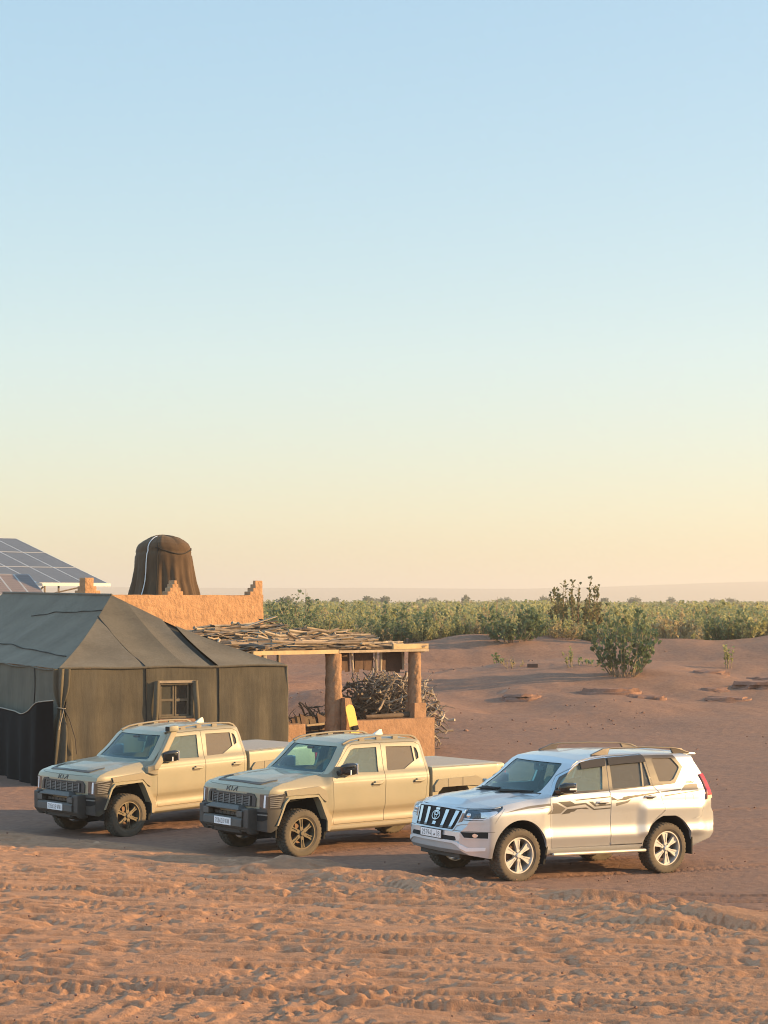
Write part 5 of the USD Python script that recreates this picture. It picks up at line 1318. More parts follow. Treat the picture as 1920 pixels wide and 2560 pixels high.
M['tent_cloth'] = mat_cloth('tent_cloth', (0.105, 0.092, 0.068))
M['tent_cloth_pale'] = mat_cloth('tent_cloth_pale', (0.120, 0.106, 0.082))
M['tent_cloth_dark'] = mat_cloth('tent_cloth_dark', (0.055, 0.048, 0.038))
M['screen_cloth'] = mat_cloth('screen_cloth', (0.005, 0.0055, 0.007), sheen=0.0)
M['tank_cloth'] = mat_cloth('tank_cloth', (0.085, 0.055, 0.034))
M['seam_dark'] = mat_plain('seam_dark', (0.018, 0.015, 0.012), 0.95)
M['rope'] = mat_plain('rope', (0.30, 0.27, 0.22), 0.9)
M['rope_dark'] = mat_plain('rope_dark', (0.06, 0.05, 0.04), 0.9)
M['mud'] = mat_plain('mud', (0.40, 0.235, 0.130), 0.95, vary=0.26, vscale=3.2, bump=0.060, bscale=8.0, spec=0.2)
M['mud_pale'] = mat_plain('mud_pale', (0.34, 0.205, 0.125), 0.95, vary=0.18, vscale=3.0, bump=0.022, bscale=11.0, spec=0.2)
M['mud_column'] = mat_plain('mud_column', (0.30, 0.185, 0.115), 0.95, vary=0.2, vscale=4.0, bump=0.030, bscale=10.0, spec=0.2)
M['old_wood'] = mat_plain('old_wood', (0.23, 0.175, 0.125), 0.85, vary=0.35, vscale=5.0, bump=0.006, bscale=30.0)
M['old_wood_pale'] = mat_plain('old_wood_pale', (0.36, 0.285, 0.20), 0.85, vary=0.3, vscale=5.0, bump=0.006, bscale=30.0)
M['old_wood_dark'] = mat_plain('old_wood_dark', (0.115, 0.080, 0.055), 0.85, vary=0.35, vscale=5.0, bump=0.006, bscale=30.0)
M['beam_wood'] = mat_plain('beam_wood', (0.50, 0.36, 0.20), 0.8, vary=0.25, vscale=3.0, bump=0.004, bscale=25.0)
M['board_red'] = mat_plain('board_red', (0.085, 0.045, 0.030), 0.8, vary=0.3, vscale=5.0)
M['grey_branch'] = mat_plain('grey_branch', (0.25, 0.20, 0.155), 0.9, vary=0.3, vscale=4.0)
M['pale_branch'] = mat_plain('pale_branch', (0.40, 0.335, 0.26), 0.9, vary=0.25, vscale=4.0)
M['window_wood'] = mat_plain('window_wood', (0.14, 0.115, 0.08), 0.8, vary=0.25, vscale=8.0)
M['window_pane'] = mat_glass('window_pane', (0.30, 0.33, 0.30), haze=0.30, haze_color=(0.22, 0.21, 0.17))
M['window_pane_clear'] = mat_glass('window_pane_clear', (0.7, 0.7, 0.68), haze=0.02)
M['board_yellow'] = mat_plain('board_yellow', (0.70, 0.49, 0.07), 0.35, coat=0.3)


def fm(v, q):
    return trimesh.Trimesh(v, np.vstack([q[:, [0, 1, 2]], q[:, [0, 2, 3]]]), process=False)


def cloth(fn, nu, nv, mat, parent, name, thick=0.0, holes=None):
    """A cloth surface fn(a, b) -> points for a, b in 0..1, optionally with a rectangular opening (a0, a1, b0, b1)."""
    a, b = np.linspace(0, 1, nu), np.linspace(0, 1, nv)
    if holes:
        a = np.unique(np.concatenate([a, holes[:2]]))
        b = np.unique(np.concatenate([b, holes[2:]]))
    A, Bq = np.meshgrid(a, b, indexing='ij')
    Pt = fn(A, Bq)
    nu, nv = len(a), len(b)
    ix = np.arange(nu * nv).reshape(nu, nv)
    q = np.stack([ix[:-1, :-1], ix[1:, :-1], ix[1:, 1:], ix[:-1, 1:]], -1)
    if holes:
        ca, cb = (a[:-1] + a[1:]) / 2, (b[:-1] + b[1:]) / 2
        keep = ~((ca[:, None] > holes[0]) & (ca[:, None] < holes[1]) & (cb[None] > holes[2]) & (cb[None] < holes[3]))
        q = q[keep]
    return part(parent, name, fm(Pt.reshape(-1, 3), q.reshape(-1, 4)), mat, True)


# ---- the big dark tent; local axes: x along the lit end wall, y into the depth
TENT_YAW = math.radians(25.8)
tent = thing('nomad_tent', 'large dark brown woven hair tent with hipped roof and a small wooden window', 'tent', (-7.26, 43.0, 0.0), TENT_YAW)
TW, TE, TR, TS = 5.52, 2.60, 4.26, 4.87
TD = 15.5


def sag(A, Bq, seed, amp=0.03):
    return amp * noise2(A * 3.0, Bq * 3.0, 1.0, seed, 3)


def wall_strip(x0, x1, seed, lean=0.05):
    def fn(A, Bq):
        x = x0 + (x1 - x0) * A
        z = TE * Bq
        fold = 0.022 * np.sin(x * 9.5 + 2.2 * noise2(x, z, 1.2, seed, 2)) * (1 - Bq) ** 0.8 + 0.035 * noise2(x * 2.2, z * 0.35, 1.0, seed + 1, 3)
        y = -lean * (1 - Bq) - fold - 0.03 * np.sin(np.pi * Bq)
        zz = z - 0.018 * np.sin(np.pi * A) * (Bq > 0.97) - 0.03 * (1 - Bq)
        return np.stack([x, y, zz], -1)
    return fn


def roof_strip(x0, x1, seed, top0=None, top1=None):
    """Part of the hipped end: from the eave up to the hip lines."""
    def hip(x):
        return np.minimum(x, TW - x) / (TW / 2)
    def fn(A, Bq):
        x = x0 + (x1 - x0) * A
        s = hip(x) * Bq
        y = TS * s
        z = TE + (TR - TE) * s - 0.22 * np.sin(np.pi * s) * 0.6 + 0.03 * noise2(x * 1.5, y * 0.7, 1.0, seed, 3) - 0.035 * np.sin(np.pi * A) * np.sin(np.pi * np.clip(Bq, 0, 1)) + 0.012
        return np.stack([x, y, z], -1)
    return fn


S1, S2 = 2.03, 3.80
W0, W1, WZ0, WZ1 = 2.33, 3.18, 1.43, 2.25
cloth(wall_strip(0.16, S1 - 0.006, 101), 50, 40, M['tent_cloth'], tent, 'wall_cloth')
cloth(wall_strip(S1 + 0.006, S2 - 0.006, 103), 50, 40, M['tent_cloth'], tent, 'wall_cloth', holes=((W0 - S1) / (S2 - S1), (W1 - S1) / (S2 - S1), WZ0 / TE, WZ1 / TE))
cloth(wall_strip(S2 + 0.006, TW, 105), 50, 40, M['tent_cloth'], tent, 'wall_cloth')
cloth(roof_strip(0.0, S1 - 0.004, 111), 40, 40, M['tent_cloth_pale'], tent, 'roof_cloth')
cloth(roof_strip(S1 + 0.004, 3.02, 113), 40, 40, M['tent_cloth'], tent, 'roof_cloth')  # darker tone of this strip carries the shading of a fold
cloth(roof_strip(2.98, S2 - 0.20, 114), 40, 40, M['tent_cloth_pale'], tent, 'roof_cloth')
cloth(roof_strip(S2 + 0.004, TW, 115), 40, 40, M['tent_cloth_pale'], tent, 'roof_cloth')
# the dark under-cloth that shows in the open seam
cloth(lambda A, Bq: roof_strip(S2 - 0.24, S2 + 0.02, 117)(A, Bq) - np.array([0, 0, 0.07]), 8, 30, M['tent_cloth_dark'], tent, 'under_cloth')
# eave roll along the lit end and down the hips
eave = [(x, -0.012, TE + 0.005 + 0.012 * math.sin(x * 3)) for x in np.linspace(0, TW, 40)]
part(tent, 'eave_hem', tube(eave, 0.030, 6), M['tent_cloth_pale'], True)
for x in (S1, S2):
    pts = [(x + 0.004 * math.sin(z * 9), wall_strip(x - 0.3, x + 0.3, 103)(np.array([0.5]), np.array([z / TE]))[0, 1] - 0.010, z) for z in np.linspace(0.0, TE, 24)]
    part(tent, 'wall_seam', tube(pts, 0.014, 5), M['seam_dark'], True)
pts = [tuple(roof_strip(S1 - 0.3, S1 + 0.3, 111)(np.array([0.5]), np.array([b]))[0] + np.array([0.02 * math.sin(b * 11), 0, 0.008])) for b in np.linspace(0, 1, 24)]
part(tent, 'roof_seam', tube(pts, 0.016, 5), M['seam_dark'], True)
part(tent, 'corner_hem', tube([(TW + 0.01 * math.sin(z * 7), 0.0 - 0.05 * (1 - z / TE), z) for z in np.linspace(0, TE, 20)], 0.026, 6), M['tent_cloth_pale'], True)


def long_wall(A, Bq):
    y = TD * A
    z = TE * Bq
    x = -0.06 * (1 - Bq) - 0.05 * noise2(y * 0.9, z * 0.35, 1.0, 121, 3) - 0.03 * np.sin(y * 5.0) * (1 - Bq)
    return np.stack([x, y, z - 0.05 * np.abs(np.sin(y * 1.3)) * (Bq > 0.97)], -1)


def long_roof(sidex):
    def fn(A, Bq):
        y = TS * Bq + (TD - TS * Bq) * A
        s = Bq
        x = (TW / 2) * s
        rise = TE + (TR - TE) * s - 0.15 * np.sin(np.pi * s) + 0.10 * A * s
        z = rise + 0.10 * noise2(x * 0.8, y * 0.5, 1.0, 131, 3) * np.sin(np.pi * s) + 0.06 * np.exp(-(((y - 6.5 - 1.2 * s) / 0.6) ** 2)) * np.sin(np.pi * s)
        return np.stack([x if sidex > 0 else TW - x, y, z], -1)
    return fn


cloth(long_wall, 120, 30, M['tent_cloth'], tent, 'side_cloth')
cloth(lambda A, Bq: np.stack([TW + 0.0 * A, TD * A, TE * Bq], -1)[:, ::-1], 30, 6, M['tent_cloth'], tent, 'side_cloth')
cloth(long_roof(1), 110, 46, M['tent_cloth'], tent, 'long_roof_cloth')
cloth(lambda A, Bq: long_roof(-1)(A, Bq)[:, ::-1], 60, 24, M['tent_cloth'], tent, 'long_roof_cloth')
ridge = [(TW / 2, y, TR + 0.012 + 0.10 * (y - TS) / (TD - TS)) for y in np.linspace(TS, TD, 20)]
part(tent, 'ridge_hem', tube(ridge, 0.035, 6), M['tent_cloth_pale'], True)
for b0, b1, a0 in ((0.82, 0.72, 0.0), (0.18, 0.30, 0.02)):
    pts = [tuple(long_roof(1)(np.array([a]), np.array([b0 + (b1 - b0) * a / 0.5]))[0] + np.array([0, 0, 0.012 + 0.006 * math.sin(a * 60)])) for a in np.linspace(a0, 0.5, 40)]
    part(tent, 'roof_seam', tube(pts, 0.014, 5), M['seam_dark'], True)
pts = [tuple(long_wall(np.array([0.13 + 0.01 * math.sin(6 * b)]), np.array([b]))[0] + np.array([-0.012, 0, 0])) for b in np.linspace(0.2, 1, 20)]
part(tent, 'wall_seam', tube(pts, 0.012, 5), M['seam_dark'], True)
part(tent, 'eave_hem', tube([(-0.01, y, TE - 0.05 * abs(math.sin(y * 1.3))) for y in np.linspace(0, TD, 60)], 0.020, 6), M['tent_cloth'], True)


def corner_gather(A, Bq):
    """The loose corner cloth, gathered by a cord at two thirds of its height."""
    z = TE * (1 - A)
    pinch = 1 - 0.62 * np.exp(-((z - 1.72) / 0.30) ** 2)
    w = 0.18 * pinch + 0.03 * sstep(1.6, 0.3, z)
    ang = Bq * np.pi * 1.15 - 0.35
    r = w * (1 + 0.24 * np.sin(Bq * 26 + 2 * z))
    return np.stack([0.12 + r * np.cos(ang) * 1.1 - 0.05, 0.05 - r * np.sin(ang), z], -1)[:, ::-1]


cloth(corner_gather, 50, 60, M['tent_cloth'], tent, 'corner_cloth')
part(tent, 'cord', tube([(0.08 + 0.10 * math.cos(a), 0.04 - 0.11 * math.sin(a), 1.70 + 0.012 * a) for a in np.linspace(-0.6, 3.9, 24)], 0.012, 5), M['rope'], True)
part(tent, 'cord', tube([(0.10, -0.075, 1.72), (0.02, -0.13, 1.45), (-0.04, -0.16, 1.25)], 0.010, 5), M['rope'], True)
part(tent, 'cord', tube([(0.10, -0.075, 1.72), (0.20, -0.16, 1.50), (0.34, -0.16, 1.05), (0.38, -0.15, 0.7)], 0.012, 5), M['rope_dark'], True)
# the window
win = group_part(tent, 'window', (W0, -0.06, WZ0))
ww, wh = W1 - W0, WZ1 - WZ0
fr = m3.Manifold.cube((ww, 0.22, wh)) - cbox(0.045, ww - 0.045, -1, 1, 0.05, wh - 0.05)
part(win, 'frame', fr, M['window_wood'])
part(win, 'recess', cbox(0.045, ww - 0.045, 0.45, 0.50, 0.0, wh), M['seam_dark'])  # dark sheet standing in for the unlit inside of the tent
part(win, 'lintel', cbox(-0.03, ww + 0.03, -0.035, 0.02, wh - 0.01, wh + 0.045), M['old_wood_pale'])
part(win, 'sill', rbox(-0.02, ww + 0.03, -0.07, 0.16, -0.10, -0.012, 0.015), M['mud_pale'], 30)
half = 0.335
for k, x0 in enumerate((0.05, 0.05 + half + 0.02)):
    sash = cbox(x0, x0 + half, 0.06, 0.10, 0.055, wh - 0.055)
    hm = (wh - 0.11) / 2
    for zz in (0.0, 1.0):
        sash = sash - cbox(x0 + 0.035, x0 + half - 0.035, 0, 1, 0.055 + 0.035 + zz * hm, 0.055 + hm - 0.02 + zz * hm)
    sp = part(win, 'sash', sash, M['window_wood'])
    for zz in (0.0, 1.0):
        part(win, 'pane', cbox(x0 + 0.03, x0 + half - 0.03, 0.078, 0.083, 0.055 + 0.03 + zz * hm, 0.055 + hm - 0.015 + zz * hm), M['window_pane'] if k == 0 else M['window_pane_clear'])
part(win, 'torn_paper', hexa([(0.44, 0.105, 0.36), (0.54, 0.105, 0.37), (0.54, 0.11, 0.37), (0.44, 0.11, 0.36), (0.46, 0.105, 0.44), (0.52, 0.105, 0.47), (0.52, 0.11, 0.47), (0.46, 0.11, 0.44)]), M['plate_white'])
for sx in (0, 1):
    x0 = W0 - 0.05 if sx == 0 else W1 + 0.02
    cloth(lambda A, Bq, x0=x0, sx=sx: np.stack([x0 + (A - 0.5) * 0.13 + (0.05 * (1 - Bq) if sx else -0.05 * (1 - Bq)), -0.10 - 0.05 * np.sin(A * np.pi) - 0.02 * np.sin(Bq * 5), WZ0 - 0.06 + (WZ1 - WZ0 + 0.10) * Bq], -1), 10, 20, M['tent_cloth'], tent, 'window_flap')

# ---- the near-black cloth screen hung in front of the tent's shaded side
screen = thing('cloth_screen', 'black cloth screen hung from a sagging cord along the shaded side of the tent', 'cloth screen', (-7.26, 43.0, 0.0), TENT_YAW)


def screen_fn(A, Bq):
    y = -0.20 + 6.5 * A
    top = 1.92 - 0.34 * sstep(0.0, 0.28, A) - 0.06 * np.sin(np.pi * np.clip(A * 3, 0, 1)) + 0.05 * sstep(0.3, 0.9, A)
    z = top * Bq - 0.02
    x = -0.46 + 0.28 * (1 - sstep(0.0, 0.05, A)) - 0.05 * np.sin(y * 6.0 + 1.5 * noise2(y, z, 0.8, 141, 2)) * (1.1 - Bq) - 0.06 * noise2(y, z * 0.4, 0.8, 142, 2)
    return np.stack([x, y, z], -1)


cloth(screen_fn, 120, 30, M['screen_cloth'], screen, 'hanging_cloth')
part(screen, 'cord', tube([tuple(screen_fn(np.array([a]), np.array([1.0]))[0] + np.array([-0.008, 0, 0.01])) for a in np.linspace(0, 1, 50)], 0.014, 5), M['rope'], True)

# ---- the mud house with its roof parapet
house = thing('mud_house', 'ochre mud brick house with stepped parapet corners behind the tent', 'house', (-9.48, 61.0, 0.0), math.radians(44))
HL, HZ, HD = 7.40, 4.32, 9.5


def mud_block(x0, x1, y0, y1, z0, z1, seed, amp=0.03, res=0.16):
    b = cbox(x0, x1, y0, y1, z0, z1).refine_to_length(res)
    def w(p):
        n = np.stack([noise2(p[:, 0] + 3.1 * k, p[:, 1] + p[:, 2] * 0.9, 0.45, seed + k, 3) for k in range(3)], -1)
        return p + n * amp * 2
    return b.warp_batch(w)


part(house, 'front_wall', mud_block(0, HL, 0, 0.42, -0.1, HZ, 151), M['mud'], 40)
part(house, 'side_wall', mud_block(0, 0.42, 0.43, HD, -0.1, 4.06, 153), M['mud'], 40)
part(house, 'end_wall', mud_block(HL - 0.42, HL, 0.43, HD, -0.1, HZ, 154), M['mud'], 40)
part(house, 'back_wall', mud_block(0.43, HL - 0.43, HD - 0.42, HD, -0.1, HZ, 155), M['mud'], 40)
part(house, 'roof', mud_block(0.40, HL - 0.40, 0.40, HD - 0.40, 3.75, 3.92, 156), M['mud_pale'], 40)


part(house, 'annex', mud_block(-7.0, -0.03, 3.0, HD, -0.1, 3.86, 157), M['mud_pale'], 40)


def steps(along_x, rising, n=4, w=0.15, h=0.135):
    ms = []
    for k in range(n):
        a0, a1 = (0.0, w * (n - k)) if rising > 0 else (-w * (n - k), 0.0)
        ms.append(rbox(a0, a1, 0.02, 0.34, HZ - 0.05 + h * k, HZ + h * (k + 1), 0.02, 6) if along_x else rbox(0.02, 0.34, a0, a1, HZ - 0.05 + h * k, HZ + h * (k + 1), 0.02, 6))
    return m3.Manifold.batch_boolean(ms, m3.OpType.Add)


part(house, 'stepped_corner', steps(True, 1) + steps(False, 1).translate((0, 0.02, 0)), M['mud'], 30)
part(house, 'stepped_corner', steps(True, -1, 4, 0.14, 0.125).translate((HL - 0.01, 0, 0)) + steps(False, 1, 4, 0.14, 0.125).translate((HL - 0.36, 0.02, 0)), M['mud'], 30)
mid = m3.Manifold.batch_boolean([rbox(3.62 - w, 3.62 + w, 0.03, 0.32, HZ - 0.04 + 0.12 * k, HZ + 0.12 * (k + 1), 0.02, 6) for k, w in enumerate((0.33, 0.22, 0.13, 0.065))], m3.OpType.Add)
part(house, 'stepped_merlon', mid, M['mud'], 30)

# ---- the water tank under cloth, on the roof of the house
TKX, TKY, TKZ = -7.53, 65.6, 3.92
tank = thing('covered_tank', 'rounded roof tank wrapped in brown cloth and tied with a pale rope', 'water tank', (TKX, TKY, TKZ))
prof_z = np.array([0.0, 0.12, 0.42, 0.84, 1.32, 1.74, 2.03, 2.15, 2.26, 2.35, 2.41, 2.44])
prof_r = 1.17 * np.array([1.14, 1.10, 1.00, 0.91, 0.86, 0.83, 0.775, 0.72, 0.60, 0.46, 0.28, 0.02])


def tank_fn(A, Bq):
    z = np.interp(Bq, np.linspace(0, 1, len(prof_z)), prof_z)
    r = np.interp(Bq, np.linspace(0, 1, len(prof_z)), prof_r)
    a = A * 2 * np.pi
    drop = sstep(2.05, 0.5, z)
    pleat = (0.045 * np.sin(a * 11 + 1.3 * np.sin(z * 2)) + 0.03 * np.sin(a * 23 + z)) * drop
    r = r * (1 + pleat) + 0.10 * noise2(np.cos(a) * 2, np.sin(a) * 2 + z * 1.1, 0.7, 161, 3) * (r > 0.1) - 0.03 * np.exp(-((z - 1.80 + 0.10 * np.sin(a)) / 0.05) ** 2)
    z = z + 0.16 * noise2(np.cos(a) * 3, np.sin(a) * 3, 0.8, 163, 2) * (z > 1.95)
    return np.stack([r * np.cos(a), r * np.sin(a), z], -1)


cloth(tank_fn, 160, 70, M['tank_cloth'], tank, 'cover')
part(tank, 'rope', tube([tuple(tank_fn(np.array([0.665 + 0.012 * b]), np.array([0.02 + 0.86 * b]))[0] * np.array([1.025, 1.025, 1])) for b in np.linspace(0, 1, 24)], 0.017, 6), M['plate_white'], True)
part(tank, 'tie', tube([tuple(tank_fn(np.array([a]), np.array([0.50 + 0.03 * math.sin(a * 20)]))[0] * np.array([1.015, 1.015, 1])) for a in np.linspace(0.72, 1.03, 30)], 0.02, 6), M['seam_dark'], True)
part(tank, 'tie', tube([tuple(tank_fn(np.array([0.735]), np.array([0.02 + 0.62 * b]))[0] * np.array([1.02, 1.02, 1])) for b in np.linspace(0, 1, 20)], 0.022, 6), M['seam_dark'], True)

# ---- solar panels on the roof
def mat_cells(name, cell, line, sx, sy, rough, coat=0.5):
    nodes = {'tc': ('texture_coordinate', {}), 'mp': ('mapping', {'scale': (1 / sx, 1 / sy, 1.0)}), 'br': ('brick_texture', {'offset': 0.0, 'color1': cell, 'color2': tuple(c * 1.12 for c in cell), 'mortar': line, 'scale': 1.0, 'mortar_size': 0.02, 'brick_width': 1.0, 'row_height': 1.0}),
             'p': ('principled_bsdf', {'roughness': rough, 'coat_weight': coat, 'coat_roughness': 0.25, 'specular_ior_level': 0.25})}
    return usdkit.material(stage, L + name, nodes, [('tc.object', 'mp.vector'), ('mp.vector', 'br.vector'), ('br.color', 'p.base_color')], surface='p.BSDF')


M['cells'] = mat_cells('cells', (0.12, 0.122, 0.13), (0.15, 0.152, 0.16), 0.155, 0.19, 0.5, 0.15)
M['cells_brown'] = mat_cells('cells_brown', (0.14, 0.105, 0.09), (0.5, 0.45, 0.40), 0.073, 0.108, 0.3)
M['panel_frame'] = mat_plain('panel_frame', (0.66, 0.65, 0.63), 0.4, metallic=0.5)
M['steel_post'] = mat_plain('steel_post', (0.16, 0.13, 0.11), 0.6, metallic=0.2)


def panel_array(name, label, origin, yaw, tilt, pw, pl, cols, rows, cells):
    """Rows of panels; the near right-hand corner is the origin, columns run to the left."""
    t = thing(name, label, 'solar array', origin, yaw)
    ct, st = math.cos(tilt), math.sin(tilt)
    rot = np.array([[1, 0, 0, 0], [0, ct, -st, 0], [0, st, ct, 0]], float)
    for r in range(rows):
        for c in range(cols):
            x1, y0 = -c * pw - 0.012, r * pl + 0.012
            x0, y1 = -(c + 1) * pw + 0.012, (r + 1) * pl - 0.012
            fr_ = cbox(x0, x1, y0, y1, -0.04, 0.0) - cbox(x0 + 0.016, x1 - 0.016, y0 + 0.016, y1 - 0.016, -0.006, 0.1)
            p = part(t, 'panel', cbox(x0 + 0.014, x1 - 0.014, y0 + 0.014, y1 - 0.014, -0.030, -0.004).transform(rot), cells)
            part(p, 'panel_frame', fr_.transform(rot), M['panel_frame'])
    for r in range(rows + 1):
        yy = min(r * pl + 0.25, rows * pl - 0.1)
        part(t, 'rail', cbox(-cols * pw, 0, yy, yy + 0.05, -0.09, -0.045).transform(rot), M['panel_frame'])
    return t, rot


arr, rot = panel_array('solar_array', 'large tilted roof table of blue glass solar panels in three rows', (-9.77, 68.0, 4.755), math.radians(39), math.radians(14.5), 0.94, 2.345, 7, 3, M['cells'])
part(arr, 'front_channel', cbox(-6.58, 0.10, -0.03, 0.02, -0.11, -0.02), M['panel_frame'])
for x in (-6.1, -4.9, -3.9, -3.0, -1.9, -0.7):
    for yy in (0.15, 3.3, 6.4):
        zz = yy * math.tan(math.radians(14.5)) - 0.09
        part(arr, 'post', cbox(x, x + 0.05, yy, yy + 0.05, -0.88, zz), M['steel_post'])
part(arr, 'brace', tube([(-3.4, 0.10, -0.62), (-0.9, 0.10, -0.12)], 0.028, 6), M['steel_post'])
part(arr, 'brace', tube([(-2.5, 0.14, -0.14), (-2.9, 0.14, -0.55)], 0.03, 6), M['steel_post'])
part(arr, 'junction_box', rbox(-2.95, -2.55, 0.05, 0.2, -0.66, -0.36, 0.02), M['steel_post'])
arr2, _ = panel_array('small_solar_array', 'small steep solar array of brown celled panels, in front of the blue ones', (-11.31, 64.2, 4.34), math.radians(39), math.radians(31), 0.59, 1.35, 4, 1, M['cells_brown'])
for x in (-1.9, -1.0, -0.1):
    part(arr2, 'post', cbox(x, x + 0.04, 0.95, 1.0, -0.4, 0.5), M['steel_post'])

# ---- the open shelter with its roof of sticks
SH_YAW = math.atan2(3.2, 4.18)
SL = math.hypot(4.18, 3.2)
shelter = thing('stick_shelter', 'open shelter with mud columns and a roof heaped with dry sticks, right of the tent', 'shelter', (-3.12, 48.0, 0.0), SH_YAW)
part(shelter, 'front_beam', cbox(-0.2, SL * 0.46, -0.06, 0.06, 2.765, 2.865), M['beam_wood'])
part(shelter, 'front_beam', cbox(SL * 0.462, SL + 0.12, -0.07, 0.05, 2.78, 2.845), M['old_wood_pale'])
part(shelter, 'edge_board', cbox(SL * 0.80, SL + 0.12, -0.05, 0.02, 2.852, 2.985), M['beam_wood'])
part(shelter, 'side_beam', cbox(SL - 0.05, SL + 0.08, 0.06, 6.8, 2.75, 2.86), M['old_wood'])
part(shelter, 'back_beam', cbox(0.0, SL + 0.1, 6.8, 6.95, 2.72, 2.85), M['old_wood'])
for k in range(9):
    x = 0.25 + 0.58 * k
    part(shelter, 'rafter', tube([(x, 0.07, 2.81), (x + 0.05, 3.4, 2.82), (x + 0.02, 6.8, 2.80)], 0.05, 6), M['old_wood_dark'])


def mud_column(t, y, r, z0, z1, seed):
    def fn(A, Bq):
        a = A * 2 * np.pi
        z = z0 + (z1 - z0) * Bq
        rr = r * (1 + 0.10 * (1 - Bq)) + 0.055 * noise2(np.cos(a) * r * 5, np.sin(a) * r * 5 + z * 2.6, 0.55, seed, 4) + 0.05 * noise2(np.cos(a) * 2.2, np.sin(a) * 2.2 + z * 7.0, 0.5, seed + 5, 2)
        return np.stack([t * SL + rr * np.cos(a), y + rr * np.sin(a), z], -1)
    cloth(fn, 40, 60, M['mud_column'], shelter, 'mud_column')


mud_column(0.457, 0.15, 0.205, -0.1, 2.77, 171)
mud_column(0.962, 0.15, 0.165, 0.95, 2.78, 172)
part(shelter, 'corner_post', rbox(0.10, 0.22, -0.05, 0.06, 0.0, 2.76, 0.02, 6), M['old_wood_pale'], 30)
part(shelter, 'corner_post', tube([(SL - 0.05, 6.8, 0.0), (SL, 6.85, 2.75)], 0.06, 7), M['old_wood'])
part(shelter, 'corner_post', tube([(0.1, 6.8, 0.0), (0.1, 6.85, 2.75)], 0.06, 7), M['old_wood'])
part(shelter, 'low_wall', mud_block(2.52, SL + 0.20, -0.20, 0.16, -0.1, 1.03, 173, 0.025, 0.14), M['mud_pale'], 40)
part(shelter, 'low_wall', mud_block(0.72, 1.28, -0.20, 0.16, -0.1, 1.02, 174, 0.025, 0.14), M['mud_pale'], 40)
part(shelter, 'column_foot', mud_block(SL * 0.962 - 0.16, SL * 0.962 + 0.22, -0.06, 0.34, 1.02, 1.42, 175, 0.02, 0.12), M['mud_pale'], 40)
part(shelter, 'column_foot', m3.Manifold.batch_hull([mud_block(2.50, 2.86, -0.25, 0.2, -0.1, 1.0, 176, 0.02, 0.14), mud_block(2.52, 2.70, -0.2, 0.2, 1.0, 1.62, 177, 0.02, 0.14)]), M['mud_column'], 40)
rng = np.random.default_rng(17)
# hanging back boards under the roof
for k in range(14):
    x = 2.86 + 0.150 * k
    if k in (2, 7, 8):
        continue
    z0 = 2.28 + rng.normal(0, 0.03)
    part(shelter, 'back_board', hexa([(x, 0.45, z0), (x + 0.146, 0.45, z0), (x + 0.146, 0.48, z0), (x, 0.48, z0), (x, 0.45, 2.76), (x + 0.146, 0.45, 2.76), (x + 0.146, 0.48, 2.76), (x, 0.48, 2.76)], 0.006, rng), M['board_red'])
for x in (2.72, 3.22, 3.98, 4.12, 4.88):
    part(shelter, 'roof_pole', tube([(x, 0.40, 2.22 + 0.1 * rng.random()), (x + rng.normal(0, 0.04), 0.42, 2.78)], 0.028 + 0.01 * rng.random(), 6), M['pale_branch'])
deck = cbox(0.0, SL + 0.06, 0.1, 6.9, 2.868, 2.89)
dk = part(shelter, 'stick_roof', deck, M['old_wood_dark'])


def heap(x, y):
    h = 0.66 * math.exp(-((x - 3.3) / 1.1) ** 2 - ((y - 5.0) / 1.4) ** 2) + 0.50 * math.exp(-((x - 4.1) / 0.75) ** 2 - ((y - 2.5) / 1.2) ** 2)
    return h + 0.34 * math.exp(-((x - 1.6) / 1.3) ** 2 - ((y - 4.6) / 2.0) ** 2) + 0.12 * math.exp(-((x - 2.4) / 1.5) ** 2 - ((y - 1.4) / 1.2) ** 2)


woods = [M['old_wood'], M['old_wood_pale'], M['old_wood_dark'], M['old_wood'], M['old_wood_pale']]
for k in range(300):
    x = rng.uniform(0.0, SL + 0.05)
    y = 0.05 + 6.5 * rng.random() ** 1.0
    ln = rng.uniform(0.5, 2.0) if x < 3.6 else rng.uniform(0.4, 1.1)
    x = min(x, SL + 0.1 - ln * 0.5)
    z = 2.91 + heap(x, y) * rng.uniform(0.55, 1.0) + 0.05 * rng.random()
    yaw = rng.normal(0, 0.16) + (rng.choice([0, 0, 0, 1]) * rng.normal(0, 0.9))
    pit = rng.normal(0, 0.05)
    c, s = math.cos(yaw) * ln / 2, math.sin(yaw) * ln / 2
    y = min(max(y, abs(s) - 0.1), 6.8)
    if rng.random() < 0.5:      # flat split board
        w, h = rng.uniform(0.035, 0.08), rng.uniform(0.012, 0.028)
        nx, ny = -math.sin(yaw) * w, math.cos(yaw) * w
        dz = ln * pit
        v = [(x - c - nx, y - s - ny, z - dz), (x + c - nx, y + s - ny, z + dz), (x + c + nx, y + s + ny, z + dz), (x - c + nx, y - s + ny, z - dz)]
        v = v + [(a, b, q + h) for a, b, q in v]
        part(dk, 'stick', hexa(v, 0.008, rng), woods[rng.integers(5)])
    else:
        r = rng.uniform(0.018, 0.050)
        pts = [(x - c, y - s, z + r - ln * pit), (x - c * 0.3 + rng.normal(0, 0.02), y - s * 0.3 + rng.normal(0, 0.03), z + r + rng.normal(0, 0.02)), (x + c * 0.4 + rng.normal(0, 0.02), y + s * 0.4 + rng.normal(0, 0.03), z + r + rng.normal(0, 0.02)), (x + c, y + s, z + r + ln * pit)]
        part(dk, 'stick', tube(pts, [r, r * 1.05, r * 0.95, r * 0.7], 5), woods[rng.integers(5)])
fill = MB()
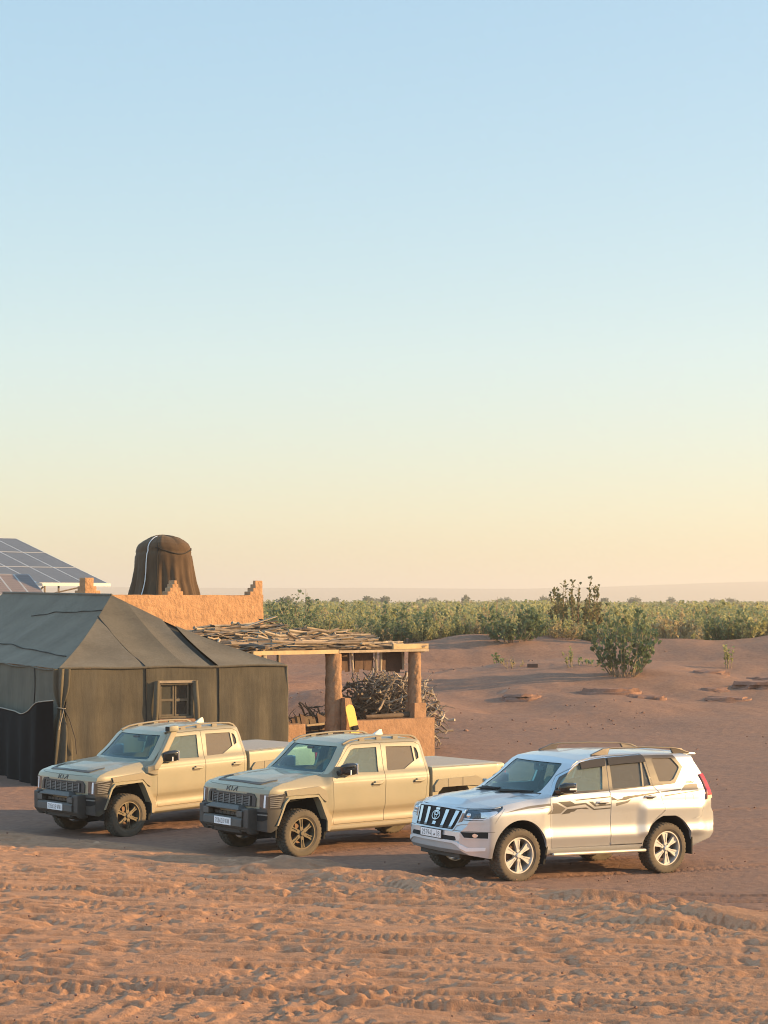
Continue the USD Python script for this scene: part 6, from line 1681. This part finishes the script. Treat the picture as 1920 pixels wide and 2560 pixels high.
for k in range(620):
    x = rng.uniform(0.0, SL)
    y = 0.05 + 6.6 * rng.random()
    ln = rng.uniform(0.3, 1.2)
    x = min(x, SL + 0.05 - ln * 0.5)
    z = 2.90 + heap(x, y) * rng.uniform(0.0, 0.9)
    yaw = rng.normal(0, 0.3)
    c, s = math.cos(yaw) * ln / 2, math.sin(yaw) * ln / 2
    r = rng.uniform(0.012, 0.03)
    fill.add(*tube([(x - c, y - s, z), (x, y, z + rng.normal(0, 0.02)), (x + c, y + s, z)], [r, r, r * 0.7], 4))
part(dk, 'loose_sticks', fill.get(), M['old_wood'], kind='stuff')

# ---- the yellow board leaning on the near column
SBX, SBY = -0.74, 49.27
sb = thing('sandboard', 'yellow sandboard with rounded nose and dark binding, leaning by the mud column', 'sandboard', (SBX, SBY, 0.0), 0.62)
o = P2([(-0.115, -0.72), (0.115, -0.72), (0.135, -0.4), (0.125, 0.0), (0.135, 0.4), (0.135, 0.62), (0.10, 0.715), (0.0, 0.75), (-0.10, 0.715), (-0.135, 0.62), (-0.135, 0.4), (-0.125, 0.0), (-0.135, -0.4)], 0.02)
bd = m3.Manifold.extrude(xsec(o), 0.016).rotate((90, 0, 0)).rotate((-9, 0, 0)).rotate((0, -9, 0)).translate((0, 0, 0.74))
part(sb, 'deck', bd, M['board_yellow'], 30)
for zz in (0.13, -0.22):
    bi = (rbox(-0.09, 0.09, -0.10, -0.005, zz - 0.06, zz + 0.06, 0.02) - cbox(-0.06, 0.06, -0.075, -0.03, zz - 0.1, zz + 0.1)).rotate((-9, 0, 0)).rotate((0, -9, 0)).translate((0, 0, 0.74))
    part(sb, 'binding', bi, M['soft_black'], 30)

# ---- the heap of dry branches under and behind the shelter
HX0, HY0 = 0.15, 54.0
hz0 = ground_z(HX0, HY0)
pile = thing('branch_heap', 'tangled grey heap of twisted dry branches behind the shelter columns', 'branch heap', (HX0, HY0, hz0))


def branch(x, y, z, ln, r, rng, curl=0.5):
    d = rng.normal(0, 1, 3)
    d[2] *= 0.45
    d /= np.linalg.norm(d)
    p = np.array([x, y, z]) - d * ln / 2
    pts = [p.copy()]
    n = 6
    for i in range(n):
        d = d + rng.normal(0, curl * 0.55, 3)
        d /= np.linalg.norm(d)
        p = p + d * ln / n
        pts.append(p.copy())
    pts = np.array(pts)
    pts[:, 2] = np.maximum(pts[:, 2], 0.02)
    return tube(pts, np.linspace(r, r * 0.45, n + 1), 5)


def heap_point(rng, shell):
    while True:
        a = rng.uniform(0, 2 * math.pi)
        u = rng.uniform(0, 1)
        rr = math.sqrt(1 - u * u)
        k = shell
        x = 1.45 * rr * math.cos(a) * k
        y = 1.15 * rr * math.sin(a) * k
        z = 2.05 * u ** 0.62 * k
        return x, y, z


for k in range(260):
    x, y, z = heap_point(rng, rng.uniform(0.86, 1.02))
    if y > 0.5:
        y = -y
    part(pile, 'branch', branch(x, y, z, rng.uniform(0.5, 1.4), rng.uniform(0.016, 0.045), rng), M['pale_branch'] if rng.random() < 0.35 else M['grey_branch'])
for k in range(40):
    x, y, z = -1.4 - 1.2 * rng.random(), rng.normal(-0.2, 0.4), 0.2 + 1.0 * rng.random() ** 1.3
    part(pile, 'branch', branch(x, y, z, rng.uniform(0.5, 1.1), rng.uniform(0.015, 0.035), rng, 0.3), M['grey_branch'])
inner = MB()
for k in range(800):
    x, y, z = heap_point(rng, rng.uniform(0.45, 1.0))
    inner.add(*branch(x, y, z, rng.uniform(0.3, 1.0), rng.uniform(0.014, 0.036), rng))
for k in range(160):
    x, y, z = -1.4 - 1.2 * rng.random(), rng.normal(0, 0.5), 0.9 * rng.random()
    inner.add(*branch(x, y, z, rng.uniform(0.4, 1.0), rng.uniform(0.012, 0.03), rng))
part(pile, 'inner_branches', inner.get(), M['grey_branch'], kind='stuff')
lean = thing('leaning_boards', 'dark weathered boards stacked on their edges left of the near mud column', 'boards', (-2.05, 49.9, 0.0), SH_YAW)
for k in range(9):
    x = -0.40 + 0.13 * k
    part(lean, 'board', hexa([(x, 0, 0), (x + 0.6, 0, 0), (x + 0.6, 0.03, 0), (x, 0.03, 0), (x + 0.05, 0.45, 0.9 + 0.07 * k % 0.3), (x + 0.66, 0.45, 0.92 + 0.05 * k % 0.2), (x + 0.66, 0.48, 0.92 + 0.05 * k % 0.2), (x + 0.05, 0.48, 0.9 + 0.07 * k % 0.3)], 0.015, rng), M['board_red'] if k % 3 else M['old_wood_dark'])
part(lean, 'top_plank', hexa([(-0.3, -0.1, 0.86), (1.3, -0.1, 0.95), (1.3, 0.1, 0.95), (-0.3, 0.1, 0.86), (-0.3, -0.1, 0.90), (1.3, -0.1, 0.99), (1.3, 0.1, 0.99), (-0.3, 0.1, 0.90)], 0.01, rng), M['old_wood_pale'])
log = thing('old_log', 'long dark weathered log lying on the low mud wall between the columns', 'log', (0.12, 50.70, 1.03), SH_YAW)
part(log, 'trunk', tube([(-0.75, 0, 0.06), (-0.3, 0.01, 0.065), (0.3, -0.01, 0.075), (0.8, 0.0, 0.08)], [0.055, 0.06, 0.07, 0.075], 8), M['old_wood_dark'], True)


# ----------------------------------------------------------------- plants, rocks, far trees
def mat_leaf(name, dark, light, trans=0.48):
    nodes = {'oi': ('object_info', {}), 'g': ('geometry', {}), 'r': ('rgb_ramp', {'ramp': [(0.0, dark), (1.0, light)]}),
             'ad': ('math', {'math_type': 'multiply_add', 'value2': 0.45}), 'mu': ('math', {'math_type': 'multiply', 'value2': 0.55}),
             'd': ('principled_bsdf', {'roughness': 0.55, 'specular_ior_level': 0.35}), 't': ('translucent_bsdf', {}), 'm': ('mix_closure', {'fac': trans})}
    links = [('g.random_per_island', 'mu.value1'), ('oi.random', 'ad.value1'), ('mu.value', 'ad.value3'), ('ad.value', 'r.fac'), ('r.color', 'd.base_color'), ('r.color', 't.color'), ('d.BSDF', 'm.closure1'), ('t.BSDF', 'm.closure2')]
    return usdkit.material(stage, L + name, nodes, links, surface='m.closure')


M['leaf_green'] = mat_leaf('leaf_green', (0.13, 0.18, 0.09), (0.44, 0.47, 0.23), 0.42)
M['leaf_pale'] = mat_leaf('leaf_pale', (0.30, 0.31, 0.14), (0.60, 0.57, 0.27))
M['leaf_dry'] = mat_leaf('leaf_dry', (0.34, 0.28, 0.15), (0.60, 0.50, 0.29))
M['leaf_far'] = mat_leaf('leaf_far', (0.17, 0.18, 0.12), (0.27, 0.27, 0.18), 0.45)
M['leaf_brown'] = mat_leaf('leaf_brown', (0.17, 0.165, 0.075), (0.40, 0.36, 0.16), 0.5)
M['stem'] = mat_plain('stem', (0.24, 0.185, 0.12), 0.85, vary=0.25)
M['stem_red'] = mat_plain('stem_red', (0.30, 0.17, 0.095), 0.85, vary=0.25)
M['rock_red'] = mat_plain('rock_red', (0.235, 0.130, 0.092), 0.9, vary=0.3, vscale=3.0, bump=0.02, bscale=9.0)
M['bark'] = mat_plain('bark', (0.12, 0.09, 0.06), 0.9, vary=0.3)


def leaves(P, D, N, ln, wd, fold=0.25):
    """Oval leaves at points P along directions D with approximate normals N."""
    n = len(P)
    D = D / np.linalg.norm(D, axis=1, keepdims=True)
    S = np.cross(D, N)
    S /= np.linalg.norm(S, axis=1, keepdims=True) + 1e-9
    U = np.cross(S, D)
    ln, wd = np.broadcast_to(ln, n)[:, None], np.broadcast_to(wd, n)[:, None]
    v = np.stack([P, P + D * ln * 0.40 + S * wd * 0.5 + U * wd * fold, P + D * ln * 0.82 + S * wd * 0.38 + U * wd * fold * 0.6, P + D * ln - U * wd * 0.1, P + D * ln * 0.82 - S * wd * 0.38 + U * wd * fold * 0.6, P + D * ln * 0.40 - S * wd * 0.5 + U * wd * fold], 1).reshape(-1, 3)
    b = np.arange(n)[:, None] * 6
    f = np.concatenate([b + np.array([[0, 1, 5]]), b + np.array([[1, 2, 4]]), b + np.array([[1, 4, 5]]), b + np.array([[2, 3, 4]])], 0)
    return v, f


def make_shrub(rng, height, width, nstem, per, ln, wd, bare=0.25, spread=1.0, lean=0.0):
    """Stems that rise and spread from the root, with upright oval leaves in pairs along them."""
    st = MB()
    P, D, N = [], [], []
    for k in range(nstem):
        a = rng.uniform(0, 2 * math.pi)
        h = height * rng.uniform(0.40, 1.0)
        w = width / 2 * rng.uniform(0.2, 1.0) ** 0.6 * spread
        base = np.array([0.17 * math.cos(a) * width, 0.17 * math.sin(a) * width, -0.05])
        tip = np.array([w * math.cos(a) + lean * h, w * math.sin(a), h * (1 - 0.35 * (w / (width / 2)) ** 2)])
        mid = base * 0.5 + tip * 0.5 + np.array([w * 0.18 * math.cos(a), w * 0.18 * math.sin(a), -0.04 * h]) + rng.normal(0, 0.05 * width, 3)
        t = np.linspace(0, 1, 7)[:, None]
        pts = (1 - t) ** 2 * base + 2 * t * (1 - t) * mid + t ** 2 * tip
        st.add(*tube(pts, np.linspace(0.020, 0.006, 7) * (0.6 + 0.4 * height / 2), 4, False))
        for q in range(per):
            u = bare + (1 - bare) * rng.random() ** 0.75
            p = (1 - u) ** 2 * base + 2 * u * (1 - u) * mid + u ** 2 * tip
            ang = rng.uniform(0, 2 * math.pi)
            outw = np.array([math.cos(ang), math.sin(ang), rng.uniform(0.5, 2.2)])
            P.append(p + rng.normal(0, 0.035 * width / 2, 3))
            D.append(outw)
            N.append(np.array([-math.cos(ang), -math.sin(ang), 0.35]) + rng.normal(0, 0.45, 3))
    P, D, N = map(np.array, (P, D, N))
    P[:, 2] = np.maximum(P[:, 2], 0.05)
    n = len(P)
    return st.get(), leaves(P, D, N, ln * rng.uniform(0.7, 1.2, n), wd * rng.uniform(0.7, 1.2, n))


def shrub_thing(name, label, loc, rng, height, width, nstem, per, ln, wd, leaf, stem, group=None, category='shrub', **kw):
    t = thing(name, label, category, loc, 0.0, group)
    s, l = make_shrub(rng, height, width, nstem, per, ln, wd, **kw)
    part(t, 'stems', s, M[stem], True)
    part(t, 'foliage', l, M[leaf])
    return t


def at(x, y, dz=0.0):
    return (x, y, ground_z(x, y) + dz)


rng = np.random.default_rng(23)
shrub_thing('desert_shrub', 'rounded green broad leaved shrub standing alone on the sandy bank', at(8.66, 69.6), rng, 2.8, 2.6, 34, 21, 0.21, 0.15, 'leaf_green', 'stem', bare=0.08)
shrub_thing('desert_shrub', 'tall feathery brownish green shrub rising above the scrub to the sky', at(9.5, 95.0), rng, 3.5, 2.9, 48, 30, 0.18, 0.12, 'leaf_brown', 'stem_red', bare=0.25)
shrub_thing('desert_shrub', 'dark green open shrub with sprouting tips just right of the mud house', at(-4.45, 95.0), rng, 2.7, 3.0, 30, 22, 0.18, 0.13, 'leaf_green', 'stem', bare=0.15)
shrub_thing('desert_shrub', 'dense green shrub on the bank top above the shelter roof, with a tall sprig', at(0.75, 88.5), rng, 2.1, 3.4, 40, 24, 0.18, 0.13, 'leaf_green', 'stem', bare=0.12)
shrub_thing('desert_shrub', 'leafy bright green shrub spilling over the bank edge left of the lone shrub', at(5.6, 84.6), rng, 1.7, 3.6, 40, 26, 0.18, 0.14, 'leaf_green', 'stem', bare=0.05)
shrub_thing('young_plant', 'small pale leafy plant alone near the right picture edge', at(13.97, 78.1), rng, 1.15, 0.5, 6, 12, 0.15, 0.11, 'leaf_pale', 'stem', category='plant')
shrub_thing('young_plant', 'thin grey sprig leaning on the sand left of the lone shrub', at(7.0, 72.2), rng, 1.0, 0.5, 5, 9, 0.12, 0.09, 'leaf_pale', 'stem', category='plant', lean=-0.15)
shrub_thing('young_plant', 'low trailing plant with dark leaves at the foot of the lone shrub', at(7.75, 72.6), rng, 0.42, 1.2, 9, 7, 0.13, 0.10, 'leaf_green', 'stem', category='plant')
shrub_thing('young_plant', 'drooping sprig hanging on the bank face below the green shrubs', at(4.75, 80.2), rng, 0.95, 0.6, 6, 9, 0.13, 0.10, 'leaf_green', 'stem', category='plant')
shrub_thing('young_plant', 'dry grey tuft among the clods left of the small dark block', at(4.9, 73.4), rng, 0.45, 1.1, 12, 5, 0.10, 0.05, 'leaf_dry', 'stem', category='plant')
for k, (x, y, h) in enumerate(((5.2, 93.0, 1.9),)):
    s, _ = make_shrub(rng, h + 0.6, 1.6, 26, 1, 0.1, 0.1)
    t = thing('bare_bush', 'bare reddish twiggy bush standing among the scrub left of the tall brown shrub', 'bush', at(x, y))
    part(t, 'twigs', s, M['stem_red'], True)

protos = []
kinds = [('leaf_pale', 1.75, 2.2, 26, 22), ('leaf_pale', 1.5, 2.6, 30, 20), ('leaf_dry', 1.6, 2.2, 26, 20), ('leaf_pale', 2.0, 2.0, 24, 24), ('leaf_green', 1.6, 2.4, 28, 22), ('leaf_dry', 1.3, 2.6, 28, 18)]
SAY_KIND = {'leaf_pale': 'pale yellow green desert shrub among many alike in the scrub field', 'leaf_dry': 'straw coloured dry shrub among many alike in the scrub field', 'leaf_green': 'darker green shrub among many alike in the scrub field'}
grp = {'leaf_pale': 'pale shrubs of the scrub field', 'leaf_dry': 'dry shrubs of the scrub field', 'leaf_green': 'green shrubs of the scrub field'}
spots = []
y = 85.6
while y < 420:
    step = 0.9 + (y - 85) * 0.030
    half = 0.205 * y + 2.0
    x0 = -0.075 * y
    for x in np.arange(x0, half, 2.1 + (y - 85) * 0.018):
        spots.append((x + rng.normal(0, 0.5), y + rng.normal(0, step * 0.35)))
    y += step
spots = [s for s in spots if noise2(np.array([s[0]]), np.array([s[1]]), 9.0, 201, 2)[0] > -0.12 and s[1] > 85.0 + 5.0 * noise2(np.array([s[0]]), np.array([0.0]), 4.0, 203, 2)[0] + 1.5]
near, rest = spots[:290], spots[290:]
ORD = 'first second third fourth fifth sixth seventh eighth ninth tenth eleventh twelfth thirteenth fourteenth fifteenth sixteenth seventeenth eighteenth nineteenth twentieth twenty-first twenty-second twenty-third twenty-fourth twenty-fifth twenty-sixth twenty-seventh twenty-eighth twenty-ninth thirtieth'.split()
HUE = {'leaf_pale': 'pale yellow green', 'leaf_dry': 'straw coloured', 'leaf_green': 'darker green'}
edge_row = sorted([i for i, s in enumerate(near) if s[1] < 88.0], key=lambda i: near[i][0] / near[i][1])[:30]
for i, (x, y) in enumerate(near):
    k = int(rng.integers(6))
    leaf, h, w, ns, per = kinds[k]
    say_kind = dict(SAY_KIND)
    this_group = grp[leaf]
    if i in edge_row:
        say_kind[leaf] = 'low %s shrub on the edge of the sand bank, %s from the left' % (HUE[leaf], ORD[edge_row.index(i)])
    loc = at(x, y, -0.04)
    if k >= len(protos) or protos[k] is None:
        while len(protos) <= k:
            protos.append(None)
        protos[k] = shrub_thing('scrub_bush', say_kind[leaf], loc, rng, h, w, ns, per, 0.19, 0.125, leaf, 'stem', grp[leaf], bare=0.10)
    else:
        copy_of(protos[k], loc, rng.uniform(0, 6.28), rng.uniform(0.5, 0.8) * (1 + 0.5 * float(sstep(92, 130, y))), say_kind[leaf], 'shrub', grp[leaf])
# the rest of the scrub reads as one mass
field = UsdGeom.PointInstancer.Define(stage, '/World/' + numbered('/World', 'distant_scrub'))
say(field.GetPrim(), 'pale green and straw coloured scrub that fills the plain towards the horizon', 'scrub', None, 'stuff')
targets = []
for k in range(4):
    leaf, h, w, ns, per = kinds[k]
    s, l = make_shrub(rng, h, w * 1.25, 16, 15, 0.30, 0.20, bare=0.10)
    p = '/World/distant_scrub/shrub' + ('' if k == 0 else '_%03d' % k)
    usdkit.mesh(stage, p, l, M[leaf])
    targets.append(Sdf.Path(p))
field.CreatePrototypesRel().SetTargets(targets)
far_spots = list(rest)
y = 420.0
while y < 1500:
    for x in np.arange(-0.075 * y, 0.21 * y, 5.0 + (y - 420) * 0.010):
        far_spots.append((x + rng.normal(0, 2), y + rng.normal(0, 5)))
    y += 14 + (y - 420) * 0.05
fs = np.array(far_spots)
fz = base_height(fs[:, 0], fs[:, 1]) - 0.05
n = len(fs)
field.CreatePositionsAttr(Vt.Vec3fArray.FromNumpy(np.column_stack([fs, fz]).astype(np.float32)))
field.CreateProtoIndicesAttr(Vt.IntArray.FromNumpy(rng.integers(0, 4, n).astype(np.int32)))
a = rng.uniform(0, 2 * math.pi, n)
field.CreateOrientationsAttr(Vt.QuathArray([Gf.Quath(float(math.cos(q / 2)), 0, 0, float(math.sin(q / 2))) for q in a]))
sc = rng.uniform(0.7, 1.15, n) * np.where(fs[:, 1] > 420, 1.25, 1.0)
field.CreateScalesAttr(Vt.Vec3fArray.FromNumpy(np.column_stack([sc * np.where(fs[:, 1] > 420, 1.8, 1.0), sc * np.where(fs[:, 1] > 420, 1.8, 1.0), sc]).astype(np.float32)))

# far trees along the edge of the plain
def make_tree(loc, h, w, label, group):
    t = thing('acacia_tree', label, 'tree', loc, 0.0, group)
    tr = MB()
    tr.add(*tube([(0, 0, -0.2), (0.1, 0, h * 0.3), (0.05, 0.1, h * 0.62)], [0.16, 0.12, 0.06], 6))
    P, D, N = [], [], []
    for k in range(9):
        a = rng.uniform(0, 6.28)
        e = np.array([w * 0.30 * math.cos(a) * rng.uniform(0.2, 1), w * 0.30 * math.sin(a), h * rng.uniform(0.35, 0.85)])
        tr.add(*tube([(0.05, 0.03, h * 0.3), e * 0.6 + np.array([0, 0, h * 0.12]), e], [0.07, 0.05, 0.02], 4))
        m = 60
        c = e + rng.normal(0, 1, (m, 3)) * np.array([w * 0.13, w * 0.13, h * 0.12])
        P.append(c)
        D.append(rng.normal(0, 1, (m, 3)))
        N.append(rng.normal(0, 1, (m, 3)) + np.array([0, 0, 0.8]))
    part(t, 'trunk', tr.get(), M['bark'], True)
    part(t, 'crown', leaves(np.vstack(P), np.vstack(D), np.vstack(N), 0.55, 0.42), M['leaf_far'])
    return t


far_trees = [(-39, 330, 4.2, 5.0), (-33, 480, 5.0, 6.5), (-21.5, 420, 4.4, 5.5), (-14.5, 560, 5.0, 5.5), (-4.5, 520, 5.2, 5.0), (0.5, 560, 5.0, 5.0), (12, 600, 4.5, 7.0), (23.0, 540, 5.4, 4.6), (34, 560, 4.6, 5.0), (52, 620, 5.6, 5.6), (62, 640, 4.6, 5.0), (71, 620, 4.4, 5.0),
             (-24, 620, 4.2, 6), (18, 700, 4.8, 6.5), (46, 720, 5, 6), (83, 640, 5.0, 6.0), (92, 700, 4.6, 6), (102, 680, 5.2, 6), (110, 640, 4.4, 7), (122, 700, 4.6, 6), (-3, 760, 5, 8), (65, 800, 5, 8), (130, 720, 5, 6)]
rank = {i: r for r, i in enumerate(sorted(range(len(far_trees)), key=lambda i: far_trees[i][0] / far_trees[i][1]))}
for i, (x, y, h, w) in enumerate(far_trees):
    make_tree(at(x, y), h * 0.62, w * 0.66, 'small hazy round tree on the horizon, %s from the left' % ORD[rank[i]], 'far trees along the horizon')


def rock(loc, sx, sy, sz, seed, label, yaw=0.0):
    """A crusty ledge: thin uneven layers, each with a ragged outline, the upper ones set back."""
    r = np.random.default_rng(seed)
    mb = MB()
    z = -0.17
    layers = 3
    off = np.zeros(2)
    for k in range(layers):
        n = 26
        a = np.arange(n) / n * 2 * np.pi
        rad = 1 + 0.42 * noise2(np.cos(a) * 1.6 + seed, np.sin(a) * 1.6 + 0.35 * k, 0.8, seed, 3) * 2 + r.normal(0, 0.07, n)
        rad *= 1.0 - 0.13 * k + 0.10 * r.random()
        h = (0.10 + sz) / layers * r.uniform(0.7, 1.3)
        ox = np.stack([sx * rad * np.cos(a), sy * rad * np.sin(a)], -1) + off
        top = ox * r.uniform(0.95, 1.0) + 0.01
        tilt = 0.05 * ox[:, 0] / sx * sz + r.normal(0, 0.022, n)
        c, s = math.cos(yaw), math.sin(yaw)
        R = np.array([[c, s], [-s, c]])
        b3 = np.column_stack([ox @ R, z + tilt * 0.3])
        t3 = np.column_stack([top @ R, z + h + tilt])
        mid = np.array([[*(off @ R), z + h + 0.03]])
        v = np.vstack([b3, t3, mid]) + np.array(loc)
        i = np.arange(n)
        j2 = (i + 1) % n
        f = np.vstack([np.stack([i, j2, n + j2], -1), np.stack([i, n + j2, n + i], -1), np.stack([n + i, n + j2, np.full(n, 2 * n)], -1)])
        mb.add(v, f)
        z += h * 0.92
        off = off + r.normal(0, 0.07, 2) * np.array([sx, sy])
    return solo('rock_slab', mb.get(), M['rock_red'], label, 'rock', None, None, 55)


rock(at(4.69, 66.0, 0.05), 0.75, 0.5, 0.22, 301, 'dark red slab alone at the foot of the bank, left of the lone shrub', 0.15)
rock(at(8.0, 67.0, 0.02), 1.35, 0.6, 0.20, 302, 'broad layered red slab in the sand below the lone shrub', 0.12)
rock(at(8.9, 66.3, 0.0), 0.8, 0.4, 0.16, 303, 'small low slab ending the broad layered slab on its right', -0.1)
rock(at(11.9, 70.7, 0.06), 0.75, 0.45, 0.13, 304, 'thin dark red ledge topmost of the right hand slabs', 0.05)
rock(at(11.6, 68.0, 0.03), 0.6, 0.4, 0.13, 305, 'small dark ledge below the thin topmost ledge', 0.2)
rock(at(11.9, 66.6, 0.03), 0.95, 0.45, 0.15, 306, 'wide shadowed ledge, lowest of the right hand slabs', 0.1)
rock(at(13.9, 72.0, 0.05), 1.0, 0.5, 0.16, 307, 'red ledge cut by the right picture edge, upper one', 0.0)
rock(at(13.4, 68.6, 0.05), 1.1, 0.5, 0.20, 308, 'red ledge cut by the right picture edge, lower one', 0.1)
blk = solo('dark_block', rbox(-0.20, 0.20, -0.1, 0.1, -0.04, 0.14, 0.015, 6).translate(at(5.64, 73.1)), M['board_red'], 'small dark brown block lying on the trodden sand', 'block', None, None, 30)

# clods and pebbles on the trodden ground
cl = MB()
ico = trimesh.creation.icosphere(1, 1.0)
n = 900
for k in range(n):
    y = 36 + 46 * rng.random() ** 0.8
    x = rng.uniform(-0.10, 0.21) * y
    s = rng.uniform(0.010, 0.035) * (1.5 if y > 58 else 1.0) * (1 + 1.2 * (rng.random() > 0.97))
    if noise2(np.array([x]), np.array([y]), 4.0, 210, 2)[0] < 0.06:
        continue
    v = np.array(ico.vertices) * (1 + rng.normal(0, 0.16, (len(ico.vertices), 1))) * np.array([s, s, s * 0.7])
    cl.add(v + np.array(at(x, y, 0.02 * rng.random())), ico.faces)
for k in range(170):
    y = rng.uniform(14.5, 33)
    x = rng.uniform(-0.20, 0.20) * y
    s = rng.uniform(0.006, 0.018)
    v = np.array(ico.vertices) * (1 + rng.normal(0, 0.16, (len(ico.vertices), 1))) * np.array([s, s, s * 0.7])
    cl.add(v + np.array(at(x, y, 0.03)), ico.faces)
solo('clods', cl.get(), M['rock_red'], 'crumbs of dry earth and pebbles scattered over the trodden ground', 'clods', None, 'stuff')

# ----------------------------------------------------------------- dusty air
haze = m3.Manifold.cube((58000.0, 62000.0, HAZE_TOP + 6.0)).translate((-29000.0, -29000.0, -6.0))
HAZE = usdkit.material(stage, L + 'dusty_air', {'v': ('principled_volume', {'color': (0.90, 0.83, 0.74), 'density': 0.00040, 'anisotropy': 0.25})}, [], volume='v.volume')
solo('haze', haze, HAZE, kind='stuff')
